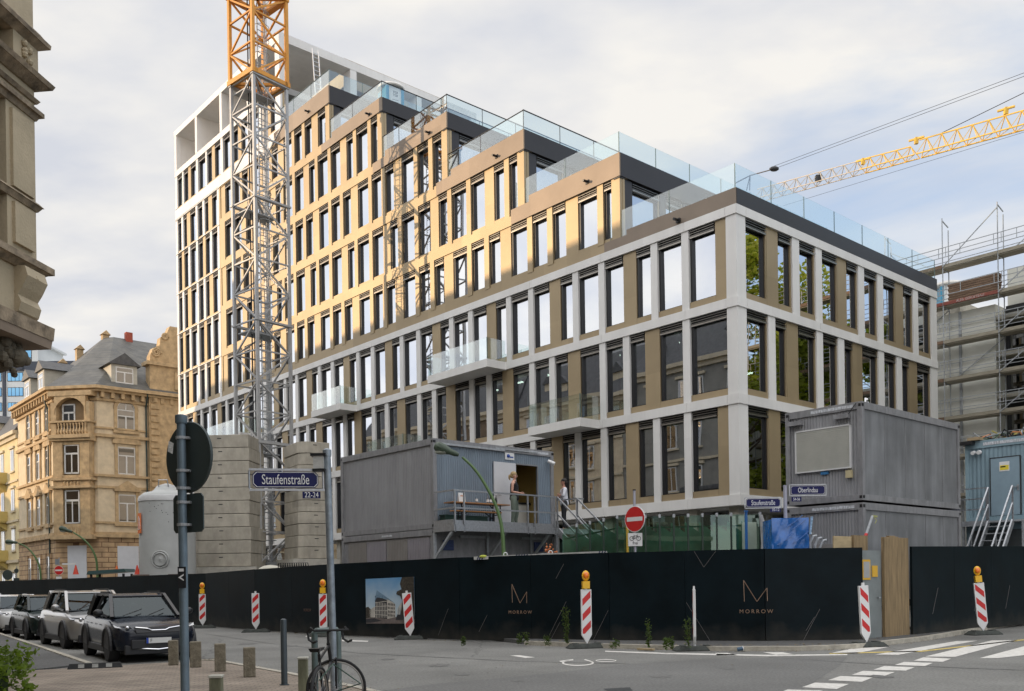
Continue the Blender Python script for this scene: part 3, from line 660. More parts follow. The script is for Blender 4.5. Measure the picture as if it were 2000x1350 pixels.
# ---- sandstone corner house ----
SHP=WB(-5.4,63.0,0); SH=thing('corner_house','ochre sandstone corner house with slate mansard, arched loggia and scrolled gable left of the tower','house',SHP,ANG)
a_,b_=3.0,2.6; ze=18.3
b=MB()
body=[(b_,0),(15,0),(15,15),(0,15),(0,a_)]
b.prism([(x,y,6.0) for x,y in body],(0,0,ze-6.0)); b.build('wall',M_sand,SH)
b=MB(); b.prism([(x,y,0) for x,y in [(b_+.0,-.06),(15,-.06),(15,15),(-.06,15),(-.06,a_)]],(0,0,6.0)); b.build('ground_floor_wall',M_rustic,SH)
def course(z0,z1,e,m=M_sandtrim,name='cornice'):
    b=MB(); b.prism([(x,y,z0) for x,y in [(b_-e*.4,-e),(15.1,-e),(15.1,15),(-e,15),(-e,a_-e*.4)]],(0,0,z1-z0)); return b
b=course(5.85,6.12,.32); o=course(6.12,6.3,.2); b.add(o.v,o.f); 
for z0,z1,e in [(7.0,7.18,.14),(9.95,10.15,.12),(10.9,11.1,.22),(14.2,14.45,.24),(14.9,15.05,.12),(17.2,17.4,.2),(17.9,18.1,.55),(18.1,18.35,.8)]:
    o=course(z0,z1,e); b.add(o.v,o.f)
k=b_+.2
while k<15: b.box(k,k+.28,-.5,.0,17.45,17.9); k+=.85
k=a_
while k<15: b.box(-.5,0,k,k+.28,17.45,17.9); k+=.85
b.build('cornice',M_sandtrim,SH)
# chamfer bay
cb=MB(); 
def ch(t,n,z): # point on the chamfer, t 0..1, n outwards
    x=b_*(1-t); y=a_*t; d=Vector((-a_,-b_,0)).normalized(); return Vector((x,y,z))+d*n
def chbox(B,t0,t1,n0,n1,z0,z1,k=None):
    P=[ch(t0,n0,z0),ch(t1,n0,z0),ch(t1,n1,z0),ch(t0,n1,z0)]; B.prism(P,(0,0,z1-z0),k)
chbox(cb,.08,.30,0,.75,6.0,14.2); chbox(cb,.70,.92,0,.75,6.0,14.2); chbox(cb,.30,.70,0,.72,6.0,6.95); chbox(cb,.30,.70,0,.72,9.8,11.0); chbox(cb,.30,.70,0,.72,13.5,14.2)
for z0,z1,e in [(5.7,6.05,.95),(9.9,10.1,.95),(10.55,10.75,.9),(13.8,14.0,.95),(14.0,14.3,1.1),(15.3,15.45,.95)]: chbox(cb,.02,.98,0,e,z0,z1)
for t in (.05,.82): chbox(cb,t,t+.13,.1,.8,14.3,17.0)
for t in (.13,.2,.27,.34,.41,.48,.55,.62,.69,.76): p=ch(t,.85,14.3); cb.lathe([(.07,0),(.12,.25),(.05,.6),(.09,.95)],8,c=tuple(p))
for z in (6.9,10.95): 
    for t in (.34,.42,.5,.58,.66): p=ch(t,.72,z-.85); cb.lathe([(.06,0),(.1,.25),(.05,.5),(.07,.7)],8,c=tuple(p))
# loggia arch above the bay
for q in range(12):
    t0=R(q*15); t1=R((q+1)*15); c0=(.5-.36*math.cos(t0),16.0+1.35*math.sin(t0)); c1=(.5-.36*math.cos(t1),16.0+1.35*math.sin(t1))
    P=[ch(c0[0],.85,c0[1]),ch(c1[0],.85,c1[1]),ch(c1[0],.85,17.6),ch(c0[0],.85,17.6)]; d=Vector((a_,b_,0)).normalized()*.5; cb.prism(P,d)
chbox(cb,.0,1.0,.0,.9,17.5,17.9); cb.build('corner_bay',M_sandtrim,SH)
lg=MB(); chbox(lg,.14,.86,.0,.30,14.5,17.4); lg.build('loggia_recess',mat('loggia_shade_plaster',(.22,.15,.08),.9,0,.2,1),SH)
def chwin(t0,t1,n,z0,z1):
    f=MB(); 
    for (p,q,u,v) in [(t0,t0+.03,z0,z1),(t1-.03,t1,z0,z1),(t0,t1,z0,z0+.1),(t0,t1,z1-.1,z1),((t0+t1)/2-.012,(t0+t1)/2+.012,z0,z0+(z1-z0)*.68),(t0,t1,z0+(z1-z0)*.66,z0+(z1-z0)*.72)]: chbox(f,p,q,n,n+.06,u,v)
    o=f.build('window',M_wframe,SH); g=MB(); g.add([ch(t0,n+.03,z0),ch(t1,n+.03,z0),ch(t1,n+.03,z1),ch(t0,n+.03,z1)],[(0,1,2,3)]); g.build('pane',M_hglass,o)
chwin(.33,.67,.6,7.0,9.75); chwin(.33,.67,.6,11.1,13.5); chwin(.45,.75,.32,14.6,16.9)
s=MB(); chbox(s,.28,.72,.0,.1,.9,5.2); s.build('roller_shutter',M_shutter,SH)
for z0,h,st,ar in [(7.15,2.35,1,False),(11.2,2.3,2,False),(14.95,1.7,0,True)]:
    hwin(SH,'R',5.0,z0,1.5,h,0,ar,M_sandtrim,True,st); hwin(SH,'R',9.8,z0,1.4,h,-.25,ar,M_sandtrim,True,st)
    for s_ in (5.0,8.0,11.0): hwin(SH,'L',s_,z0,1.25,h,0,ar,M_sandtrim,True,st)
s=MB(); s.box(4.1,5.9,-.12,-.05,.9,5.15); s.build('roller_shutter',M_shutter,SH)
for s_ in (5.0,8.0,11.0): hwin(SH,'L',s_,1.6,1.2,2.8,-.06,False,M_rustic,True,0)
# quoins of the projecting gable bay and gable
q=MB(); q.box(6.9,12.6,-.4,0,0,18.3)
for i in range(21): 
    q.box(7.0,7.6+(.15 if i%2 else 0),-.50,-.4,6.3+i*.56,6.7+i*.56)
q.box(6.6,12.9,-.75,0,18.1,18.4); q.box(7.0,12.5,-.4,.6,18.4,20.8); q.box(6.7,12.8,-.6,.8,20.7,21.0)
pts=[(9.4,21.0),(14.4,21.0),(14.4,21.4),(14.1,22.2),(13.6,22.5),(13.5,23.2),(13.0,23.6),(12.7,24.3),(11.1,24.3),(10.8,23.6),(10.3,23.2),(10.2,22.5),(9.7,22.2),(9.4,21.5)]
q.prism([((x-11.9)*1.08+9.75,-.35,z) for x,z in pts],(0,.8,0))
for cx,cz,r in [(7.6,21.8,.42),(8.4,23.3,.3)]:
    q.tube([(cx+r*(1-i/30)*math.cos(i*.55),-.4,cz+r*(1-i/30)*math.sin(i*.55)) for i in range(26)],.09,6)
q.box(9.2,10.4,-.55,-.3,18.8,20.3); q.build('gable_bay',M_sandtrim,SH)
# mansard roof, hipped
rf=MB(); lo=[(-.7,a_-.3),(b_-.3,-.75),(15,-.75),(15,15),(-.7,15)]; hi=[(6.0,8.4),(6.6,7.6),(15,7.6),(15,9.2),(6.0,9.2)]; mid=[(1.6,a_+1.0),(b_+1.4,1.5),(15,1.5),(15,14.5),(1.6,14.5)]
n=5
V=[(x,y,18.35) for x,y in lo]+[(x,y,20.2) for x,y in mid]+[(x,y,24.6) for x,y in hi]
Fs=[(i,(i+1)%n,n+(i+1)%n,n+i) for i in range(n)]+[(n+i,n+(i+1)%n,2*n+(i+1)%n,2*n+i) for i in range(n)]+[tuple(range(2*n,3*n)),tuple(range(n-1,-1,-1))]
rf.add(V,Fs); roof=rf.build('roof',M_slate,SH)
for (f,s_) in [('R',4.9),('L',6.5),('L',11.0)]:
    d=MB()
    if f=='R': d.box(s_-1.1,s_+1.1,-.1,3.2,18.6,20.4); d.prism([(s_-1.4,-.3,20.4),(s_+1.4,-.3,20.4),(s_,-.3,21.4)],(0,4.0,0),1)
    else: d.box(-.1,3.2,s_-1.0,s_+1.0,18.6,20.4); d.prism([(-.3,s_-1.3,20.4),(-.3,s_+1.3,20.4),(-.3,s_,21.3)],(4.0,0,0),1)
    do=d.build('dormer',[mat('dormer_paint',(.42,.40,.34),.6,0,.1),M_slate2],roof)
    hwin(SH,f,s_,18.85,1.5,1.35,-.12,False,None)
for (x,y,h,r) in [(4.2,10.0,23.9,0),(6.2,8.8,25.3,0),(3.4,12.6,23.0,0),(7.9,7.4,25.5,1)]:
    c=MB(); c.box(x-.30,x+.30,y-.27,y+.27,21,h-.35); 
    if not r: c.prism([(x-.42,y-.38,h-.35),(x+.42,y-.38,h-.35),(x,y-.38,h+.05)],(0,.76,0))
    c.build('chimney',M_sandtrim if not r else mat('red_brick_chimney',(.33,.07,.04),.8,0,.15,4),roof)
g=MB(); g.tube([(-.5,4.4,18.2),(-.35,4.4,17.3),(-.15,4.4,16.8),(-.15,4.4,.3)],.07,8); g.tube([(6.7,-.6,18.1),(6.72,-.3,17.4),(6.72,-.12,17),(6.72,-.12,.3)],.07,8); g.build('drain_pipe',mat('dark_green_pipe',(.03,.05,.045),.5,0,.1),SH)
SH.scale=(1,1,1.035)
# ---- generic terrace houses ----
M_cream=mat('cream_render',(.66,.55,.32),.85,0,.10,1); M_creamtrim=mat('cream_trim',(.58,.50,.36),.8,0,.1,1); M_white2=mat('white_render',(.62,.62,.58),.85,0,.08,.8); M_yb=mat('yellow_balcony',(.58,.45,.16),.8,0,.08,1)
M_darkst=mat('brown_sandstone',(.20,.14,.09),.85,0,.2,1.2); M_greyst=mat('grey_render',(.26,.25,.22),.85,0,.15,1)
def rowhouse(label,y0,y1,x,depth,ze,wm,tm,face=-1,floors=4,balc=None,roofm=None,rh=4.0,group=None,trim=True,nb=3):
    """house whose street front is the plane x; face -1 looks to -x, +1 looks to +x"""
    root=thing('terrace_house',label,'house',WB(x,(y0+y1)/2,0),ANG,group); L=(y1-y0)/2; s=-face
    b=MB(); b.box(0,s*depth,-L,L,0,ze); b.build('wall',wm,root)
    c=MB(); c.box(-s*.45,0,-L-.02,L+.02,ze-.35,ze); c.box(-s*.2,0,-L,L,ze-.75,ze-.35); c.box(-s*.18,0,-L,L,4.3,4.6)
    fh=(ze-5.4)/(floors-1)
    for i in range(1,floors-1): c.box(-s*.12,0,-L,L,4.6+fh*i-.2,4.6+fh*i)
    c.build('cornice',tm,root)
    r=MB(); P=[(-s*.3,0),(s*1.6,rh*.72),(s*4.5,rh),(s*(depth-1.5),rh),(s*depth,0)]
    r.prism([(px,-L,ze+pz) for px,pz in P],(0,2*L,0)); ro=r.build('roof',roofm or M_slate2,root)
    for q in range(nb):
        yc=-L+2*L*(q+.5)/nb
        for i in range(floors):
            z0=1.2 if i==0 else 4.6+fh*(i-1)+.9
            w=MB(); w.box(-s*.07,-s*.001,yc-.6,yc+.6,z0,z0+2.1,0); w.add([(-s*.075,yc-.5,z0+.1),(-s*.075,yc+.5,z0+.1),(-s*.075,yc+.5,z0+2.0),(-s*.075,yc-.5,z0+2.0)],[(0,1,2,3)],1)
            w.box(-s*.09,-s*.07,yc-.04,yc+.04,z0,z0+2.1,0); w.box(-s*.18,0,yc-.85,yc+.85,z0+2.2,z0+2.42,2); w.box(-s*.15,0,yc-.78,yc+.78,z0-.15,z0,2)
            w.build('window',[M_wframe,M_hglass,tm],root)
        if q%2==0:
            d=MB(); d.box(s*.3,s*2.6,yc-.8,yc+.8,ze+.3,ze+2.0); d.prism([(s*.15,yc-1.05,ze+2.0),(s*.15,yc+1.05,ze+2.0),(s*.15,yc,ze+2.9)],(s*3.2,0,0),1); d.build('dormer',[tm,M_slate2],ro)
    if balc is not None:
        for i in range(1,floors):
            z=4.6+fh*(i-1); d=MB(); yc=-L+2*L*balc; d.box(-s*1.3,0,yc-1.7,yc+1.7,z-.1,z+.05); d.box(-s*1.3,-s*1.2,yc-1.7,yc+1.7,z,z+1.0); d.box(-s*1.2,0,yc-1.7,yc-1.6,z,z+1.0); d.box(-s*1.2,0,yc+1.6,yc+1.7,z,z+1.0); d.prism([(-s*1.1,yc-1.4,z-.1),(0,yc-1.4,z-.1),(0,yc-1.4,z-.9)],(0,2.8,0)); d.build('balcony',M_yb,root)
    return root
rowhouse('cream yellow terrace house with stacked yellow balconies beyond the sandstone corner house',78.1,90,-5.4,12,17.0,M_cream,M_creamtrim,-1,4,.5)
rowhouse('off white terrace house at the far left edge beyond the yellow balconies',90.1,105,-5.4,12,16.0,M_white2,M_creamtrim,-1,4,.3)
rowhouse('distant pale terrace house at the end of the street',105.1,124,-5.4,12,15.5,M_white2,M_creamtrim,-1,4,None)
# houses across the street: only seen as reflections and by the shade they throw
oy=[-34,-20,-6,8,22,36,50,64,78,92,106,120,134]
for i,(y0,y1) in enumerate(zip(oy[:-1],oy[1:])):
    lab=['brown','grey','ochre'][i%3]
    rowhouse('%s stone apartment house with slate mansard, mirrored in the office windows'%lab,y0,y1-.05,-33.0,12,(19.2 if y0<70 else 13.8)+[0,.7,-.4][i%3],[M_darkst,M_greyst,M_sand][i%3],M_creamtrim,1,5,None,None,([5.4,4.9,5.8][i%3] if y0<70 else 2.2),'apartment houses across the street',nb=4)
# ---- tower block in the distance ----
TB=thing('office_tower','white office tower with dark strips and blue windows far behind the old houses','tower',(-96,183,0),0)
b=MB(); b.box(-14,12,0,20,0,45.2); b.box(-.7,3.2,-.3,10,45.2,50.4); b.box(-.9,3.9,-.5,10.2,50.4,50.8); b.build('wall',mat('pale_tower_panel',(.62,.63,.62),.7,0,.06,.3),TB)
d=MB()
for x in (-3.9,.6,4.3,-8.5): d.box(x,x+.6,-.3,0,0,45.2)
d.box(-6,12,-.4,1,44.9,46.7); d.box(-.3,.3,-.6,-.3,45.2,50.6); d.build('dark_strip',mat('dark_cladding',(.035,.042,.06),.5,0,.1),TB)
M_bluew=glassmat('blue_window_glass',(.04,.12,.2),.6,.95,(.30,.62,.90))
for iz in range(15):
    z=42.9-iz*2.95
    for (x0,x1) in [(-5.5,-4.15),(-3.0,.1),(1.5,3.4),(5.3,8.4)]:
        w=MB(); w.box(x0,x1,-.06,-.001,z,z+1.75,0); w.add([(x0+.1,-.08,z+.1),(x1-.1,-.08,z+.1),(x1-.1,-.08,z+1.65),(x0+.1,-.08,z+1.65)],[(0,1,2,3)],1)
        for q in range(1,4): w.box(x0+(x1-x0)*q/4-.04,x0+(x1-x0)*q/4+.04,-.1,-.06,z,z+1.75,0)
        w.build('window',[M_black,M_bluew],TB)
w=MB(); w.box(.75,2.0,-.36,-.3,45.9,49.6,0); w.add([(.85,-.38,46),(1.9,-.38,46),(1.9,-.38,49.5),(.85,-.38,49.5)],[(0,1,2,3)],1); w.box(.85,1.9,-.4,-.37,47.3,47.5,0); w.build('window',[M_black,M_bluew],TB)
b=MB(); b.ball((-.2,3,51.9),.7,12); b.bar((-.2,3,50.6),(-.2,3,51.9),.15); b.bar((2.9,1,50.6),(2.9,1,52),.08); b.build('satellite_dish',M_steelm,TB)
# ---- foreground bay of the stone house on the left ----
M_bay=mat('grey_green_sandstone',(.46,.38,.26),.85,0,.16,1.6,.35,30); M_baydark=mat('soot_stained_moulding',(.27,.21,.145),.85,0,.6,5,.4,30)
BH=thing('stone_bay_house','weathered stone bay with cornices, balustrade and carved console, cut by the left edge','house',(-6.60,13,0),-math.atan(.115))
def ring2(B,e,z0,z1,e2=None,k=None,d=10.0):
    e2=e if e2 is None else e2
    e*=.66; e2*=.66
    B.add([(-4,-d,z0),(e,-d,z0),(e,e,z0),(-4,e,z0),(-4,-d,z1),(e2,-d,z1),(e2,e2,z1),(-4,e2,z1)],[(0,3,2,1),(4,5,6,7),(0,1,5,4),(1,2,6,5),(2,3,7,6),(3,0,4,7)],k)
b=MB(); b.box(-4,-.38,-10,-.38,5.25,14); b.box(-4,0,-10,0,9.45,14)
for (y0,y1) in [(-.62,0),(-3.6,-2.7),(-6.6,-5.7)]:
    b.box(-.4,0,y0,y1,6.1,8.3); 
b.box(-.4,0,-10,0,5.3,6.02); b.box(-.4,0,-10,0,8.25,8.62)
b.box(-.02,.05,-.52,-.10,6.3,6.85); b.box(-.02,.045,-.54,-.08,7.05,8.1)
b.build('wall',M_bay,BH)
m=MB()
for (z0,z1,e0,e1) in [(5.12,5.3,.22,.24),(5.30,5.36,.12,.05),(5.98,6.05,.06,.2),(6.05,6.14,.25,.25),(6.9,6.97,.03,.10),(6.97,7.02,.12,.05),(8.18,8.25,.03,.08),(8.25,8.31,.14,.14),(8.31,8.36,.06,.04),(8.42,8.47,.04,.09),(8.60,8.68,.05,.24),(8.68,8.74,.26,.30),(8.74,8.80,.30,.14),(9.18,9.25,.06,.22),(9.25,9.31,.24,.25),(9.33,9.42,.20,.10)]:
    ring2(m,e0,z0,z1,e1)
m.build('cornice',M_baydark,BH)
m=MB(); ring2(m,.18,5.0,5.2,.22); m.build('base_slab',mat('brown_base_slab',(.26,.20,.15),.8,0,.15,2),BH)
p=MB(); p.box(-.3,.04,-.5,.04,8.84,9.18)
for i in range(24): p.lathe([(.07,0),(.10,.07),(.05,.2),(.09,.28),(.06,.34)],10,c=(-.12,-.75-i*.27,8.84))
for i in range(5):
    p.ball((.06,-.25+.07*math.cos(i*2.1),8.9+i*.05),.05,8)
p.build('balustrade',M_bay,BH)
c=MB()
for (y,r) in [(-.25,1)]:
    pr=[(0,6.0),(.16,5.98),(.20,5.85),(.12,5.7),(.05,5.6),(.10,5.5),(.06,5.38),(0,5.34)]
    c.prism([(x,-.5,z) for x,z in pr],(0,.44,0)); c.prism([(-.5,x,z) for x,z in pr],(.44,0,0))
    c.tube([(.12+.07*(1-i/22)*math.cos(i*.6),-.28,5.85+.07*(1-i/22)*math.sin(i*.6)) for i in range(20)],.022,6)
c.build('scroll_console',M_bay,BH)
# carved console (lion mask) under the slab
l=MB(); rnd=random.Random(5)
l.ball((-.35,-.45,4.86),.30,18,sc=(1,1,1.0)); l.ball((-.10,-.30,4.80),.14,12); l.ball((-.02,-.24,4.76),.07,10); l.ball((-.14,-.1,4.86),.06,8)
for i in range(46):
    a=rnd.uniform(0,6.3); z=rnd.uniform(-.3,.22); l.ball((-.38+.30*math.cos(a),-.45+.32*math.sin(a),4.86+z),rnd.uniform(.04,.09),8)
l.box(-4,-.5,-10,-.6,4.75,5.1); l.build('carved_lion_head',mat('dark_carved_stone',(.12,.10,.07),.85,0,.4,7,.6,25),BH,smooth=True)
wd=MB(); wd.box(-.38,-.30,-2.7,-2.6,6.16,8.2); wd.box(-.38,-.30,-.72,-.62,6.16,8.2); wd.box(-.37,-.31,-2.6,-.72,7.4,7.5); wo_=wd.build('window_frame',M_black,BH)
g=MB(); g.add([(-.36,-2.6,6.16),(-.36,-.72,6.16),(-.36,-.72,8.2),(-.36,-2.6,8.2)],[(0,1,2,3)]); g.build('pane',M_hglass,wo_)
w2=MB(); w2.box(-14,-4,-14,-1.5,0,14); w2.build('wall',M_bay,BH)
# ---- neighbour under scaffold on the right ----
NB=thing('rendered_building','unfinished white rendered building behind scaffolding at the right edge','building',WB(20.9,0,0),ANG)
M_render=mat('white_scratch_render',(.70,.70,.64),.9,0,.10,.8)
b=MB(); b.box(0,14,-1.0,4.5,0,15.4); b.box(0,14,-14,-4.6,0,12.0); b.box(1.6,14,-4.6,-1.0,0,17.5); b.box(.4,14,-20,-3.2,0,12.3); b.build('wall',M_render,NB)
for z in (6.6,8.6,10.6,12.7,14.6): b=MB(); b.box(.02,1.6,-4.6,-1.0,z,z+.22); b.build('floor_slab',M_conc,NB)
b=MB(); b.box(1.2,1.55,-4.6,-1.05,0,15.5); b.build('dark_opening',M_dark,NB)
for z in (7.0,9.1,11.2,13.2):
    w=MB(); w.box(1.1,1.16,-4.4,-1.3,z,z+1.1); w.build('window',M_hglass,NB)
t=MB(); t.box(-.08,-.001,.68,.80,0,15.4); t.build('drain_pipe',M_steelm,NB)
# scaffold
SF=thing('scaffold','grey steel scaffold with timber decks wrapped around the white building','scaffold',WB(20.0,0,0),ANG)
M_plank=mat('scaffold_plank',(.20,.13,.085),.8,0,.35,4,.3,30,stretch=(8,.6,4)); M_deck=mat('scaffold_deck',(.30,.27,.21),.8,0,.25,4,stretch=(6,.6,4)); M_redpl=mat('red_brown_toe_board',(.24,.07,.05),.8,0,.35,3,stretch=(3,.5,3))
ys=[4.0,1.22,-1.5,-4.2,-6.9,-9.6,-12.3]; zs=[9.75,11.75,13.72,15.7,17.65]
for j,y in enumerate(ys):
    top=20.2 if j in (1,2,3) else 19.2
    for x in (0,.72):
        s=MB(); s.cyl((x,y,.1),(x,y,top-(.45 if x else 0)),.028,.028,8); s.build('standard',M_steelm,SF)
    for z in zs+[top]: s=MB(); s.bar((0,y,z-.12),(.72,y,z-.3 if z==top else z-.12),.045); s.build('cross_tube',M_steelm,SF)
for z in zs+[7.75,5.75]:
    for a,bb in zip(ys[:-1],ys[1:]):
        d=MB(); d.box(.02,.70,bb+.02,a-.02,z-.10,z-.03); d.build('deck',M_deck,SF)
        t=MB(); t.box(-.045,-.015,bb+.02,a-.02,z-.04,z+.13); t.build('toe_board',(M_redpl if int(z)==15 and bb>-2 else (M_plank if (int(z)+int(a))%2 else M_deck)),SF)
        r=MB(); 
        for h in (.5,1.0): r.bar((-.04,bb,z+h),(-.04,a,z+h),.032)
        for yy in (a-.18,bb+.18,a-.9): r.bar((-.04,yy,z+.5),(-.04,yy,z+1.0),.026)
        r.build('guard_rail',M_steelm,SF)
for (y0,z0,y1,z1) in [(1.22,17.65,-1.5,19.9),(-1.5,9.75,-4.2,11.7),(-4.2,15.7,-1.5,13.7),(-1.5,15.7,-4.2,17.6),(-1.5,11.75,-4.2,13.7)]:
    s=MB(); s.bar((-.06,y0,z0),(-.06,y1,z1),.04); s.build('diagonal_brace',M_steelm,SF)
for j_,(ya,yb) in enumerate(zip(ys[:-1],ys[1:])):
    for z in zs+[7.75]:
        r=MB(); r.bar((.76,yb,z+1.0),(.76,ya,z+1.0),.03); r.bar((.76,yb,z+.5),(.76,ya,z+.5),.03); r.build('inner_rail',M_steelm,SF)
        w_=MB(); w_.bar((.72,yb,z+.3),(.9,yb,z+.3),.035); w_.build('wall_tie',M_steelm,SF)
for q in range(6):
    p_=MB(); p_.box(.05+.1*q,.13+.1*q,2.6-.06*q,4.6-.13*q,17.0+.07*(q%3),17.04+.07*(q%3)); p_.build('loose_plank',M_plank,SF)
for (y0,z0,y1,z1) in [(1.22,11.75,-1.5,13.6),(-4.2,11.7,-6.9,13.6),(-1.5,17.65,-4.2,19.4),(4.0,13.7,1.22,15.6)]:
    s=MB(); s.bar((.78,y0,z0),(.78,y1,z1),.04); s.build('diagonal_brace',M_steelm,SF)
textmesh('ALFA GERÜSTBAU',.17,(-.048,-.15,15.745),(0,-1,0),(0,0,1),mat('faded_white_letters',(.5,.45,.42),.8,0,.1),'lettering',SF,.001,1.0)
# stack of formwork beams on the scaffold
ST=thing('board_stack','stack of weathered brown formwork boards on the scaffold deck','board stack',WB(20.36,-.15,15.72),ANG)
for i in range(9):
    b=MB(); b.box(-.2,.25,-1.25-.03*(i%3),1.2-.04*(i%2),i*.115,i*.115+.095); b.build('board',M_plank,ST)
# portable toilets
def toilet(loc,rz,label):
    t=thing('portable_toilet',label,'portable toilet',loc,rz,'portable toilets'); 
    b=MB(); b.box(-.55,.55,-.55,.55,0,2.05); b.box(-.28,.28,-.585,-.55,.25,1.95,2)
    b.box(-.57,-.38,-.575,.57,.1,2.0,1); b.box(.38,.57,-.575,.57,.1,2.0,1); b.build('cabin',[mat('white_plastic',(.66,.68,.68),.45,0,.05),mat('blue_plastic',(.04,.26,.42),.45,0,.1),M_signwhite],t,bevel=.03)
    r=MB(); r.lathe([(.80,0),(.82,.06),(.74,.18),(.45,.27),(.05,.30)],20,c=(0,0,2.05)); r.build('roof',mat('translucent_roof_plastic',(.62,.60,.56),.4,0,.08),t,smooth=True)
    textmesh('TOI\nTOI',.17,(0,-.592,1.6),(1,0,0),(0,0,1),M_black,'lettering',t,.001,1.1,bold=.004)
    for q in range(3):
        l=MB(); l.box(-.2,.2,-.592,-.586,1.25-q*.12,1.265-q*.12); l.build('print_line',M_black,t)
    return t
toilet(WB(1.9,24.9,28.3),ANG-.15,'white and blue portable toilet on the upper roof terrace')
toilet(WB(25.5,3.3,16.2),ANG-.9,'white and blue portable toilet on the roof behind the scaffold')
b=MB(); b.box(21.5,29,1,6,15.4,16.2); o=b.build('roof_platform',M_conc); o.location=WB(0,0,0); o.rotation_euler=(0,0,ANG); o.parent=None
tag(o,'pale concrete roof platform under the portable toilet behind the scaffold','platform')
# ---- trees across the side street (reflected in the right facade) ----
def leafmat(name,c):
    m=mat(name,c,.6,0,.45,1.3,spec=.2); t=m.node_tree; p=t.nodes['Principled BSDF']; p.inputs['Transmission Weight'].default_value=0
    ds=t.nodes.new('ShaderNodeBsdfTranslucent'); ds.inputs[0].default_value=(c[0]*1.8,c[1]*1.9,c[2]*.8,1); ms=t.nodes.new('ShaderNodeMixShader'); ms.inputs[0].default_value=.35
    t.links.new(p.outputs[0],ms.inputs[1]); t.links.new(ds.outputs[0],ms.inputs[2]); t.links.new(ms.outputs[0],t.nodes['Material Output'].inputs[0]); return m
M_leafy=leafmat('lime_leaves',(.19,.22,.03)); M_bark=mat('bark',(.10,.075,.05),.9,0,.3,5,.6,20)
def tree(loc,h,rad,seed,label,n=9000,ls=.17,group=None):
    rnd=random.Random(seed); t=thing('broadleaf_tree',label,'tree',loc,seed,group)
    b=MB(); b.tube([(0,0,0),(.1,.05,h*.25),(.0,.1,h*.5),(.15,0,h*.85)],[.32,.25,.18,.05],9)
    cl=[]
    for i in range(26):
        a=rnd.uniform(0,6.28); zz=rnd.uniform(.32,.98); rr=rad*math.sin(math.pi*min(1,(zz-.2)/.85))**.6*rnd.uniform(.3,.95); c=Vector((rr*math.cos(a),rr*math.sin(a),h*zz)); cl.append((c,rnd.uniform(.18,.36)*rad))
        b.tube([(0,0,h*(.2+zz*.35)),tuple(c*.5+Vector((0,0,h*.2+zz*h*.22))*.5*1.0),tuple(c)],[.09,.055,.02],5)
    b.build('trunk',M_bark,t); L=MB(); v=[];f=[]
    for i in range(n):
        c,r=cl[i%len(cl)]; d=Vector((rnd.gauss(0,1),rnd.gauss(0,1),rnd.gauss(0,.8))); d=d.normalized()*r*rnd.random()**.4; p=c+d
        u=Vector((rnd.gauss(0,1),rnd.gauss(0,1),rnd.gauss(0,.6))).normalized(); w=u.cross(Vector((rnd.gauss(0,1),rnd.gauss(0,1),rnd.gauss(0,1)))).normalized(); s=ls*rnd.uniform(.6,1.3); o=len(v)
        v+=[tuple(p-u*s),tuple(p+w*s*.5),tuple(p+u*s),tuple(p-w*s*.5)]; f.append((o,o+1,o+2,o+3))
    L.add(v,f); L.build('crown',M_leafy,t,recalc=False); return t
T1=tree((29,26.5,0),21.0,6.0,1,'lime tree with yellow green crown, closest to the crossing',22000,.23,'street trees on the side street')
T2=tree((31.5,37,0),22.5,6.6,2,'tallest lime tree, second from the crossing',22000,.23,'street trees on the side street')
for src,x,y,rz,lab in [(T1,32.5,46,2.0,'lime tree third from the crossing on the side street'),(T2,36.5,54.5,1.1,'lime tree fourth from the crossing on the side street'),(T1,43,62,4.0,'lime tree farthest from the crossing on the side street'),(T2,40,42,5.0,'lime tree standing behind the row on the side street'),(T2,35.5,30,3.1,'lime tree behind the one closest to the crossing'),(T1,37,49,2.7,'lime tree behind the third one on the side street'),(T1,30.5,32,5.6,'lime tree squeezed between the first two on the side street'),(T2,34,42,.6,'lime tree squeezed between the second and third on the side street')]:
    c=copy_tree(src); c.location=(x,y,0); c.rotation_euler=(0,0,rz); c['label']=lab; c.scale=(1,1,.78)
# =============== CRANES ===============
def truss_mast(B,h0,h1,s,cell,leg=.14,br=.07,k=0):
    """square lattice mast section, side s, centred on the local origin"""
    c=[(-s/2,-s/2),(s/2,-s/2),(s/2,s/2),(-s/2,s/2)]; z=h0; f=0
    for x,y in c: B.box(x-leg/2,x+leg/2,y-leg/2,y+leg/2,h0,h1,k)
    while z<h1-.1:
        zt=min(z+cell,h1)
        for i in range(4):
            a=c[i]; b=c[(i+1)%4]
            if (i+f)%2: a,b=b,a
            B.bar((a[0],a[1],z),(b[0],b[1],zt),br,k=k)
            B.bar((c[i][0],c[i][1],zt),(c[(i+1)%4][0],c[(i+1)%4][1],zt),br,k=k)
        z=zt; f+=1
CRP=WB(-5.85,26.0,0); CR=thing('tower_crane','tower crane mast, grey lattice below and orange above, before the white block','crane',tuple(CRP),ANG+R(8))
M_cgrey=mat('crane_grey_paint',(.40,.40,.40),.5,.2,.1,3)
S=2.05; zb=2.9
rd=random.Random(11)
sec=[(zb,9.2),(9.2,15.6),(15.6,22.0),(22.0,28.4)]
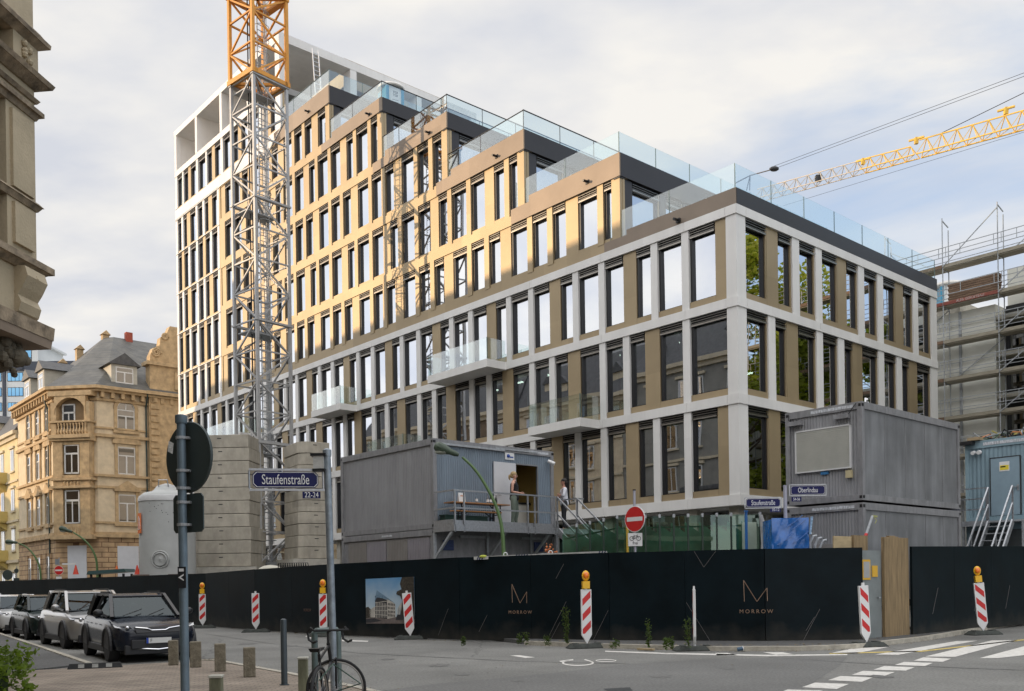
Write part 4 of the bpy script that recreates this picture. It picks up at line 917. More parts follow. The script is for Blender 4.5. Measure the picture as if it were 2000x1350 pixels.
for a,b_z in sec:
    m=MB(); truss_mast(m,a,b_z,S,1.59,.15,.075); m.box(-S/2-.12,S/2+.12,-S/2-.12,-S/2+.12,b_z-.12,b_z-.02); m.box(-S/2-.12,S/2+.12,S/2-.12,S/2+.12,b_z-.12,b_z-.02)
    m.bar((-S/2,-S/2,b_z-.1),(S/2,S/2,b_z-.1),.09); m.build('mast_section',M_cgrey,CR)
    p=MB(); p.box(-S/2+.1,S/2-.1,-.1,S/2-.1,b_z-.5,b_z-.44); 
    for q in range(5): p.bar((-S/2+.2+q*.35,-.05,b_z-.44),(-S/2+.2+q*.35,-.05,b_z+.6),.03)
    p.bar((-S/2+.2,-.05,b_z+.6),(S/2-.2,-.05,b_z+.6),.035); p.build('rest_platform',M_steelm,CR)
for a,b_z in [(28.4,33.0),(33.0,37.5),(37.5,42)]:
    m=MB(); truss_mast(m,a,b_z,S*1.03,1.62,.17,.085); m.bar((-S/2,-S/2,a+.1),(S/2,S/2,a+.1),.14); m.bar((S/2,-S/2,a+.1),(-S/2,S/2,a+.1),.14)
    for x in (-S/2,S/2): m.box(x-.16,x+.16,-S/2-.16,S/2+.16,a-.04,a+.2)
    for y in (-S/2,S/2): m.box(-S/2,S/2,y-.16,y+.16,a-.03,a+.19)
    m.build('mast_section',M_yellow,CR)
l=MB()
z=zb
for x in (.18,.62): l.bar((x,.35,zb),(x,.35,41.5),.045)
while z<41.5: l.bar((.18,.35,z),(.62,.35,z),.03); z+=.3
l.build('ladder',M_steelm,CR)
z=zb+1.2; ck=MB()
while z<41: 
    ck.tube([(.4+.42*math.cos(R(q*30-60)),.35-.42*math.sin(R(q*30-60))-.05,z) for q in range(11)],.018,5); z+=.75
for q in (1,4,7): ck.bar((.4+.42*math.cos(R(q*36-60)),.3-.42*math.sin(R(q*36-60)),zb+1),(.4+.42*math.cos(R(q*36-60)),.3-.42*math.sin(R(q*36-60)),41),.025)
ck.build('ladder_cage',M_steelm,CR)
cbm=MB(); cbm.tube([(-.5,.2,zb),(-.48,.25,12),(-.52,.2,24),(-.5,.2,41)],.035,6); cbm.tube([(-.42,.1,zb),(-.4,.15,15),(-.45,.1,30),(-.4,.1,41)],.025,6); cbm.build('power_cable',M_rubber,CR)
# top: slewing unit, cab, jib pointing away to the left
t=MB(); t.lathe([(1.3,42),(1.3,42.6),(1.0,42.8),(1.0,43.6)],20); t.build('slewing_ring',M_yellow,CR)
j=MB(); 
jd=Vector((-1,.35,0)).normalized(); jr=Vector((-jd.y,jd.x,0))
def J(a,w,z): return tuple(jd*a+jr*w+Vector((0,0,z)))
for k in range(16):
    a0=1+k*1.8; a1=a0+1.8
    for w in (-.6,.6): j.bar(J(a0,w,43.6),J(a1,w,43.6),.12); j.bar(J(a0,w,43.6),J((a0+a1)/2,0,44.8),.06); j.bar(J((a0+a1)/2,0,44.8),J(a1,w,43.6),.06)
    j.bar(J(a0,0,44.8),J(a1,0,44.8),.12)
j.build('jib',M_yellow,CR); c=MB(); c.box(.9,2.3,-1.9,-.5,42.9,45.0); c.build('cab',M_yellow,CR)
# cross base and ballast
fb_=MB(); fb_.box(-3.6,3.6,-.35,.35,2.5,2.9); fb_.box(-.35,.35,-3.6,3.6,2.5,2.9)
for x,y in ((-3.2,0),(3.2,0),(0,-3.2),(0,3.2)): fb_.box(x-.5,x+.5,y-.5,y+.5,0,2.5)
fb_.build('cross_frame',M_steelm,CR)
M_ball=mat('ballast_concrete',(.42,.385,.32),.9,0,.12,1.6,.3,14); streaks(M_ball,.82,1.08,1.0,.5); panelvar(M_ball,30,.66,.88,1.08)
def ballast(px0,px1,ytop,ybot,Y,n,label,rz=0.0,dep=2.2):
    a=atY(px0,ybot,Y); b=atY(px1,ybot,Y); t_=atY((px0+px1)/2,ytop,Y).z; w=b.x-a.x; h=(t_-a.z)/n
    root=thing('ballast_stack',label,'ballast',((a.x+b.x)/2,Y+dep/2,a.z),rz,'concrete ballast stacks of the crane')
    for i in range(n):
        ch=.38; B=MB(); W2=w/2*(1.0+(.03 if i<n*.3 else 0)); x0,x1=-W2,W2; z0=i*h+.012; z1=(i+1)*h-.012; dx=.02*((i*7)%3-1)
        B.prism([(x0+ch+dx,-dep/2,z0),(x1+dx-.02,-dep/2,z0),(x1+dx-.02,dep/2,z0),(x0+dx,dep/2,z0),(x0+dx,-dep/2+ch,z0)],(0,0,z1-z0))
        B.box(-.1+dx,.12+dx,-dep/2-.012,-dep/2+.03,z0+h*.66,z0+h*.74,1)
        B.build('ballast_block',[M_ball,M_dark],root,bevel=.02)
    f=MB(); f.box(-w/2-.5,w/2+.35,-dep/2-.2,dep/2,-.42,-.01); 
    for x in (-w/2,w/2-.4): f.box(x,x+.4,-.3,.3,-a.z,-.42)
    f.build('support_beam',M_conc,root); return root
ballast(376,493,849,1108,46.5,10,'tall stack of ten beige concrete ballast slabs left of the crane mast',-.05,2.4)
ballast(560,622,862,1092,46.8,10,'grey concrete ballast slabs right of the crane mast',.55,2.6)
# second crane jib
M_y2=mat('crane_yellow',(.72,.45,.06),.4,0,.1,2); M_y3=mat('pale_crane_lattice',(.50,.44,.36),.5,.1,.1,2)
C2=thing('crane_jib','yellow and grey lattice jib of a second crane crossing the sky on the right','crane',(0,0,0))
A0=atY(1478,392,84); A1=atY(2080,226,66); d=(A1-A0); Ln=d.length; d.normalize(); up=Vector((0,0,1)); rt=d.cross(up).normalized(); up2=rt.cross(d)
def T(a,w,h): return A0+d*a+rt*w+up2*h
def jsec(name,a0,a1,h0,h1,m,ch):
    j=MB(); n=max(2,int((a1-a0)/1.05)); st=(a1-a0)/n
    for i in range(n):
        s0=a0+i*st; s1=s0+st; f=lambda s:h0+(h1-h0)*(s-a0)/(a1-a0); mid=(s0+s1)/2
        for w in (-.5,.5):
            j.bar(T(s0,w,0),T(s1,w,0),ch); j.bar(T(s0,w,0),T(mid,0,f(mid)),.05); j.bar(T(mid,0,f(mid)),T(s1,w,0),.05)
        j.bar(T(s0,-.5,0),T(s1,.5,0),.04)
        m0=T(max(a0,mid-st),0,f(max(a0,mid-st))); j.bar(m0,T(mid,0,f(mid)),ch)
    j.build(name,m,C2)
jsec('lattice_boom',0,Ln*.40,1.0,.95,M_y3,.06); jsec('lattice_boom',Ln*.40,Ln*.58,1.0,.9,M_y2,.075); jsec('lattice_boom',Ln*.585,Ln,1.25,1.2,M_y2,.085)
x=MB(); x.box(-.01,.01,-.01,.01,0,.01)
for s_,hh in [(Ln*.40,1.05),(Ln*.575,1.5),(Ln*.84,1.8)]:
    b=MB(); P=T(s_,0,hh); b.bar(T(s_,0,hh-.5),P,.26); b.bar(T(s_-.6,0,hh-.1),T(s_+.6,0,hh-.1),.14); b.build('pulley_block',M_y2,C2)
b=MB(); P=T(Ln*.24,0,.45); b.box(P.x-.24,P.x+.24,P.y-.2,P.y+.2,P.z-.24,P.z+.24); b.build('trolley',M_black,C2)
c=MB(); H0=atY(1512,330,82)
for o in (0,.25): c.tube([H0+Vector((0,0,o)),atY(2090,116-o*28,60)],.018,5)
c.tube([atY(1835,262,72.5),atY(2060,152,65)],.03,5); c.tube([atY(1530,402,84),atY(2060,240,66)],.014,5)
c.tube([H0,atY(1465,343,84),atY(1436,358,85)],.05,5); c.tube([atY(1465,343,84),atY(1458,372,84)],.04,5); c.tube([atY(1465,343,84),atY(1464,372,84)],.04,5); c.build('hoist_rope',M_black,C2)
b=MB(); b.ball(tuple(H0),.28,10,sc=(1.6,1,.8)); b.build('pulley_block',M_black,C2)
# mast of that crane, outside the picture on the right
m=MB(); q=T(Ln+6,0,0); 
for zz in range(0,int(q.z)-1,2):
    for (sx,sy) in ((-1,-1),(1,-1),(1,1),(-1,1)):
        m.box(q.x+sx-.1,q.x+sx+.1,q.y+sy-.1,q.y+sy+.1,zz,zz+2)
    m.bar((q.x-1,q.y-1,zz),(q.x+1,q.y-1,zz+2),.1); m.bar((q.x+1,q.y+1,zz),(q.x+1,q.y-1,zz+2),.1); m.bar((q.x-1,q.y+1,zz),(q.x-1,q.y-1,zz+2),.1)
m.build('mast',M_y2,C2); jsec('lattice_boom',Ln,Ln+6,1.8,1.8,M_y2,.12)
# =============== SITE CONTAINERS ===============
M_cont=corrug('grey_ribbed_sheet',(.27,.272,.285)); M_contf=mat('grey_container_frame',(.25,.25,.26),.5,0,.12,2); M_contb=corrug('bluish_ribbed_sheet',(.175,.22,.27)); M_contp=mat('flat_grey_panel',(.20,.205,.215),.45,0,.2,.8,.1,8)
for _m in (M_cont,M_contb): streaks(_m,.88,1.07,1.2,.1)
streaks(M_contp,.72,1.12,.9,.12); streaks(M_contf,.70,1.08,2.0,.3)
M_print=mat('pale_print_strip',(.50,.52,.55),.5,0,.5,24,stretch=(1,1,.3))
def container(x0,y0,w,d,z0,h,label,ml=None,mf=None,group=None,flat=False,name='site_container',bay=None):
    """corner (x0,y0) of the building frame is the near corner; w along x, d along y"""
    t=thing(name,label,'container',WB(x0,y0,z0),ANG,group); F_=.14
    b=MB(); 
    for (x,y) in ((0,0),(w-F_,0),(0,d-F_),(w-F_,d-F_)): b.box(x,x+F_,y,y+F_,0,h)
    for z in (0,h-.19):
        hh=.16 if z==0 else .19
        b.box(F_,w-F_,0,F_,z,z+hh); b.box(F_,w-F_,d-F_,d,z,z+hh); b.box(0,F_,F_,d-F_,z,z+hh); b.box(w-F_,w,F_,d-F_,z,z+hh)
    for z in (.05,h-.13):
        for (x,y) in ((0,0),(w,0),(0,d)):
            b.box(x-.004+(0 if x==0 else -.10),x+.004+(.10 if x==0 else 0),y-.004,y+.002,z,z+.08,1) if y==0 else None
            b.box(-.004,.002,y+(.03 if y==0 else -.10),y+(.10 if y==0 else -.03),z,z+.08,1) if x==0 else None
    b.build('frame',[M_contf,M_black],t,bevel=.008)
    n=MB(); n.box(.045,.09,F_,d-F_,.16,h-.19); n.build('side_wall',ml or M_cont,t)
    n=MB(); n.box(F_,w-F_,.045,.09,.16,h-.19); 
    if bay is None: n.build('front_wall',mf or M_cont,t)
    n=MB(); n.box(.03,w-.03,.03,d-.03,h-.03,h+.0); n.box(w-.09,w-.045,F_,d-F_,.16,h-.19); n.box(F_,w-F_,d-.09,d-.045,.16,h-.19); n.box(.1,w-.1,.1,d-.1,.1,.16); n.build('roof_and_rear',M_contf,t)
    return t
# left stack
LX,LY=-11.73,3.0
cL=container(LX,LY,5.15,5.45,3.32,2.78,'grey ribbed upper site container with open door beside the crane',M_cont,M_contb,'site containers',bay=True)
fw_=MB(); D0,D1=3.43,4.40
fw_.box(.14,D0,.045,.09,.16,2.59); fw_.box(D1,5.01,.045,.09,.16,2.59); fw_.box(D0,D1,.045,.09,2.22,2.59); fw_.build('front_wall',M_contb,cL)
r=MB(); M_room=mat('yellow_room_wall',(.42,.30,.10),.8,0,.1,1); r.box(D0-.6,D1+.4,1.6,1.65,.16,2.4); r.box(D0-.65,D0-.6,.1,1.6,.16,2.4); r.box(D1+.4,D1+.45,.1,1.6,.16,2.4); r.box(D0-.6,D1+.4,.1,1.6,2.4,2.45); r.box(D0,D1,.0,.1,.14,.16); r.build('room_lining',M_room,cL)
r=MB(); r.box(D0+.25,D1+.35,.85,1.55,.16,1.0); r.box(D0+.2,D1+.4,.8,1.6,1.0,1.06,1); r.build('kitchen_counter',[mat('pale_cupboard',(.52,.50,.45),.5,0,.06),M_black],cL)
r=MB(); r.box(D0-.03,D0,.02,.05,.16,2.22); r.box(D1,D1+.03,.02,.05,.16,2.22); r.box(D0,D1,.02,.05,2.22,2.26); r.build('door_frame',M_contf,cL)
r=MB(); r.box(D0-1.0,D0-.05,-.03,.015,.18,2.24); dr=r.build('door',mat('white_door',(.60,.60,.62),.4,0,.03),cL); h_=MB(); h_.bar((D0-.92,-.08,1.15),(D0-.75,-.08,1.15),.025); h_.build('handle',M_steel,dr)
s=MB(); s.box(2.95,3.35,.01,.03,2.35,2.58,0); s.ball((3.08,.0,2.47),.06,8,1); s.box(3.14,3.30,.0,.01,2.42,2.46,1); s.build('info_sign',[M_signwhite,mat('sign_blue',(.02,.07,.33),.4,0,.05)],cL)
s=MB(); s.box(.2,2.9,-.05,.0,2.60,2.66); s.box(2.5,4.4,-.03,.0,2.66,2.70); s.build('light_tube_channel',M_steelm,cL)
s=MB(); s.box(4.0,4.9,-.006,-.001,2.64,2.72); s.build('maker_strip',M_print,cL)
s=MB(); s.tube([(4.85,-.02,2.40),(4.85,-.12,2.42)],.02,6); s.cyl((4.80,-.1,2.42),(4.92,-.28,2.32),.06,.06,10); s.build('camera',M_signwhite,cL)
cL2=container(LX,LY,5.15,5.45,.55,2.75,'grey site container underneath the one with the open door',M_cont,M_contf,'site containers')
s=MB()
for q,c_ in enumerate([0,1,0,1]): s.box(.03,.044,.3+q*1.2,1.45+q*1.2,.3,2.5,c_)
s.build('replaced_panel',[corrug('lilac_grey_sheet',(.26,.245,.27)),corrug('beige_grey_sheet',(.23,.215,.20))],cL2)
s=MB(); s.box(-.006,-.001,2.3,2.9,2.62,2.68); s.build('maker_strip',M_print,cL2)
for xx in (1.0,3.6): 
    s=MB(); s.box(xx,xx+1.2,-.03,.03,2.5,2.58); s.build('light_fitting',M_steelm,cL2)
for xx in (.35,4.2):
    s=MB(); s.box(xx,xx+.4,-.005,.04,2.1,2.42); s.build('safety_board',mat('navy_safety_board',(.03,.05,.14),.5,0,.4,20),cL2)
# platform with railing
PFz=3.36; PF=thing('access_platform','galvanised access platform with railing in front of the open container door','platform',WB(LX,LY,PFz),ANG)
pw,pd=4.2,1.02
b=MB(); b.box(0,pw,-pd,-.02,-.04,0); b.build('grating',M_steelm,PF)
b=MB(); b.box(0,pw,-pd-.05,-pd,-.17,.03); b.box(-.05,0,-pd-.05,-.02,-.17,.03); b.box(0,pw,-pd+.01,-pd+.05,.03,.16); b.box(-.05,-.03,-pd,-.05,.03,.18); b.build('edge_channel',M_steel,PF)
for x in (.0,2.1,4.0): b=MB(); b.bar((x,-pd+.1,-.17),(x,-.0,-1.0),.07); b.box(x-.04,x+.04,-.06,0,-1.1,-.1); b.build('bracket',M_steelm,PF)
for x in (0,.35,2.95,3.25,pw-.05): 
    b=MB(); b.box(x-.02,x+.025,-pd-.05,-pd-.01,-.2,1.05); b.build('post',M_steel,PF)
b=MB()
for z in (.52,1.05): b.bar((-.02,-pd-.03,z),(pw,-pd-.03,z),.045); b.bar((-.02,-pd-.03,z),(-.02,-.05,z),.045)
b.build('hand_rail',M_steel,PF)
# stairs from the platform down towards the street
pw2=pw
STR=thing('site_stairs','galvanised stairs with handrails leading down from the landing where a man stands','stairs',WB(LX,LY,PFz),ANG)
b=MB(); b.box(4.22,6.3,-1.02,-.02,-.05,0); b.box(5.2,6.3,-.02,1.3,-.05,0); b.box(4.22,6.3,-1.07,-1.02,-.16,.02); b.build('landing',M_steelm,STR)
n=13; run=.27; rise=.225
for x in (4.27,5.2):
    s=MB(); s.bar((x,-1.05,-.05),(x,-1.05-n*run,-.05-n*rise),.05,.2); s.build('stringer',M_steel,STR)
    s=MB(); s.bar((x,-1.05,1.05),(x,-1.05-n*run,1.05-n*rise),.045); s.bar((x,-1.05,.5),(x,-1.05-n*run,.5-n*rise),.04); s.bar((x,-1.05,-.2),(x,-1.05,1.05),.05)
    s.bar((x,-1.05-n*run*.5,-n*rise*.5),(x,-1.05-n*run*.5,1.05-n*rise*.5),.04)
    if x>5: s.bar((x,-1.05,1.05),(x-.02,-.2,1.05),.045); s.bar((x+.3,-1.05,1.05),(x,-1.05,1.05),.045)
    s.build('hand_rail',M_steel,STR)
for i in range(n): s=MB(); s.box(4.3,5.17,-1.05-(i+1)*run,-1.05-i*run-.01,-.05-(i+1)*rise-.03,-.05-(i+1)*rise); s.build('tread',M_steelm,STR)
for (x,y) in ((4.25,-1.0),(6.2,-1.0),(6.2,1.2)): s=MB(); s.bar((x,y,-.05),(x,y,-PFz+.1),.09); s.build('post',M_steel,STR)
# right stack
RX,RY=-5.6,-7.72
def right_stack(z0,h,label,top):
    t=container(RX,RY,6.0,2.3,z0,h,label,M_cont,M_contp,'site containers'); 
    p=MB()
    for q in (1.3,2.5,3.7,4.85): p.box(q,q+.02,.035,.046,.2,h-.22)
    p.build('panel_joint',M_contf,t)
    s=MB(); s.box(-.006,-.001,.25,1.5,h-.14,h-.06); s.build('maker_strip',M_print,t)
    return t
cR=right_stack(3.66,2.62,'grey upper site container with closed white roller shutter at the right',1)
s=MB(); s.box(.0,.044,.36,1.95,.92,2.02,0)
for i in range(22): s.box(-.008,.0,.38,1.93,.94+i*.049,.94+i*.049+.036,0)
s.box(-.02,.044,.32,.36,.88,2.06,1); s.box(-.02,.044,1.95,1.99,.88,2.06,1); s.box(-.03,.044,.36,1.95,.88,.92,1); s.box(-.02,.044,.32,1.99,2.02,2.06,1)
s.build('roller_shutter',[mat('shutter_slats',(.42,.42,.38),.5,0,.06),mat('shutter_frame_white',(.6,.6,.6),.5,0,.05)],cR)
s=MB(); s.box(-.06,.04,.30,.46,.62,.82); s.build('socket_box',mat('cream_box',(.50,.43,.26),.5,0,.05),cR)
s=MB(); s.box(-.005,.044,1.0,1.22,.78,.86); s.build('blue_sticker',mat('sticker_blue',(.03,.16,.36),.5,0,.4,30),cR)
for y in (.35,1.75): 
    s=MB(); s.box(-.10,.04,y,y+.42,2.22,2.34); s.build('lamp_channel',M_contf,cR)
s=MB(); s.tube([(.02,.15,2.6),(-.06,.2,2.5),(-.08,.3,2.35),(-.05,.45,2.30)],.012,6); s.tube([(.02,2.2,2.6),(-.06,2.15,2.4),(-.06,2.0,2.30)],.012,6); s.build('power_cable',M_rubber,cR)
cR2=right_stack(.98,2.62,'grey lower site container with a flat hatch beneath the roller shutter one',0)
s=MB(); s.box(0,.044,.3,1.4,.0,1.55); s.build('hatch',mat('grey_hatch',(.24,.23,.22),.5,0,.1),cR2)
s=MB(); s.box(-.006,-.001,.95,1.25,.55,.64,0); s.box(-.006,-.001,.95,1.25,.46,.55,1); s.build('warning_strip',[M_signwhite,M_red],cR2)
# floodlight frame on that roof
RF=thing('floodlight_frame','small folded aluminium floodlight frame lying on the right container roof','lamp',WB(RX+.25,RY+.35,6.28),ANG)
b=MB(); 
for (p,q) in [((0,0,.02),(1.3,.3,.25)),((0,.6,.02),(1.3,.8,.25)),((0,0,.02),(0,.6,.02)),((1.3,.3,.25),(1.3,.8,.25)),((1.3,.3,.25),(1.5,.2,.0)),((.4,.1,.1),(1.1,.7,.25)),((1.1,.2,.3),(1.6,.6,.1)),((.6,0,.02),(1.2,.3,.34))]: b.bar(p,q,.045)
b.build('frame',mat('bright_aluminium',(.6,.6,.6),.35,.6,.1),RF); b=MB(); b.box(1.1,1.35,.3,.6,.05,.2); b.build('lamp_head',M_steel,RF)
# blue-grey container further back: its narrow end faces the street
def cont_end(z0,h,label,mw,name):
    t=thing('site_container',label,'container',WB(4.3,-8.62,z0),ANG,'site containers'); F_=.12; w=2.36
    b=MB()
    for y in (0,w-F_):
        for x in (0,5.9): b.box(x,x+F_,y,y+F_,0,h)
    for z,hh in ((0,.16),(h-.26,.26)): b.box(0,F_,F_,w-F_,z,z+hh); b.box(F_,5.9,0,F_,z,z+hh); b.box(F_,5.9,w-F_,w,z,z+hh)
    b.build('frame',mat('pale_blue_frame',(.22,.32,.37),.5,0,.08),t)
    b=MB(); b.box(.04,.08,F_,w-F_,.16,h-.26); b.box(F_,5.9,.04,.08,.16,h-.26); b.box(F_,5.9,w-.08,w-.04,.16,h-.26); b.box(.02,5.95,.02,w-.02,h-.02,h+.005); b.build('wall',mw,t); return t
cB=cont_end(3.46,2.78,'light blue-grey site container with closed door and yellow notice, far right',corrug('pale_blue_sheet',(.20,.29,.34),.14),0)
s=MB(); s.box(.0,.04,.60,1.52,.18,2.12); s.box(-.01,.04,.57,.60,.18,2.15,1); s.box(-.01,.04,1.52,1.55,.18,2.15,1); s.box(-.01,.04,.60,1.52,2.12,2.15,1); dr=s.build('door',[mat('pale_blue_door',(.24,.33,.39),.45,0,.06),M_dark],cB)
s=MB(); s.bar((-.06,.66,1.10),(-.06,.82,1.10),.03); s.bar((-.06,.66,1.10),(0,.66,1.10),.03); s.box(-.012,0,.63,.69,.98,1.18); s.build('handle',M_steel,dr)
s=MB(); s.box(-.008,-.001,.92,1.24,1.66,1.98,0); s.box(-.012,-.008,.94,1.22,1.70,1.86,1); s.box(-.014,-.012,1.04,1.2,1.79,1.83,2); s.build('notice',[M_signwhite,mat('notice_yellow',(.75,.6,.05),.5,0,.1),M_black],dr)
s=MB(); s.box(-.01,-.001,.1,1.75,2.60,2.70); s.build('maker_strip',M_print,cB)
for y in (2.05,1.86): s=MB(); s.cyl((-.02,y,2.38),(-.16,y,2.36),.075,.065,10); s.build('camera',M_signwhite,cB)
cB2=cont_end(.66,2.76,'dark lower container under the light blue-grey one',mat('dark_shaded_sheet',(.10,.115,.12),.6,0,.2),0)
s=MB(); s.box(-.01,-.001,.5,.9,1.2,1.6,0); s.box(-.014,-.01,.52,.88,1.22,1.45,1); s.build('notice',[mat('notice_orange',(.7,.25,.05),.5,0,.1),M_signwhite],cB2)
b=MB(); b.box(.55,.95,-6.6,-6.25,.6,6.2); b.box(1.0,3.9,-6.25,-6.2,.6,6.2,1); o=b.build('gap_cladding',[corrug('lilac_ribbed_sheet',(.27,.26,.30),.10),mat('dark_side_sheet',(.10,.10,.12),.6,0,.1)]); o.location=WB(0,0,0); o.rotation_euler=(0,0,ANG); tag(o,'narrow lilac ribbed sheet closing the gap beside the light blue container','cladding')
G2=thing('container_platform','steel landing with thin railing before the light blue-grey container','platform',WB(3.3,-7.35,3.42),ANG)
b=MB(); b.box(0,1.0,-1.15,1.2,-.06,0); b.box(-.05,0,-.0,1.2,-.16,.02); b.build('grating',M_steelm,G2)
b=MB()
for z in (.4,.75,1.1): b.bar((-.02,.0,z),(-.02,1.2,z),.035)
b.bar((-.02,0,0),(-.02,0,1.1),.045); b.bar((-.02,1.2,0),(-.02,1.2,1.1),.04); b.build('hand_rail',M_steel,G2)
b=MB()
for (x,y) in ((0.05,-1.1),(.05,1.15),(.95,1.15)): b.bar((x,y,-3.4),(x,y,-.06),.08)
b.build('support_leg',M_steelm,G2)
S2=thing('site_stairs','galvanised steel stairs at the far right going up to the light blue-grey container','stairs',WB(3.3,-7.35,3.42),ANG)
n=14; run=.20; rise=.235
for y in (-.05,-.80):
    s=MB(); s.bar((0,y,-.05),(-n*run,y,-.05-n*rise),.05,.18); s.build('stringer',M_steel,S2)
    s=MB(); s.bar((0,y,1.1),(-n*run,y,1.1-n*rise),.045); s.bar((0,y,.55),(-n*run,y,.55-n*rise),.04); s.bar((-n*run*.5,y,-n*rise*.5),(-n*run*.5,y,1.1-n*rise*.5),.04); s.bar((0,y,0),(0,y,1.1),.045); s.build('hand_rail',M_steel,S2)
for i in range(n): s=MB(); s.box(-(i+1)*run-.04,-i*run,-.78,-.07,-.05-(i+.6)*rise-.03,-.05-(i+.6)*rise); s.build('tread',M_steelm,S2)
# clutter on top
CL=thing('cable_heap','heap of tangled cables and hoses on the blue-grey container roof','cable heap',WB(4.35,-6.5,6.24),ANG)
rr=random.Random(9)
for i,mm in enumerate([M_rubber,mat('yellow_hose',(.45,.38,.10),.6,0,.1),mat('green_hose',(.05,.11,.05),.6,0,.1),M_rubber,M_steelm,mat('orange_hose',(.5,.2,.08),.6,0,.1)]):
    b=MB(); pts=[(rr.uniform(0,1.2),rr.uniform(-1.6,.15),.04+rr.uniform(0,.3)) for _ in range(9)]; pts.sort(key=lambda p:p[1]); b.tube(pts,.025,6); b.build('hose',mm,CL)
b=MB(); b.box(-.3,.1,-.1,.35,-.12,.0); b.box(-.2,.15,-.3,.1,.02,.12,1); b.build('junction_box',[M_black,mat('brass_box',(.4,.3,.18),.5,.2,.1)],CL)
# =============== SILO ===============
SI=thing('mortar_silo','grey dry mortar silo with domed top and round hatch behind the hoarding','silo',tuple(Vector((-16.5,44.5,0))))
M_silo=mat('silo_grey',(.42,.43,.42),.55,0,.12,.9)
b=MB(); b.lathe([(1.28,2.2),(1.28,5.8),(1.30,5.8),(1.24,6.0),(1.05,6.15),(.72,6.22),(.6,6.3),(.45,6.5),(.1,6.62)],32); b.build('tank',M_silo,SI,smooth=True)
b=MB(); b.lathe([(1.31,5.72),(1.31,5.86),(1.27,5.98),(1.18,6.02)],32); b.build('rim',mat('silo_rim',(.55,.55,.55),.4,0,.08),SI,smooth=True)
hd=Vector((.36,-.93,0)).normalized(); P0=Vector((.1,-1.22,2.95)); 
b=MB()
for r0,r1,o in [(.44,.36,.03),(.36,.30,.08),(.30,.02,.05)]:
    pts0=[];n=24
    for q in range(n):
        a=2*math.pi*q/n; a2=2*math.pi*(q+1)/n
        b.add([P0+Vector((math.cos(a)*r0,-.02,math.sin(a)*r0)),P0+Vector((math.cos(a2)*r0,-.02,math.sin(a2)*r0)),P0+Vector((math.cos(a2)*r1,-o-.03,math.sin(a2)*r1)),P0+Vector((math.cos(a)*r1,-o-.03,math.sin(a)*r1))],[(0,1,2,3)])
b.tube([P0+Vector((.4*math.cos(R(a)),-.04,.4*math.sin(R(a)))) for a in range(0,360,20)],.035,6,closed=True); b.build('round_hatch',M_silo,SI,smooth=True)
b=MB(); b.prism([(-1.25,-1.2,2.2),(1.25,-1.2,2.2),(1.25,1.2,2.2),(-1.25,1.2,2.2)],(0,0,.06)); 
for x in (-1.1,1.1):
    for y in (-1.1,1.1): b.box(x-.1,x+.1,y-.1,y+.1,0,2.2)
b.prism([(-1.2,-1.25,2.2),(-.55,-1.25,2.2),(-.85,-1.25,1.6)],(0,.1,0)); b.box(-.3,1.2,-1.3,-1.2,1.7,2.2); b.build('base_frame',mat('rusty_brown_steel',(.16,.12,.10),.6,.2,.2,3),SI)
b=MB(); b.prism([(-1.12+.0,-.70,4.2),(-.86,-1.0,4.2),(-.86,-1.0,5.15),(-1.12,-.70,5.15)],(-.02,-.02,0)); b.build('orange_label',mat('label_orange',(.75,.18,.04),.5,0,.05),SI)
b=MB(); pr=[(-1.05,4.3),(-1.05,4.5),(-.95,4.35),(-.92,5.0)]; b.tube([Vector((-1.10,-.76,4.38)),Vector((-1.04,-.83,5.0)),Vector((-.96,-.92,4.85)),Vector((-.93,-.96,4.4)),Vector((-1.10,-.76,4.38))],.022,6); b.build('logo_mark',M_signwhite,SI)
b=MB()
for i in range(14): a=rr.uniform(-1.9,-.9); z=rr.uniform(4.6,5.6); b.ball((1.28*math.cos(a),1.28*math.sin(a),z),.02,6)
b.build('scuff_mark',M_black,SI)
b=MB(); b.tube([(-.25,-.4,6.3),(-.2,-.5,6.75),(.2,-.5,6.75),(.25,-.4,6.3)],.03,6); b.build('lifting_eye',M_steel,SI)
# =============== HOARDING ===============
M_hoard=mat('midnight_blue_hoarding',(.0035,.0085,.0115),.5,0,.35,1.2,.05,6,spec=.12); _t=M_hoard.node_tree; _p=_t.nodes['Principled BSDF']; _src=_p.inputs['Base Color'].links[0].from_socket
_tx=_t.nodes.new('ShaderNodeTexCoord'); _s=_t.nodes.new('ShaderNodeSeparateXYZ'); _t.links.new(_tx.outputs['Object'],_s.inputs[0]); _n=_t.nodes.new('ShaderNodeTexNoise'); _n.inputs['Scale'].default_value=2.6; _n.inputs['Detail'].default_value=8; _t.links.new(_tx.outputs['Object'],_n.inputs['Vector'])
_a=_t.nodes.new('ShaderNodeMath'); _a.operation='MULTIPLY_ADD'; _t.links.new(_n.outputs[0],_a.inputs[0]); _a.inputs[1].default_value=-.9; _t.links.new(_s.outputs[2],_a.inputs[2]); _r=_t.nodes.new('ShaderNodeMapRange'); _r.inputs[1].default_value=-.42; _r.inputs[2].default_value=.05; _r.inputs[3].default_value=.55; _r.inputs[4].default_value=0; _t.links.new(_a.outputs[0],_r.inputs[0])
_m=_t.nodes.new('ShaderNodeMix'); _m.data_type='RGBA'; _m.inputs[7].default_value=(.055,.05,.042,1); _t.links.new(_r.outputs[0],_m.inputs[0]); _t.links.new(_src,_m.inputs[6]); _t.links.new(_m.outputs[2],_p.inputs['Base Color'])
M_copper=mat('copper_print',(.30,.20,.14),.5,.2,.1); M_print2=mat('pale_line_print',(.16,.15,.15),.5,0,.1)
HO=thing('hoarding','midnight blue site hoarding with thin copper logos and a picture panel along the kerb','fence')
def hz(p): return 2.19+(.15 if p.y<26 else .15*max(0,(38-p.y)/12))
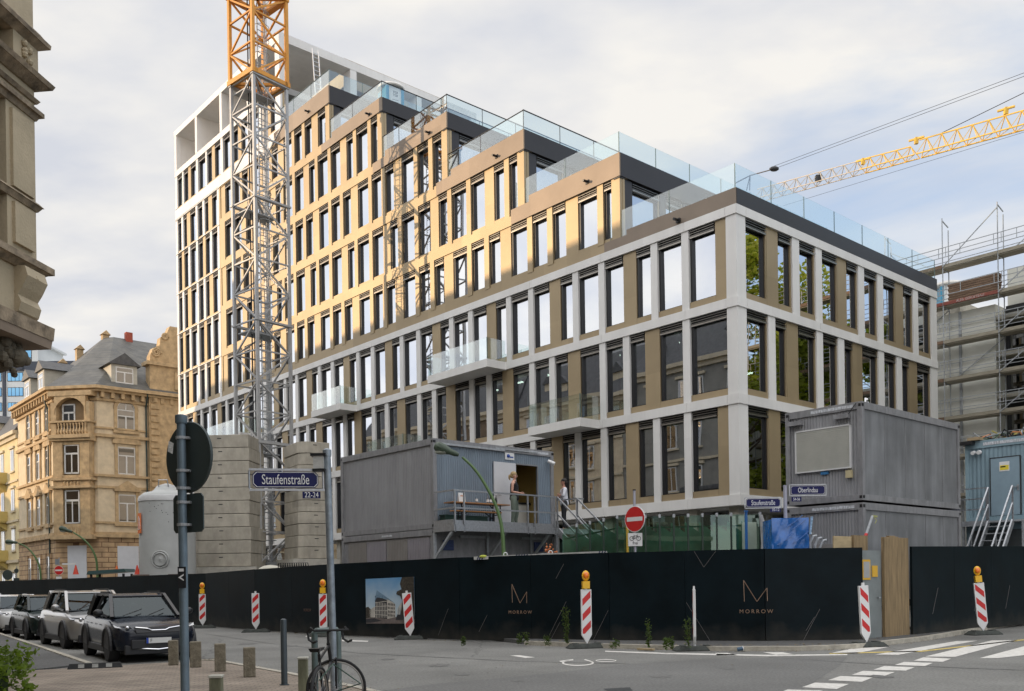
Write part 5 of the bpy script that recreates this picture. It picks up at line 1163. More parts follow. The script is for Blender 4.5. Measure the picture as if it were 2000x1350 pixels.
for a,c in zip(HB[:-1],HB[1:]):
    L=(c-a).length; n=max(1,round(L/2.5)); d=(c-a)/n; nn=Vector((-(c-a).y,(c-a).x,0)).normalized()*.03
    for i in range(n):
        p=a+d*i; q=a+d*(i+1)-d.normalized()*.008; b=MB()
        P=[p-nn,q-nn,q+nn,p+nn]; z0=.03
        b.add([(v.x,v.y,z0) for v in P]+[(v.x,v.y,hz(v)+.002*(i%3)) for v in P],[(0,3,2,1),(4,5,6,7),(0,1,5,4),(1,2,6,5),(2,3,7,6),(3,0,4,7)])
        b.build('hoarding_panel',M_hoard,HO)
        b=MB(); m_=p+nn*4; b.box(m_.x-.05,m_.x+.05,m_.y-.05,m_.y+.05,0,2.1); b.bar((m_.x,m_.y,2.0),(m_.x+nn.x*40,m_.y+nn.y*40,.1),.06)
        b.build('rear_strut',M_plank,HO)
def wpt(px,py,seg,off=.036):
    a,c=seg; p=onwall(px,py,a,c); n=Vector((-(c-a).y,(c-a).x,0)).normalized()
    if n.y>0: n=-n
    return p+n*off
def wline(pts,seg,w,m,name='line_print'):
    b=MB()
    for p,q in zip(pts[:-1],pts[1:]): b.bar(wpt(p[0],p[1],seg),wpt(q[0],q[1],seg),w,.004,up=(0,0,1)) if False else b.bar(wpt(p[0],p[1],seg),wpt(q[0],q[1],seg),w)
    b.build(name,m,HO)
s45=(HB[4],HB[5]); s56=(HB[5],HB[6]); s67=(HB[6],HB[7]); s78=(HB[7],HB[8]); s34=(HB[3],HB[4])
wline([(1002,1177),(1001,1141),(1017,1178),(1030,1156),(1030,1178)],s56,.013,M_copper,'logo_mark')
wline([(1454,1175),(1452.5,1133.5),(1478.6,1175),(1498,1148.5),(1499,1174)],s67,.013,M_copper,'logo_mark')
for L,sg in [([(1087,1130),(1102,1102)],s56),([(936.6,1234),(953,1201)],s56),([(1074,1241),(1107,1175)],s56),([(1078,1247),(1095,1215)],s56),([(1159,1252),(1197-8,1192)],s56),([(1356,1077),(1375,1108),(1398,1077)],s67),([(1341,1177),(1391,1258)],s67),([(857.7,1241),(877,1189)],s45),([(1567,1253),(1600,1190)],s78),([(1573,1232),(1590,1205)],s78)]: wline(L,sg,.007,M_print2)
def wtext(t,px,py,sg,size,m,sx=1.0,space=1.3,name='lettering'):
    o=wpt(px,py,sg); r=(sg[1]-sg[0]).normalized(); return textmesh(t,size,o,r,(0,0,1),m,name,HO,.002,sx,bold=0,space=space)
wtext('MORROW',1017,1196,s56,.125,M_copper,1.0,1.45); wtext('MORROW',1477,1194.5,s67,.135,M_copper,1.0,1.5)
wtext('MORROW',602,1192,(HB[3],HB[4]),.14,mat('dim_copper',(.10,.06,.045),.5,0,.1),.7,1.2)
# picture panel
PS=(HB[4],HB[5]); A_=wpt(717,1218,PS,.034); B_=wpt(812,1218,PS,.034); pr=(B_-A_); pw_=pr.length; pr.normalize(); ph_=onwall(717,1131,*PS).z-A_.z; nn=Vector((-(pr).y,pr.x,0)); nn=-nn if nn.y>0 else nn
def PP(u,v,o=0): return A_+pr*(u*pw_)+Vector((0,0,v*ph_))+nn*(.002+o*.0018)
def gradm(name,c0,c1,horiz=False):
    m=mat(name,c0,.45,0,.0); t=m.node_tree; p=t.nodes['Principled BSDF']; tx=t.nodes.new('ShaderNodeTexCoord'); s=t.nodes.new('ShaderNodeSeparateXYZ'); t.links.new(tx.outputs['Object'],s.inputs[0])
    n=t.nodes.new('ShaderNodeTexNoise'); n.inputs['Scale'].default_value=2.2; n.inputs['Detail'].default_value=5; t.links.new(tx.outputs['Object'],n.inputs['Vector'])
    ad=t.nodes.new('ShaderNodeMath'); ad.operation='MULTIPLY_ADD'; t.links.new(n.outputs[0],ad.inputs[0]); ad.inputs[1].default_value=.7; t.links.new(s.outputs[2],ad.inputs[2])
    r=t.nodes.new('ShaderNodeMapRange'); r.inputs[1].default_value=1.2; r.inputs[2].default_value=2.25; t.links.new(ad.outputs[0],r.inputs[0]); mx=t.nodes.new('ShaderNodeMix'); mx.data_type='RGBA'; mx.inputs[6].default_value=c0+(1,); mx.inputs[7].default_value=c1+(1,); t.links.new(r.outputs[0],mx.inputs[0]); t.links.new(mx.outputs[2],p.inputs['Base Color']); return m
ms=[gradm('printed_sky',(.50,.60,.66),(.10,.28,.52)),mat('printed_white',(.50,.47,.42),.5,0,.25,9),mat('printed_dark',(.035,.035,.04),.5,0,.3,9),mat('printed_road',(.17,.14,.13),.5,0,.3,7),mat('printed_tree',(.045,.038,.028),.5,0,.8,16),mat('printed_blue',(.16,.26,.36),.5,0,.3,9)]
b=MB()
def pq(L,k,o): b.add([PP(u,v,o) for u,v in L],[tuple(range(len(L)))],k)
pq([(0,0),(1,0),(1,1),(0,1)],0,0)
pq([(.0,0),(1,0),(1,.16),(.6,.14),(.0,.2)],3,1); pq([(0,.1),(.18,.12),(.34,.06),(.1,.02),(0,.02)],2,2)
pq([(0,.12),(.1,.14),(.12,.3),(.05,.38),(0,.36)],4,2)
pq([(.08,.14),(.22,.14),(.22,.38),(.16,.36),(.08,.30)],1,2)
pq([(.20,.14),(.45,.10),(.45,.52),(.20,.62),(.20,.34)],2,3); pq([(.45,.10),(.62,.14),(.62,.42),(.45,.56)],1,3); pq([(.19,.5),(.24,.74),(.62,.44),(.45,.54),(.24,.58)],5,4)
for i in range(7):
    u=.22+i*.033; pq([(u,.13),(u+.012,.13),(u+.012,.48-.006*i),(u,.48-.006*i)],1,4)
for j in range(4): pq([(.2,.2+j*.085),(.45,.17+j*.105),(.45,.185+j*.105),(.2,.212+j*.085)],1,5)
for i in range(5):
    for j in range(4): u=.47+i*.03; v=.16+j*.08-.004*i; pq([(u,v),(u+.016,v),(u+.016,v+.05),(u,v+.05)],2,5)
pq([(.66,.10),(.80,.10),(.80,.42),(.74,.46),(.66,.32)],1,2); 
for i in range(4): pq([(.68+i*.03,.16),(.69+i*.03,.16),(.69+i*.03,.36),(.68+i*.03,.34)],5,3)
pq([(.70,.10),(1,.08),(1,1),(.76,1),(.72,.86),(.75,.74),(.66,.70),(.64,.64),(.72,.60),(.76,.5),(.74,.3)],4,6)
pq([(.62,.08),(.78,.08),(.78,.18),(.66,.20)],2,7)
b.build('picture_panel',ms,HO,recalc=False)
HR_=thing('hoarding','dark hoarding section right of the timber gateway beside the crossing','fence')
HRT=[(HR[0],2.40),(HR[1],2.52),(HR[2],2.75)]
for (a,za),(c,zc_) in zip(HRT[:-1],HRT[1:]):
    n=3; 
    for i in range(n):
        p=a.lerp(c,i/n); q=a.lerp(c,(i+1)/n)-(c-a).normalized()*.01; nv=Vector((-(c-a).y,(c-a).x,0)).normalized()*.03; b=MB(); P=[p-nv,q-nv,q+nv,p+nv]; zt=[za+(zc_-za)*i/n,za+(zc_-za)*(i+1)/n]
        b.add([(v.x,v.y,.06) for v in P]+[(P[0].x,P[0].y,zt[0]),(P[1].x,P[1].y,zt[1]),(P[2].x,P[2].y,zt[1]),(P[3].x,P[3].y,zt[0])],[(0,3,2,1),(4,5,6,7),(0,1,5,4),(1,2,6,5),(2,3,7,6),(3,0,4,7)]); b.build('hoarding_panel',M_hoard,HR_)
for q in (.15,.5,.8):
    for nn_,xx in (('line_print',.0),):
        p=HR[0].lerp(HR[1],q); d=(HR[1]-HR[0]).normalized(); n_=Vector((d.y,-d.x,0))*.035; b=MB(); b.bar(p+n_+Vector((0,0,.6)),p+n_+d*.35+Vector((0,0,1.3)),.007); b.build('line_print',M_print2,HR_)
# timber gateway between the two hoardings
M_wood=mat('weathered_timber',(.24,.17,.09),.8,0,.30,3,.5,20,stretch=(5,5,.5)); M_wood2=mat('pale_plywood',(.40,.31,.18),.75,0,.2,3,.2,20,stretch=(1,1,3))
GT=thing('timber_gateway','weathered timber boards with a grey steel door filling the gap in the hoarding','gate')
a=Vector((8.62,22.75,0)); c=Vector((10.35,24.05,0)); d=(c-a); L=d.length; d.normalize(); n=Vector((-d.y,d.x,0))
def gp(s,o,z): return a+d*s+n*o+Vector((0,0,z))
def gbox(s0,s1,o0,o1,z0,z1): return [gp(s0,o0,z0),gp(s1,o0,z0),gp(s1,o1,z0),gp(s0,o1,z0)],(0,0,z1-z0)
for (s0,s1,z1,o) in [(.95,1.22,2.62,.0),(1.24,1.52,2.66,.03),(1.54,1.72,2.64,.06),(1.75,2.25,2.62,.10)]:
    b=MB(); P,v=gbox(s0,s1,o,o+.09,.08,z1); b.prism(P,v); b.build('timber_post',M_wood,GT,bevel=.008)
b=MB(); P,v=gbox(-.75,.0,.30,.33,1.9,2.63); b.prism(P,v); b.build('plywood_sheet',M_wood2,GT)
b=MB(); P,v=gbox(.02,.62,.25,.34,.08,2.66); b.prism(P,v); b.build('timber_post',M_wood,GT)
b=MB(); P,v=gbox(.05,.92,.08,.12,.08,2.28); b.prism(P,v); dg_=b.build('steel_door',mat('grey_steel_door',(.20,.22,.22),.5,.1,.15,2),GT)
b=MB(); P,v=gbox(.08,.42,.06,.08,1.55,2.05); b.prism(P,v,0); P,v=gbox(.12,.38,.055,.06,1.6,2.0); b.prism(P,v,1); P,v=gbox(.5,.74,.06,.08,1.62,1.9); b.prism(P,v,0); b.build('notice',[mat('notice_amber',(.62,.36,.03),.5,0,.05),mat('notice_grey',(.35,.35,.35),.5,0,.1)],dg_)
b=MB(); b.bar(gp(.82,.04,1.1),gp(.72,.04,1.1),.03); b.build('handle',M_steel,dg_)
# =============== BEHIND THE HOARDING ===============
LP=thing('leaning_prop','grey telescopic prop with a red band leaning behind the timber gateway','prop')
p0=atY(1676,1090,24.0); p1=atY(1704,1008,24.3); p0=p0+(p0-p1)*1.5
b=MB(); b.tube([p0,p1],.035,8); b.build('prop_tube',M_steelm,LP); b=MB(); m0=p0.lerp(p1,.80); m1=p0.lerp(p1,.83); b.tube([m0,m1],.045,8); b.build('red_band',M_red,LP); b=MB(); b.bar(p1,p1+Vector((.12,0,-.02)),.05); b.tube([p1,p1+Vector((.1,-.02,-.12)),p1+Vector((.05,-.03,-.2))],.012,6); b.build('prop_claw',mat('faded_lime_tape',(.35,.36,.14),.6,0,.1),LP)
M_tarp=mat('blue_plastic_sheet',(.012,.12,.42),.22,0,.35,2.5,.9,5,coat=.6)
TP=thing('tarp_stack','tall stack wrapped in shiny blue plastic sheet behind the hoarding','wrapped stack',tuple(atY(1537,1200,24.4)*1.0))
TP.location.z=0
b=MB(); W_=.48
nx,nz=14,26; rr=random.Random(4)
def tpt(i,k,face):
    u=-W_+2*W_*i/nx; z=.1+(3.18-.1)*k/nz; wv=.02*math.sin(7*u+z*5)+.018*math.sin(17*u-z*9)+rr.uniform(-.008,.008)
    return (u,-.4+wv,z)
vs=[tpt(i,k,0) for k in range(nz+1) for i in range(nx+1)]; fs=[(k*(nx+1)+i,k*(nx+1)+i+1,(k+1)*(nx+1)+i+1,(k+1)*(nx+1)+i) for k in range(nz) for i in range(nx)]
b.add(vs,fs); b.box(-W_+.01,W_-.01,-.38,.5,.1,3.15); 
for i in range(7): z=rr.uniform(1.6,3.1); x=rr.uniform(-.4,.1); b.tube([(x,-.42,z),(x+.2,-.43,z+.12),(x+.42,-.425,z+.3)],.008,5)
b.build('plastic_sheet',M_tarp,TP,smooth=True,recalc=False); b=MB(); b.box(-W_+.05,W_-.05,-.3,.4,0,.1); b.build('pallet',M_plank,TP)
b=MB(); b.bar((.50,-.42,2.75),(.56,-.42,3.2),.05); b.build('blue_label',mat('label_blue_white',(.25,.4,.6),.5,0,.5,30),TP)
DR=thing('metal_frames','bent grey metal hoops and frames leaning between the blue stack and the container','frames',tuple((lambda p:(p.x,p.y,0))(atY(1585,1100,24.6))))
for i in range(4):
    b=MB(); x=-.18+i*.13; b.tube([(x,0,1.2),(x+.02,0,2.6-.06*i),(x+.10,0,2.78-.06*i),(x+.2,.02,2.8-.06*i)],.035,8); b.build('hoop',M_steelm,DR)
# glass sheets
GF=thing('glass_sheets','row of green tinted glass sheets in dark clamps standing before the office ground floor','glass')
M_gg=glassmat('green_sheet_glass',(.45,.66,.56),.10,.85,(.8,1,.9)); M_gpost=mat('dark_green_post',(.012,.03,.02),.4,0,.1)
ga=atY(1100,1032,27.2); gc=atY(1205,1010,26.6); gd=atY(1484,1004,26.2)
pts=[]; 
for i in range(5): p=ga.lerp(gc,i/4); pts.append(p)
for i in range(1,11): p=gc.lerp(gd,i/10); pts.append(p)
for p,q in zip(pts[:-1],pts[1:]):
    b=MB(); dd=(q-p); dd.z=0; dd.normalize(); b.add([(p.x,p.y,.2),(q.x,q.y,.2),(q.x,q.y,q.z),(p.x,p.y,p.z)],[(0,1,2,3)]); o=b.build('glass_sheet',M_gg,GF,recalc=False)
    b=MB(); b.box(q.x-.022,q.x+.022,q.y-.04,q.y+.04,.1,q.z+.02); b.box(q.x-.03,q.x+.03,q.y-.06,q.y+.05,q.z-.05,q.z+.05,1); b.build('clamp_post',[M_gpost,M_steelm],GF)
b=MB(); 
for p,q in zip(pts[:-1],pts[1:]): b.bar((p.x,p.y+.06,p.z-.32),(q.x,q.y+.06,q.z-.32),.04); b.add([(p.x,p.y+.5,.3),(q.x,q.y+.5,.3),(q.x,q.y+.5,q.z-.45),(p.x,p.y+.5,p.z-.15)],[(0,1,2,3)])
b.build('rear_rail',mat('green_film',(.07,.15,.11),.5,0,.6,1.2,.6,3),GF)
SW=thing('wrapped_profiles','long profiles wrapped in white film beside the blue stack','wrapped profiles')
p=atY(1490,1006,25.6); b=MB(); b.tube([(p.x-.02,p.y,.1),(p.x,p.y,1.8),(p.x+.04,p.y,2.6),(p.x-.02,p.y,3.2),(p.x-.06,p.y,p.z)],[.11,.12,.10,.07,.05],8); b.build('white_film',mat('white_film',(.50,.50,.50),.35,0,.2,5,.5,10),SW,smooth=True)
p=atY(1462,1012,25.9); b=MB(); b.box(p.x-.18,p.x+.22,p.y,p.y+.04,.1,3.2); b.build('pale_sheet',mat('pale_green_sheet',(.36,.44,.36),.4,0,.15,2),SW)
for (px,py,Y,mm,lab,w) in [(1457,1000,25.4,mat('blue_paint',(.03,.15,.42),.4,0,.1),'slim blue post in front of the pale sheets',.055),(1225,1020,25.2,mat('yellow_paint',(.65,.42,.05),.4,0,.1),'thin yellow post left beside the no entry sign',.04)]:
    p=atY(px,py,Y); o=MB(); o.cyl((0,0,0),(0,0,p.z),w/2+.012,w/2+.012,10); o.box(-w/2-.02,w/2+.02,-w/2-.02,w/2+.02,p.z,p.z+.04); x=o.build('marker_post',mm); x.location=(p.x,p.y,0); tag(x,lab,'post')
# barrier beam with hazard stripes lying over the hoarding
BR=thing('barrier_beam','light grey barrier beam with hazard stripes resting just above the hoarding edge','barrier')
p0=atY(926,1090.5,25.6); p1=atY(1186,1079.5,25.0); b=MB(); b.bar(p0,p1,.10,.09); b.bar(p0+Vector((.3,.3,-.04)),p1+Vector((0,.3,-.04)),.1,.05); b.build('beam',mat('dull_white_beam',(.42,.42,.40),.5,.1,.15,4),BR)
b=MB()
for t0 in (.02,.035,.055,.31,.33,.35,.37,.39,.93,.95,.97): q=p0.lerp(p1,t0); e=(p1-p0).normalized(); b.prism([q+Vector((0,-.056,-.05)),q+e*.035+Vector((0,-.056,-.05)),q+e*.075+Vector((0,-.056,.05)),q+e*.04+Vector((0,-.056,.05))],(0,.01,0))
b.build('hazard_stripe',mat('hazard_navy',(.02,.03,.08),.5,0,.1),BR)
for t0 in (.24,.58): q=p0.lerp(p1,t0); b=MB(); b.tube([q+Vector((.05*math.cos(R(a)),0,.07+.05*math.sin(R(a)))) for a in range(0,360,30)],.015,6,closed=True); b.build('lifting_ring',M_signwhite,BR)
b=MB(); q=p0.lerp(p1,.07); b.ball(tuple(q+Vector((0,-.05,.04))),.07,8,sc=(1.5,.6,.6)); b.build('yellow_rag',mat('lime_rag',(.5,.55,.08),.8,0,.2),BR)
# legs holding it up
b=MB(); 
for t0 in (.05,.95): q=p0.lerp(p1,t0); b.bar((q.x,q.y+.3,.05),(q.x,q.y+.3,q.z-.05),.08)
b.build('trestle',M_steelm,BR)
# fence of bent rebar hooks and pale sack at the crane foot
RB=thing('rebar_hooks','row of dark bent rebar hooks showing above the hoarding by the crane foot','rebar')
for i in range(13):
    p=atY(543+i*4.4,1112,33.6); b=MB(); b.tube([(p.x,p.y,.0),(p.x,p.y,2.25),(p.x+.03,p.y,2.45),(p.x+.10,p.y,2.45),(p.x+.13,p.y,2.3)],.017,6); b.build('rebar',M_black,RB)
SK=thing('pale_cover','cream coloured rounded cover lying just above the hoarding by the crane foot','cover'); p=atY(528,1110,34.6)
b=MB(); b.ball((p.x,p.y,2.1),.45,14,sc=(1.2,.7,.7)); b.box(p.x-.5,p.x+.5,p.y-.2,p.y+.3,0,2.1); b.build('cover_sheet',mat('cream_sheet',(.52,.50,.42),.7,0,.1),SK,smooth=True)
# small works vehicle, lights and cones over the far hoarding
EX_=thing('works_vehicle','roof of a small dark works vehicle above the far end of the hoarding','vehicle',tuple((lambda p:(p.x,p.y,0))(atY(218,1125,52))))
b=MB(); b.prism([(-1.1,-.7,2.42),(1.1,-.7,2.55),(1.0,-.7,2.72),(-1.0,-.7,2.62)],(0,1.4,0)); b.build('cab_roof',mat('dark_teal_roof',(.05,.10,.10),.4,0,.1),EX_); b=MB(); 
for x in (-.9,.9): b.box(x-.05,x+.05,-.6,-.5,.9,2.45); b.box(x-.05,x+.05,.5,.6,.9,2.45)
b.build('cab_frame',M_black,EX_); b=MB(); b.box(-1.6,1.5,-.8,.8,.5,1.2); b.build('chassis',M_yellow,EX_); b=MB()
for x in (-1,1):
    b.cyl((x,-.85,.45),(x,.85,.45),.45,.45,14)
b.build('wheel',M_rubber,EX_); b=MB(); b.cyl((.3,0,2.65),(.3,0,2.9),.09,.05,8); b.build('beacon_lamp',mat('amber_plastic',(.8,.16,.02),.3,0,0),EX_)
for (px,py) in [(268,1113),(275,1112),(148,1113)]:
    p=atY(px,py,50); x=MB(); x.lathe([(.16,0),(.14,.05),(.03,.5)],10); o=x.build('traffic_cone',mat('cone_red',(.6,.06,.03),.5,0,.05)); o.location=(p.x,p.y,p.z-.25); tag(o,{268:'left one of two touching red traffic cones above the hoarding near the silo',275:'right one of two touching red traffic cones above the hoarding near the silo',148:'single small red traffic cone near the curved lamp post'}[px],'cone')
# =============== BEACONS ===============
M_rubberbase=mat('recycled_rubber',(.045,.05,.045),.9,0,.35,9,.5,30); M_amber=mat('amber_lens',(.85,.20,.01),.2,0,.1,20,spec=.8); M_lampy=mat('lamp_yellow',(.80,.45,.02),.35,0,.06)
def beacon(loc,face,lamp,label,tilt=0.0,stripe=1,w=.25,h=1.0,z0=.22,brz=0):
    t=thing('delineator_beacon',label,'traffic beacon',tuple(loc),face,'red and white beacons along the hoarding')
    b=MB(); b.prism([(-.48,-.2,0),(.48,-.2,0),(.48,.2,0),(-.48,.2,0)],(0,0,.02)); b.add([(-.48,-.2,.02),(.48,-.2,.02),(.48,.2,.02),(-.48,.2,.02),(-.38,-.14,.11),(.38,-.14,.11),(.38,.14,.11),(-.38,.14,.11)],[(4,5,6,7),(0,1,5,4),(1,2,6,5),(2,3,7,6),(3,0,4,7)])
    for x in (-.28,.28): b.box(x-.06,x+.06,-.1,.1,.10,.13)
    bb=b.build('rubber_base',M_rubberbase,t,bevel=.01); bb.rotation_euler=(0,0,brz)
    M=Matrix.Rotation(tilt,4,'Y')
    p=MB(); pts=[(-w/2,z0+.12),(0,z0-.10),(w/2,z0+.12),(w/2,z0+h+.1),(-w/2,z0+h+.1)]
    p.prism([(x,-.03,z) for x,z in pts],(0,.06,0)); p.xf(M); pn=p.build('panel',M_signwhite,t,bevel=.006)
    s=MB(); zb_,zt_=z0+.15,z0+h+.07; ww=w/2-.025
    for sidey,sg in ((-.032,1),(.032,-1)):
        for q in range(-1,4):
            c=zb_+q*.36+.05; 
            poly=[(-ww,c-ww*1.0*stripe*sg),(ww,c+ww*1.0*stripe*sg),(ww,c+ww*stripe*sg+.17),(-ww,c-ww*stripe*sg+.17)]
            for lim,keep in ((zb_,1),(zt_,-1)):
                out=[]
                for i in range(len(poly)):
                    A=poly[i]; B=poly[(i+1)%len(poly)]; fa=(A[1]-lim)*keep; fb2=(B[1]-lim)*keep
                    if fa>=0: out.append(A)
                    if (fa>=0)!=(fb2>=0): k=fa/(fa-fb2); out.append((A[0]+(B[0]-A[0])*k,lim))
                poly=out
                if len(poly)<3: break
            if len(poly)>=3: s.add([(x,sidey,z) for x,z in poly],[tuple(range(len(poly)))])
    s.xf(M); s.build('red_stripe',M_red,pn,recalc=False)
    c=MB(); c.cyl((0,0,.09),(0,0,z0+.05),.025,.025,8); c.box(-.03,.03,-.02,.02,z0+h+.08,z0+h+.17); c.xf(M); c.build('stem',M_signwhite,t)
    if lamp:
        l=MB(); l.box(-.085,.085,-.055,.055,z0+h+.12,z0+h+.30); l.ball((0,0,z0+h+.43),.10,12,sc=(1,.45,1.3)); l.xf(M); lo_=l.build('warning_lamp',M_lampy,t,smooth=True,bevel=0)
        l=MB(); l.ball((0,-.035,z0+h+.44),.075,12,sc=(1,.5,1.1)); l.ball((0,.035,z0+h+.44),.075,12,sc=(1,.5,1.1)); l.xf(M); l.build('lens',M_amber,lo_,smooth=True)
    return t
beacon(atz(802,1249,0),.05,False,'leaning beacon without lamp in front of the picture panel',-.07,1,.27,1.06,.2,.1)
beacon(atz(1146,1266,0),.25,True,'beacon with yellow lamp between the thin M logo and the kerb weeds',-.0,1,.26,1.12,.2,0)
beacon(atz(1357,1271,0),1.42,False,'white beacon seen edge on beside the right hand V line',0,1,.25,1.1,.2,-1.3)
beacon(atz(1692,1264,0),.35,False,'beacon standing in front of the timber gateway',-.05,-1,.26,1.12,.2,0)
beacon(atz(1921,1240,0),-.1,True,'rightmost beacon with lamp next to the zebra crossing',-.08,-1,.27,1.12,.2,.4)
beacon(atz(632,1244,0),.0,True,'beacon with orange lamp partly hidden behind the street name pole',0,1,.25,1.05,.2,0)
beacon(atz(500,1235,0),.1,False,'beacon without lamp left of the bent rebar hooks',0,1,.26,1.08,.2,0)
beacon(atz(396,1227,0),.1,True,'beacon with lamp right behind the nearest dark parked car',0,1,.26,1.05,.2,0)
beacon(atz(322,1217,0),.1,False,'beacon without lamp seen over the roof of the nearest parked car',0,1,.26,1.0,.2,0)
beacon(atz(256,1209,0),.1,True,'small beacon with lamp between the two nearest parked cars',0,1,.26,1.0,.2,0)
beacon(atz(152,1198,0),.1,True,'farthest beacon with lamp over the silver parked car',0,1,.26,1.0,.2,0)
# =============== STREET LAMPS ===============
M_lampg=mat('lamp_post_green',(.09,.16,.055),.45,.0,.15,5); M_lamph=mat('lamp_head_dark_green',(.045,.07,.045),.45,0,.2,6)
def curved(name,pp,Y,label,r0,r1,head):
    P=[atY(x,y,Y) for x,y in pp]; base=P[0].copy(); t=thing(name,label,'street lamp',(base.x,Y,0)); o=Vector((base.x,Y,0))
    b=MB(); pts=[Vector((0,0,0)),Vector((0,0,base.z*.6))]+[p-o for p in P]; 
    # smooth the curve
    for _ in range(2):
        q=[pts[0]]
        for a,c in zip(pts[:-1],pts[1:]): q+=[a.lerp(c,.25),a.lerp(c,.75)]
        q.append(pts[-1]); pts=q
    n=len(pts); b.tube(pts,[r0+(r1-r0)*(i/(n-1))**.7 for i in range(n)],10); b.build('pole',M_lampg,t,smooth=True)
    h0=atY(*head[0],Y)-o; h1=atY(*head[1],Y)-o; d=(h1-h0); L=d.length
    h=MB(); h.tube([h0,h0+d*.15,h0+d*.35,h0+d*.6,h0+d*.85,h0+d*.97,h1],[r1*1.3,r1*2.2,.09*L/.75,.15*L/.75,.16*L/.75,.10*L/.75,.03],10); hd=h.build('lamp_head',M_lamph,t,smooth=True)
    g=MB(); c=h0+d*.68+Vector((0,0,-.10*L/.75)); g.ball(tuple(c),.14*L/.75,10,sc=(1.6,.9,.55)); g.build('lens',mat('milky_lamp_lens',(.30,.32,.27),.3,0,.1),hd,smooth=True)
curved('street_lamp',[(984,1085),(982,1040),(974,1000),(957,962),(930,918),(903,893)],25.6,'curved green street lamp arching over the left container',.075,.035,[(896,889),(848,870)])
curved('street_lamp',[(190,1112),(188,1090),(178,1068),(160,1050),(143,1040)],56,'curved pale green street lamp in front of the sandstone corner house',.09,.045,[(141,1039),(116,1031)])
curved('street_lamp',[(80,1135),(78,1105),(66,1083),(52,1068),(36,1061)],62,'farther dark street lamp in front of the yellow balconies',.09,.045,[(34,1060),(11,1058)])
# =============== SIGNS ===============
M_signback=mat('sign_back_grey_green',(.045,.062,.062),.5,.1,.12,3); M_navy=mat('enamel_navy',(.006,.008,.075),.4,0,.04,spec=.25)
def nameplate(parent,text,c,r,w,h,m=M_navy,tx=.62,rim=True,size=None):
    """enamel street sign: centre c, reading direction r"""
    r=Vector(r).normalized(); n=Vector((r.y,-r.x,0)); u=Vector((0,0,1)); b=MB(); k=.04 if w>.4 else 0
    def poly(e,o): 
        W2,H2=w/2-e,h/2-e; L=[(-W2+k,-H2),(W2-k,-H2),(W2,-H2+k),(W2,H2-k),(W2-k,H2),(-W2+k,H2),(-W2,H2-k),(-W2,-H2+k)] if k else [(-W2,-H2),(W2,-H2),(W2,H2),(-W2,H2)]
        return [c+r*x+u*z+n*o for x,z in L]
    b.prism(poly(0,.0),-n*.012,0); p1=b.build('name_plate',m,parent)
    if rim:
        e=MB(); P=poly(.008,.003); P2=poly(.014,.003)
        for i in range(len(P)): j=(i+1)%len(P); e.add([P[i],P[j],P2[j],P2[i]],[(0,1,2,3)])
        e.build('white_rim',M_signwhite,p1,recalc=False)
    textmesh(text,size or h*.92,c+n*.004-u*h*.02,r,u,M_signwhite,'lettering',p1,.001,tx,bold=0)
    return p1
# pole with the round sign seen from behind
SG=thing('round_road_sign','round traffic sign seen from behind with a plate under it on a grey pole','road sign',(-2.80,7.9,0))
b=MB(); b.cyl((0,0,0),(0,0,3.03),.037,.037,14); b.lathe([(.045,3.0),(.05,3.01),(.05,3.07),(.02,3.08)],12); b.build('pole',mat('blue_grey_pole',(.15,.20,.24),.5,.35,.18,7),SG,smooth=True)
rz=R(-34)
b=MB(); M=Matrix.Translation((.045,.055,2.72))@Matrix.Rotation(rz,4,'Z')@Matrix.Rotation(R(90),4,'X')
b.lathe([(.302,-.012),(.305,0),(.30,.012)],48); b.xf(M); b.build('disc',M_signback,SG)
b=MB(); b.prism([(-.195+x*.0,0,z) for x,z in [(0,0)]]+[],(0,0,0)) if False else None
w_,h_=.40,.33; c_=.03; pl=[(-w_/2+c_,-h_/2),(w_/2-c_,-h_/2),(w_/2,-h_/2+c_),(w_/2,h_/2-c_),(w_/2-c_,h_/2),(-w_/2+c_,h_/2),(-w_/2,h_/2-c_),(-w_/2,-h_/2+c_)]
b.prism([(x,0,z) for x,z in pl],(0,.012,0)); b.xf(Matrix.Translation((.03,.05,2.24))@Matrix.Rotation(rz,4,'Z')); b.build('plate',M_signback,SG)
for z in (2.60,2.45,2.33,2.14,2.88): b=MB(); b.lathe([(.047,-.012),(.047,.012)],12,c=(0,0,z)); b.box(.0,.07,-.02,.06,z-.01,z+.01); b.build('clamp',M_steelm,SG)
st=mat('sticker_white',(.5,.5,.48),.5,0,.35,40)
b=MB(); b.prism([(-.105,-.035,2.76),(-.065,-.035,2.74),(-.055,-.035,2.83),(-.095,-.035,2.85)],(0,.004,0)); b.build('sticker',st,SG); b=MB(); b.prism([(.10,.05,2.22),(.14,.09,2.22),(.14,.09,2.26),(.10,.05,2.26)],(.002,-.004,0)); b.build('sticker',st,SG)
b=MB(); b.box(-.032,.036,-.046,-.038,1.60,1.78,0); b.prism([(.02,-.048,1.66),(-.028,-.048,1.69),(.02,-.048,1.72),(.02,-.048,1.708),(-.005,-.048,1.69),(.02,-.048,1.672)],(0,.001,0),1); b.box(-.02,.02,-.048,-.047,1.74,1.765,1); b.build('sticker',[M_black,M_signwhite],SG)
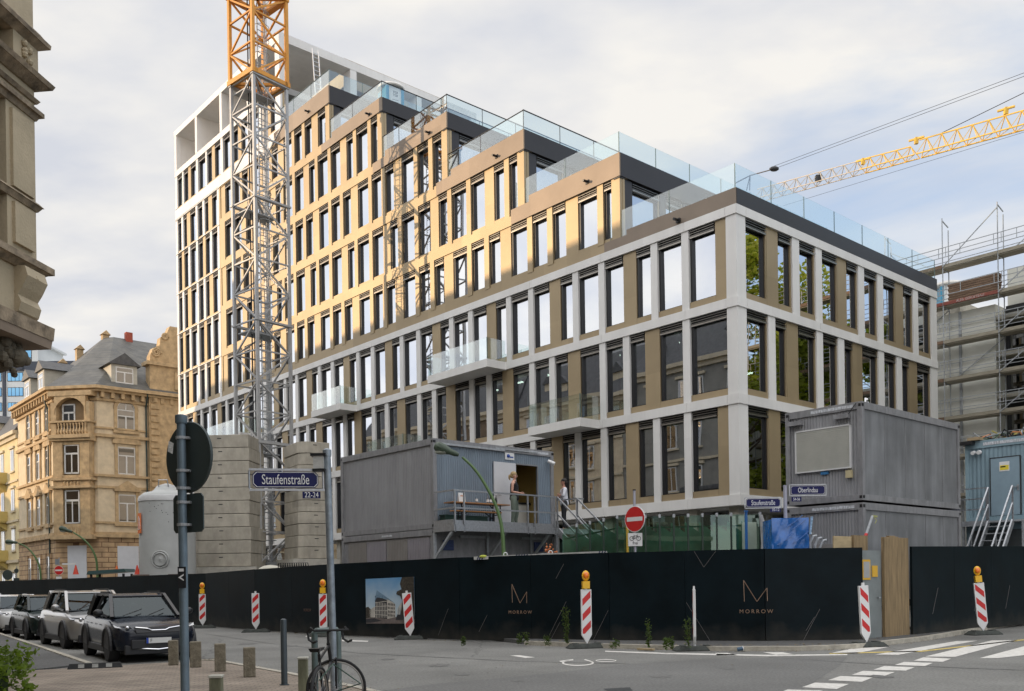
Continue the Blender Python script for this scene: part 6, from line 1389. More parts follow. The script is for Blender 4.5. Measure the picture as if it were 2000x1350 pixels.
# street name pole in front
sx_,sy_=atY(650,1100,11.6).x,11.6
SN=thing('street_name_sign','tall galvanised pole with the nearest blue Staufenstraße name plate','street sign',(sx_,sy_,0)); SN.rotation_euler=(0,R(-.9),0)
b=MB(); b.cyl((0,0,-.05),(0,0,3.27),.045,.045,14); b.lathe([(.052,3.22),(.055,3.24),(.055,3.30),(.02,3.32)],12); b.build('pole',mat('spangled_zinc_pole',(.27,.31,.35),.5,.4,.28,9),SN,smooth=True)
rdv=Vector((.93,.30,0)).normalized()
b=MB(); L0=-rdv*.95; 
for z in (3.05,2.80): b.bar(L0+Vector((0,0,z)),Vector((0,0,z)),.025)
b.tube([L0*.96+Vector((0,0,3.05)),L0+Vector((0,0,3.03)),L0+Vector((0,0,2.82)),L0*.96+Vector((0,0,2.80))],.013,6); b.tube([-rdv*.06+Vector((0,0,3.05)),-rdv*.06+Vector((0,0,2.80))],.013,6); b.build('plate_frame',M_steel,SN)
nameplate(SN,'Staufenstraße',-rdv*.51+Vector((0,-.02,2.925)),rdv,.79,.20,tx=.60,size=.175)
nameplate(SN,'22-24',-rdv*.20+Vector((0,-.03,2.735)),rdv,.22,.085,tx=.78,rim=False,size=.095)
b=MB(); b.box(-.16,-.03,-.09,.05,3.06,3.22,0); b.box(-.19,.0,-.11,.06,3.22,3.25,1); b.box(-.17,-.02,-.1,.05,3.03,3.06,1); b.bar((-.02,0,3.2),(.04,0,3.24),.03,k=1); b.build('lamp_box',[mat('reflective_foil',(.62,.62,.6),.25,.3,.1,12,.5,8),M_black],SN)
# street name signs at the corner on the right
pY=25.0; P0=atY(1534,1000,pY)
SR=thing('street_name_sign','corner pole with blue plates Staufenstraße and Oberlindau before the right containers','street sign',(P0.x,pY,0))
top=atY(1534,948,pY).z; b=MB(); b.cyl((0,0,0),(0,0,top),.05,.05,12); b.build('pole',mat('light_grey_pole',(.38,.38,.44),.5,.2,.1,6),SR)
def npx(text,x0,x1,yt,yb,w=None,**k):
    a=atY(x0,(yt+yb)/2,pY); c=atY(x1,(yt+yb)/2,pY); h=atY((x0+x1)/2,yt,pY).z-atY((x0+x1)/2,yb,pY).z; m=(a+c)/2-Vector((P0.x,pY,0)); m.y=-.06
    return nameplate(SR,text,m,(1,0.0,0),(c-a).length,h,**k),m,(c-a).length,h
for (t_,x0,x1,yt,yb) in [('Staufenstraße',1456,1523,974,991),('Oberlindau',1543,1610,949,966.5)]:
    o,m,w,h=npx(t_,x0,x1,yt,yb,tx=.62,size=.19)
    f=MB(); 
    for z in (m.z+h/2+.025,m.z-h/2-.025): f.bar((m.x-w/2-.03,-.05,z),(m.x+w/2+.03,-.05,z),.022)
    for x in (m.x-w/2-.03,m.x+w/2+.03): f.bar((x,-.05,m.z-h/2-.025),(x,-.05,m.z+h/2+.025),.022)
    f.build('plate_frame',M_steel,SR)
npx('10-12',1503,1524,992,1000.5,tx=.8,rim=False,size=.11); npx('54-56',1545,1564,971,980,tx=.72,rim=False,size=.11)
# no entry sign
pY=24.6; P0=atY(1240,1014,pY)
NE=thing('no_entry_sign','large no entry sign with white bicycle plate behind the hoarding in the middle','road sign',(P0.x,pY,0))
def noentry(root,c,r,yaw,sq=1.0):
    M=Matrix.Translation(c)@Matrix.Rotation(yaw,4,'Z')@Matrix.Rotation(R(90),4,'X')
    b=MB(); b.lathe([(r,-.01),(r+.005,0),(r,.01)],40); b.xf(M); d=b.build('disc',M_signwhite,root)
    b=MB(); b.lathe([(r*.95,.0105),(r*.95,.0125)],40); b.xf(M); b.build('red_face',M_red,d)
    b=MB(); b.box(-r*.78,r*.78,-r*.16,r*.16,.0125,.0150); b.xf(M); b.build('white_bar',M_signwhite,d)
b=MB(); zt=atY(1238,958,pY).z; b.cyl((0,.05,0),(0,.05,zt),.035,.035,12); b.cyl((0,.05,zt),(0,.05,zt+.03),.045,.045,12,1); b.build('pole',[mat('light_grey_pole',(.38,.38,.44)),M_black],NE)
noentry(NE,(0,0,P0.z),.345,R(-48))
b=MB(); a=atY(1226,1041,pY); c=atY(1255,1067,pY); hw=(c.x-a.x)/2; mz=(a.z+c.z)/2; hh=(a.z-c.z)/2
b.box(-hw,hw,-.012,.0,mz-hh,mz+hh); pl=b.build('bicycle_plate',M_signwhite,NE,bevel=.004)
b=MB()
for x in (-.09,.09): b.tube([(x+.055*math.cos(R(q)),-.016,mz+.03+.055*math.sin(R(q))) for q in range(0,360,30)],.007,5,closed=True)
for (p,q) in [((-.09,.03),(-.03,.1)),((-.03,.1),(.05,.1)),((.05,.1),(0,.03)),((0,.03),(-.03,.1)),((-.09,.03),(0,.03)),((.09,.03),(.045,.12)),((.045,.12),(.07,.13)),((-.045,.12),(-.02,.12))]: b.bar((p[0],-.016,mz+p[1]),(q[0],-.016,mz+q[1]),.010)
b.build('bicycle_symbol',M_black,pl); textmesh('frei',.11,(0,-.014,mz-.095),(1,0,0),(0,0,1),M_black,'lettering',pl,.001,.95,bold=.001)
b=MB(); b.box(-hw,-hw+.006,-.013,-.012,mz-hh,mz+hh); b.box(hw-.006,hw,-.013,-.012,mz-hh,mz+hh); b.box(-hw,hw,-.013,-.012,mz-hh,mz-hh+.006); b.box(-hw,hw,-.013,-.012,mz+hh-.006,mz+hh); b.build('plate_border',M_black,pl)
P1=atY(115,1114,66); N2=thing('no_entry_sign','small distant no entry sign at the foot of the sandstone corner house','road sign',(P1.x,66,0))
b=MB(); b.cyl((0,.05,0),(0,.05,P1.z+.9),.035,.035,8); b.build('pole',M_steelm,N2); noentry(N2,(0,0,P1.z),.33,0)
b=MB(); b.box(-.2,.2,-.02,0,P1.z-.75,P1.z-.45); b.build('plate',M_signwhite,N2); b=MB(); b.box(.25,1.2,-.02,.0,P1.z+.38,P1.z+.5,0); b.box(-.25,0,-.02,.0,P1.z+.4,P1.z+.8,1); b.build('name_plate',[M_signwhite,mat('grey_plate',(.2,.23,.26),.5,0,.1)],N2)
for (px,py,Y,lab,r) in [(15,1123,60,'dark round sign seen from behind at the far left edge',.33),(32,1115,64,'narrow dark sign seen edge on at the far left',.16)]:
    P=atY(px,py,Y); t=thing('round_road_sign',lab,'road sign',(P.x,Y,0)); b=MB(); b.cyl((0,.03,0),(0,.03,P.z+.3),.03,.03,8); b.build('pole',M_steelm,t); b=MB(); b.lathe([(r,-.01),(r,.01)],24); b.xf(Matrix.Translation((0,0,P.z))@Matrix.Rotation(R(90),4,'X')); b.build('disc',M_signback,t); b=MB(); b.box(-.2,.2,-.02,.0,P.z-.85,P.z-.5); b.build('plate',M_signback,t)
# =============== BOLLARDS ===============
M_boll=mat('mossy_concrete_bollard',(.19,.165,.12),.95,0,.35,9,.9,30)
for (px,py,w,h,lab) in [(339,1299,.19,.50,'mossy concrete bollard closest to the parked car number plate'),(382.5,1303,.21,.50,'mossy concrete bollard just right of the round sign pole'),(430.5,1311,.20,.51,'mossy concrete bollard third in the kerb row'),(487.5,1322,.20,.51,'mossy concrete bollard left of the slim steel post')]:
    p=atz(px,py,.05); b=MB(); b.box(-w/2,w/2,-w/2,w/2,0,h); o=b.build('concrete_bollard',M_boll,bevel=.015); o.location=p; o.rotation_euler=(0,0,.3); tag(o,lab,'bollard','square concrete bollards on the pavement')
for (px,Y,zt,w,lab) in [(592,13.1,.55,.13,'timber topped bollard beside the bicycle'),(422,10.6,.55,.135,'pale capped bollard cut by the bottom edge')]:
    p=atY(px,1300,Y); t=thing('capped_bollard',lab,'bollard',(p.x,Y,.05),.1,'capped bollards at the bottom edge'); b=MB(); b.box(-w/2,w/2,-w/2,w/2,0,zt-.03); b.build('stump',mat('ochre_stained_post',(.17,.17,.11),.9,0,.5,6,.4,20,stretch=(1,1,.3)),t,bevel=.01); b=MB(); b.box(-w/2-.008,w/2+.008,-w/2-.008,w/2+.008,zt-.03,zt); b.build('cap',mat('pale_cap',(.45,.44,.38),.8,0,.15,5),t,bevel=.006)
p=atz(555.5,1338,.05); b=MB(); b.lathe([(.05,0),(.05,1.0),(.045,1.03),(.02,1.045)],16); b.lathe([(.075,0),(.075,.015)],16); o=b.build('steel_post',mat('anthracite_post',(.055,.07,.08),.45,.2,.1,5),smooth=True); o.location=p; tag(o,'slim dark grey steel post on the pavement beside the kerb','bollard')
# kerb stop in front of the car
KS=thing('parking_stop','black rubber parking stop with white marks at the pavement edge','parking stop',tuple(atz(186,1306,.04)),.35)
b=MB(); b.add([(-.5,-.09,0),(.5,-.09,0),(.5,.09,0),(-.5,.09,0),(-.46,-.05,.11),(.46,-.05,.11),(.46,.05,.11),(-.46,.05,.11)],[(0,3,2,1),(4,5,6,7),(0,1,5,4),(1,2,6,5),(2,3,7,6),(3,0,4,7)]); b.build('rubber_block',M_rubber,KS); b=MB()
for x in (-.3,-.05,.2): b.add([(x,-.083,.03),(x+.11,-.083,.03),(x+.11,-.056,.10),(x,-.056,.10)],[(0,1,2,3)])
b.build('white_mark',mat('dirty_white',(.30,.30,.28),.7,0,.3,9),KS,recalc=False)
# =============== VEHICLES ===============
M_tyre=mat('tyre_rubber',(.018,.018,.019),.8,0,.1); M_rim=mat('alloy_rim',(.35,.35,.36),.3,.9,.05); M_carglass=glassmat('car_glass',(.10,.12,.12),.02,.17,(.75,.85,.9)); M_chrome=mat('chrome_trim',(.7,.7,.72),.12,1,0); M_clad=mat('black_plastic_cladding',(.018,.018,.02),.55,0,.05)
M_hl=mat('headlamp_lens',(.30,.31,.33),.08,.3,.3,30,coat=1); M_plate=mat('number_plate_white',(.65,.65,.63),.4,0,.03); M_eu=mat('plate_blue',(.01,.05,.35),.4,0,0)
def car(px_wheel,Yw,head,L,Wd,H,paint,label,suv=True,front='a',plate=True):
    """px_wheel: image x of the front wheel nearest the kerb; head: heading from -Y towards +X"""
    hx=Vector((math.sin(head),-math.cos(head),0)); left=Vector((-hx.y,hx.x,0))
    X=uv(px_wheel,1290)[0]*Yw/F; wb=L*.61; fo=L*.195
    c=Vector((X,Yw,0))-hx*(wb/2)+left*(Wd/2-.1)     # wheel is the right one; centre of the car
    rz=math.atan2(hx.y,hx.x)
    t=thing('parked_car',label,'car',tuple(c),rz,'cars parked along the left kerb')
    w=Wd/2; fx=wb/2+fo; rx=-(L-fx); gc=.20 if suv else .16; hb=.66*H if suv else .63*H; hh=.60*H if suv else .56*H
    # lower body loft; stations x, zbottom, zmid widths, ztop, width top
    st=[(fx,.42,.50*H*.88,.62),(fx-.05,gc+.05,.50*H*.95,.80),(fx-.22,gc,.535*H,.93),(fx-.55,gc,.575*H,.99),(fx-1.05,gc,.615*H,1.0),(fx-1.25,gc,.63*H,1.0),(.3,gc,.64*H,1.0),(-.6,gc,.65*H,1.0),(rx+.75,gc,.665*H,1.0),(rx+.25,gc,.67*H,.97),(rx+.05,gc+.08,.64*H,.88),(rx,.45,.58*H,.74)]
    b=MB(); vs=[]; m=12
    for (x,zb,zt,wf) in st:
        ww=w*wf; zm=zb+(zt-zb)*.45
        P=[(0,zb),(ww*.86,zb),(ww*.97,zb+(zt-zb)*.14),(ww,zm),(ww*.985,zb+(zt-zb)*.74),(ww*.93,zt-.045),(ww*.80,zt),(0,zt+.035*wf)]
        ring=[(x,-y,z) for y,z in P]+[(x,y,z) for y,z in P[-2:0:-1]]; vs+=ring
    n=len(ring); fs=[(i*n+j,i*n+(j+1)%n,(i+1)*n+(j+1)%n,(i+1)*n+j) for i in range(len(st)-1) for j in range(n)]; fs+= [tuple(range(n)),tuple(range(len(vs)-1,len(vs)-n-1,-1))]
    b.add(vs,fs); body=b.build('body',paint,t,smooth=False,sub=2); body.data.polygons.foreach_set('use_smooth',[True]*len(body.data.polygons))
    # greenhouse
    zb=.635*H; zr=H-.03; xa=fx-1.18; xb=xa-.85; xc=rx+.75; xd=rx+.28
    G=MB(); q=[(xa,w*.80,zb),(xb,w*.66,zr-.02),(xc,w*.64,zr-.03),(xd,w*.72,zb+.03)]
    G.add([(q[0][0],-q[0][1],zb),(q[0][0],q[0][1],zb),(q[1][0],-q[1][1],q[1][2]),(q[1][0],q[1][1],q[1][2]),(q[2][0],-q[2][1],q[2][2]),(q[2][0],q[2][1],q[2][2]),(q[3][0],-q[3][1],q[3][2]),(q[3][0],q[3][1],q[3][2]),((xa+xd)/2,-w*.92,zb),((xa+xd)/2,w*.92,zb)],
          [(0,1,3,2),(2,3,5,4),(4,5,7,6),(0,2,4,6,8),(1,9,7,5,3),(0,8,6,7,9,1)]); GO=G.build('windows',M_carglass,t,bevel=.06)
    I=MB()
    for yy in (-.36,.36): I.box(-.25,.15,yy*w/.9-.22,yy*w/.9+.22,.55*H,.80*H); I.box(-.30,-.2,yy*w/.9-.12,yy*w/.9+.12,.80*H,.88*H); I.box(-1.25,-.9,yy*w/.9-.25,yy*w/.9+.25,.55*H,.78*H)
    I.box(xa-.75,xa-.15,-w*.75,w*.75,.5*H,.645*H)
    I.build('seats',mat('dark_upholstery',(.03,.03,.032),.8,0,.1),t,bevel=.02)
    r=MB(); r.add([(xb+.08,-w*.64,zr-.025),(xb+.08,w*.64,zr-.025),(xb-.25,w*.66,zr+.02),(xb-.25,-w*.66,zr+.02),(xc+.1,w*.64,zr+.02),(xc+.1,-w*.64,zr+.02),(xc-.12,w*.62,zr-.04),(xc-.12,-w*.62,zr-.04)],[(0,1,2,3),(3,2,4,5),(5,4,6,7)])
    ro=r.build('roof',paint,t); md=ro.modifiers.new('t','SOLIDIFY'); md.thickness=.05; md=ro.modifiers.new('b','BEVEL'); md.width=.035; md.segments=3
    p=MB()
    for s in (-1,1):
        p.bar((xa+.02,s*w*.80,zb),(xb+.05,s*w*.655,zr-.01),.075); p.bar((xb-.75,s*w*.90,zb),(xb-.70,s*w*.66,zr-.01),.06); p.bar((xd,s*w*.74,zb),(xc,s*w*.64,zr-.02),.16); p.bar((xb+.03,s*w*.66,zr),(xc,s*w*.65,zr),.06)
    p.build('pillar',paint if front!='a' else M_black,t)
    for s in (-1,1):
        for xx in (wb/2,-wb/2):
            R_=.345 if suv else .31
            wh=thing('wheel',None,None,(xx,s*(w-.11),R_)); wh.parent=t
            a=MB(); a.lathe([(R_*.62,-.11),(R_*.96,-.11),(R_,-.07),(R_,.07),(R_*.96,.11),(R_*.62,.11)],28); a.xf(Matrix.Rotation(R(90),4,'X')); a.build('tyre',M_tyre,wh,smooth=True)
            a=MB(); a.lathe([(R_*.66,-.08),(R_*.66,.08)],28,1)
            for k in range(5): an=k*2*math.pi/5; a.bar((0,0,s*-.0+.095),(R_*.62*math.cos(an),R_*.62*math.sin(an),.085),.07,.03,0); a.bar((0,0,-.095),(R_*.62*math.cos(an),R_*.62*math.sin(an),-.085),.07,.03,0)
            a.tube([(R_*.63*math.cos(R(k*20)),R_*.63*math.sin(R(k*20)),.09) for k in range(18)],.014,5,0,closed=True); a.tube([(R_*.63*math.cos(R(k*20)),R_*.63*math.sin(R(k*20)),-.09) for k in range(18)],.014,5,0,closed=True); a.xf(Matrix.Rotation(R(90),4,'X')); a.build('rim',[M_rim,M_black],wh)
            ar=MB(); ar.tube([(xx+(R_+.055)*math.cos(R(k)),s*(w-.01),R_+(R_+.055)*math.sin(R(k))) for k in range(-12,193,15)],.045,6); ar.add([(xx+(R_+.04)*math.cos(R(k)),s*(w+.003),R_+(R_+.04)*math.sin(R(k))) for k in range(-12,193,15)],[tuple(range(14))]); ar.build('wheel_arch',M_clad,t)
    c_=MB(); c_.box(-wb/2+.35,wb/2-.35,-w-.005,-w+.05,gc,gc+.16); c_.box(-wb/2+.35,wb/2-.35,w-.05,w+.005,gc,gc+.16); c_.box(fx-.20,fx-.03,-w*.76,w*.76,gc-.02,gc+.19); c_.build('sill_cladding',M_clad,t,bevel=.02)
    zl=.50*H
    for s in (-1,1):
        h=MB(); h.prism([(fx-.11,s*w*.50,zl-.055),(fx-.30,s*w*.93,zl+.02),(fx-.42,s*w*.955,zl+.075),(fx-.17,s*w*.62,zl+.055)],(.035,0,.0)); ho=h.build('headlight',M_hl,t,bevel=.008); h=MB(); h.ball((fx-.11,s*w*.68,zl+.01),.045,10); h.build('lamp_lens',M_chrome,ho)
        m_=MB(); m_.ball((xa-.12,s*(w+.08),zb+.12),.11,12,sc=(.6,1.0,.75)); m_.bar((xa-.12,s*w*.88,zb+.03),(xa-.12,s*(w+.02),zb+.1),.05); m_.build('wing_mirror',paint if front!='a' else M_black,t,smooth=True)
        f=MB(); f.ball((fx-.12,s*w*.70,gc+.22),.055,10,sc=(.5,1.2,1)); f.build('fog_lamp',M_hl,t,smooth=True)
        dh=MB(); dh.bar((.15,s*(w+.012),zb-.14),(.38,s*(w+.012),zb-.14),.028); dh.bar((-.95,s*(w+.012),zb-.13),(-.72,s*(w+.012),zb-.13),.028); dh.build('door_handle',M_chrome if front=='a' else paint,t)
    g_=MB(); g_.prism([(fx-.02,-w*.50,zl-.10),(fx-.02,w*.50,zl-.10),(fx-.06,w*.55,zl+.02),(fx-.06,-w*.55,zl+.02)],(.05,0,0)); go=g_.build('grille',M_black,t)
    g_=MB(); 
    if front=='a': g_.tube([(fx+.0,-w*.52,zl+.02),(fx+.035,-w*.25,zl-.01),(fx+.035,-w*.16,zl-.05),(fx+.035,w*.16,zl-.05),(fx+.035,w*.25,zl-.01),(fx,w*.52,zl+.02)],.014,6); g_.tube([(fx-.02,-w*.55,gc+.12),(fx+.02,0,gc+.08),(fx-.02,w*.55,gc+.12)],.016,6)
    else: g_.bar((fx+.03,-w*.35,zl-.04),(fx+.03,w*.35,zl-.04),.025); g_.tube([(fx+.035+.0,.1*math.cos(R(k)),zl-.04+.1*math.sin(R(k))) for k in range(0,360,24)],.012,5,closed=True)
    g_.build('chrome_bar',M_chrome,go)
    a_=MB(); a_.box(fx-.05,fx+.012,-w*.62,w*.62,gc+.10,gc+.30); a_.build('lower_intake',M_clad,t,bevel=.02)
    if plate:
        p=MB(); p.box(fx+.045,fx+.055,-.26,.26,gc+.22,gc+.335,0); p.box(fx+.055,fx+.058,-.26,-.215,gc+.22,gc+.335,1); po=p.build('number_plate',[M_plate,M_eu],t); textmesh('F',.10,(fx+.058,-.16,gc+.277),(0,1,0),(0,0,1),M_black,'lettering',po,.001,.9)
    wi=MB(); wi.bar((xa+.05,-w*.55,zb+.04),(xa-.18,-w*.05,zb+.18),.015); wi.bar((xa+.05,.05,zb+.04),(xa-.18,w*.5,zb+.18),.015); wi.build('wiper',M_black,t)
    if suv: rl=MB(); [rl.bar((xb-.2,s*w*.62,zr+.06),(xc+.15,s*w*.60,zr+.06),.03) for s in (-1,1)]; rl.build('roof_rail',M_clad,t)
    return t
car(218,20.4,R(34),4.30,1.80,1.50,mat('midnight_paint',(.008,.011,.020),.16,0,.05,spec=.35),'black blue SUV parked nearest, its front behind the stone bollards',True,'a')
car(130,25.2,R(37),4.60,1.88,1.58,mat('silver_paint',(.33,.32,.31),.28,.6,.04,coat=1),'silver grey SUV parked second behind the black one',True,'b',False)
car(57,30.0,R(37),4.10,1.74,1.45,mat('dark_green_paint',(.008,.016,.014),.18,0,.05,spec=.35),'small black green car parked third from the front',False,'b',False)
car(-3,34.6,R(37),4.40,1.78,1.45,mat('white_paint',(.58,.58,.57),.3,.0,.03,coat=1),'white car parked fourth, cut by the left edge',False,'b',False)
# a row of parked cars continues, dark van farther back
car(-62,40,R(37),4.4,1.8,1.5,mat('grey_paint',(.12,.12,.13),.25,.4,.03,coat=1),'grey car parked behind the white one at the left edge',False,'b',False)
# =============== BICYCLE ===============
BK=thing('bicycle','dark bicycle with turned front wheel leaning on the street name pole','bicycle',tuple(atY(640,1350,10.9))); BK.location=(0,0,.055)
M_bk=mat('bicycle_black',(.015,.016,.018),.35,.3,.1); M_tan=mat('wheel_rim_silver',(.30,.29,.27),.4,.6,.1)
fwc=Vector(atY(657,1353,10.9)); fwc.z=.34; rwc=Vector((-2.07,9.88,.34))
def wheel(c,ax,name='wheel'):
    e=thing(name,None,None,(0,0,0)); e.parent=BK
    u=Vector((0,0,1)); v=u.cross(ax).normalized()
    b=MB(); b.tube([c+(u*math.sin(R(k))+v*math.cos(R(k)))*.333 for k in range(0,360,10)],.019,7,closed=True); b.build('tyre',M_tyre,e,smooth=True)
    b=MB(); b.tube([c+(u*math.sin(R(k))+v*math.cos(R(k)))*.310 for k in range(0,360,12)],.011,6,closed=True); b.build('rim',M_tan,e,smooth=True)
    b=MB()
    for k in range(0,360,20): b.bar(c+ax*.02*(1 if k%40 else -1),c+(u*math.sin(R(k))+v*math.cos(R(k)))*.305,.003)
    b.cyl(c-ax*.05,c+ax*.05,.022,.022,10); b.build('spokes',M_steel,e)
fax=Vector((.25,-.97,0)).normalized(); rax=Vector((.995,-.06,0)).normalized(); wheel(fwc,fax); wheel(rwc,rax)
hd_=Vector((-2.13,10.82,.66)); hb_=Vector((-2.15,10.78,.88)); bb_=Vector((-2.12,10.32,.29)); sc_=Vector((-2.12,10.12,.80))
b=MB(); b.tube([hd_,hb_],.021,8); b.tube([bb_,hd_],.018,8); b.tube([sc_.lerp(bb_,.12),hb_.lerp(hd_,.15)],.016,8); b.tube([bb_,sc_],.016,8)
for s in (-1,1): b.tube([rwc+rax*.06*s,bb_+rax*.03*s],.009,6); b.tube([rwc+rax*.06*s,sc_.lerp(bb_,.15)],.008,6)
b.build('frame',M_bk,BK,smooth=True)
b=MB(); 
for s in (-1,1): b.tube([fwc+fax*.055*s,fwc+fax*.055*s+Vector((-.0,0,.36)),hd_+Vector((0,0,-.02))],.011,6)
b.build('fork',M_bk,BK); b=MB(); b.tube([hb_,hb_+Vector((0,0,.13))],.014,8); st_=hb_+Vector((0,0,.13)); b.tube([st_,st_+Vector((.05,-.05,.02))],.014,8); hc=st_+Vector((.05,-.05,.02)); hd2=Vector((.95,.28,0))
for s in (-1,1):
    p=hc+hd2*.20*s; f=Vector((-.05,.06,0)); b.tube([hc,p,p+f+Vector((0,0,.03)),p+f*2.0+Vector((0,0,-.02)),p+f*1.6+Vector((0,0,-.11)),p+f*.2+Vector((0,0,-.14)),p-f*.8+Vector((0,0,-.12))],.014,7)
b.build('handlebar',M_rubber,BK,smooth=True)
b=MB(); sd_=Vector((.22,.97,0)); sx2=Vector((.97,-.22,0)); S0=sc_+Vector((0,0,.07))
b.add([S0-sd_*.13-sx2*.07,S0-sd_*.13+sx2*.07,S0+sd_*.0+sx2*.03,S0+sd_*.14+sx2*.012,S0+sd_*.14-sx2*.012,S0-sx2*.03]+[S0-sd_*.12-sx2*.05+Vector((0,0,-.04)),S0-sd_*.12+sx2*.05+Vector((0,0,-.04)),S0+sx2*.02+Vector((0,0,-.04)),S0+sd_*.12+sx2*.01+Vector((0,0,-.03)),S0+sd_*.12-sx2*.01+Vector((0,0,-.03)),S0-sx2*.02+Vector((0,0,-.04))],[(0,1,2,3,4,5),(11,10,9,8,7,6),(0,6,7,1),(1,7,8,2),(2,8,9,3),(3,9,10,4),(4,10,11,5),(5,11,6,0)]); b.tube([sc_,S0+Vector((0,0,-.03))],.012,6); b.build('saddle',M_bk,BK,bevel=.01)
b=MB(); b.lathe([(.09,-.004),(.09,.004)],20); Mx=Matrix.Translation(bb_+rax*.05)@rax.to_track_quat('Z','Y').to_matrix().to_4x4(); b.xf(Mx); b.bar(bb_+rax*.07,bb_+rax*.07+Vector((.0,.06,-.15)),.02); b.bar(bb_-rax*.07,bb_-rax*.07+Vector((.0,-.06,.15)),.02); b.bar(bb_+rax*.07+Vector((0,.06,-.15)),bb_+rax*.15+Vector((0,.06,-.15)),.03,.08); b.bar(bb_-rax*.07+Vector((0,-.06,.15)),bb_-rax*.15+Vector((0,-.06,.15)),.03,.08); b.build('crank',M_bk,BK)
b=MB(); b.tube([rwc+Vector((0,0,.2)),rwc+Vector((.1,.25,.35)),rwc+Vector((.35,.55,.1)),fwc+Vector((-.25,-.2,-.1)),fwc+Vector((-.1,-.1,-.2))],.008,6); b.build('cable_lock',mat('green_lock',(.03,.07,.05),.5,0,.1),BK)
BS=thing('bicycle_stand','grey green tubular bicycle stand behind the bicycle and the pole','bicycle stand',(0,0,.05))
b=MB(); a=atY(615,1300,11.9); c=atY(661,1300,12.2); w=.042
for p in (a,c): b.cyl((p.x,p.y,0),(p.x,p.y,.93),w,w,12)
b.tube([(a.x,a.y,.90),(a.x,a.y,.94),((a.x*.9+c.x*.1),a.y,.97),((a.x*.1+c.x*.9),c.y,.97),(c.x,c.y,.94),(c.x,c.y,.9)],w,12); b.build('hoop',mat('grey_green_tube',(.12,.16,.155),.45,.3,.15,8),BS,smooth=True)
# =============== PLATFORM FURNITURE ===============
M_ttop=mat('varnished_beer_table',(.36,.17,.06),.45,0,.2,2,stretch=(.6,6,1)); M_tleg=mat('folding_leg_black',(.03,.03,.035),.5,.3,.1)
def beer(name,label,x0,x1,y,z,w,cat):
    t=thing(name,label,cat,WB((x0+x1)/2,y,PFz),ANG); L=(x1-x0)/2; b=MB(); b.box(-L,L,-w/2,w/2,z-.035,z); b.build('seat' if cat=='bench' else 'table_top',M_ttop,t,bevel=.005)
    for s in (-1,1):
        b=MB(); x=s*L*.68
        for yy in (-w*.4,w*.4): b.bar((x,yy,0.01),(x,yy*.9,z-.04),.03)
        b.bar((x,-w*.4,.04),(x,w*.4,.04),.03); b.bar((x,0,z*.6),(x-s*.28,0,z-.04),.025); b.bar((x,-w*.4,z*.55),(x,w*.4,z*.55),.025); b.build('leg',M_tleg,t)
    return t
beer('beer_table','long varnished folding table with a card and bottles on the container platform',-11.45,-9.15,2.62,.76,.5,'table'); beer('beer_bench','long brown folding bench left of the table legs on the platform',-11.62,-9.75,2.22,.47,.26,'bench')
cr=thing('storage_crate','dark green storage crate under the folding table','crate',WB(-10.7,2.8,PFz),ANG); b=MB(); b.box(-.85,.85,-.13,.13,0,.34); b.build('tub',mat('dark_green_plastic',(.015,.045,.035),.5,0,.2),cr,bevel=.01); b=MB(); b.box(-.88,.88,-.15,.15,.34,.37); b.build('lid',mat('dark_green_plastic',(.015,.045,.035)),cr)
cd_=thing('notice_card','white standing card with orange print on the folding table','card',WB(-10.95,2.6,PFz+.762),ANG); b=MB(); b.prism([(-.13,-.03,0),(.13,-.03,0),(.13,.0,.30),(-.13,.0,.30)],(0,.004,0)); b.prism([(-.13,.05,0),(.13,.05,0),(.13,.004,.30),(-.13,.004,.30)],(0,.004,0)); b.build('card',M_signwhite,cd_); b=MB(); b.box(-.06,.06,-.018,-.014,.19,.215); b.build('orange_print',mat('orange_print',(.6,.2,.05),.5,0,0),cd_)
for (x,lab,c1) in [(-10.35,'clear bottle with blue label alone on the folding table',(.10,.14,.18)),(-9.78,'dark bottle on the table just left of the woman, left of a pair',(.02,.02,.02)),(-9.55,'dark tall bottle on the table nearest the woman',(.015,.012,.01)),(-9.9,'short bottle with pale label behind the lamp post',(.12,.12,.13))]:
    t=thing('bottle',lab,'bottle',WB(x,2.6,PFz+.762)); b=MB(); b.lathe([(.037,0),(.04,.02),(.04,.18),(.016,.24),(.014,.31),(.016,.315)],12); b.build('glass_body',mat('bottle_%d'%int(abs(x*100)),c1,.1,0,0,coat=1),t,smooth=True); b=MB(); b.lathe([(.041,.06),(.041,.14)],12); b.build('label',M_signwhite if x<-9.7 else M_black,t)
bg_=MB(); bg_.ball((0,0,.07),.17,10,sc=(1.3,.8,.45)); o=bg_.build('dark_bag',M_black,smooth=True); o.location=WB(-7.95,2.5,PFz+.0); tag(o,'small dark bag lying on the platform beside the door','bag')
fl_=thing('flower_pot','small heap of orange flowers on a ledge above the hoarding by the stairs','plant',tuple(atY(1077,1082,25.6))); b=MB(); rr=random.Random(8)
for i in range(26): b.ball((rr.uniform(-.16,.16),rr.uniform(-.1,.1),rr.uniform(0,.28)),rr.uniform(.015,.035),6)
b.build('petals',mat('orange_petals',(.5,.16,.05),.6,0,.6,25),fl_); b=MB(); b.box(-.3,.35,-.15,.15,-.12,.02); b.bar((0,0,-.1),(0,0,-2.2),.1); b.build('stand',M_steelm,fl_)
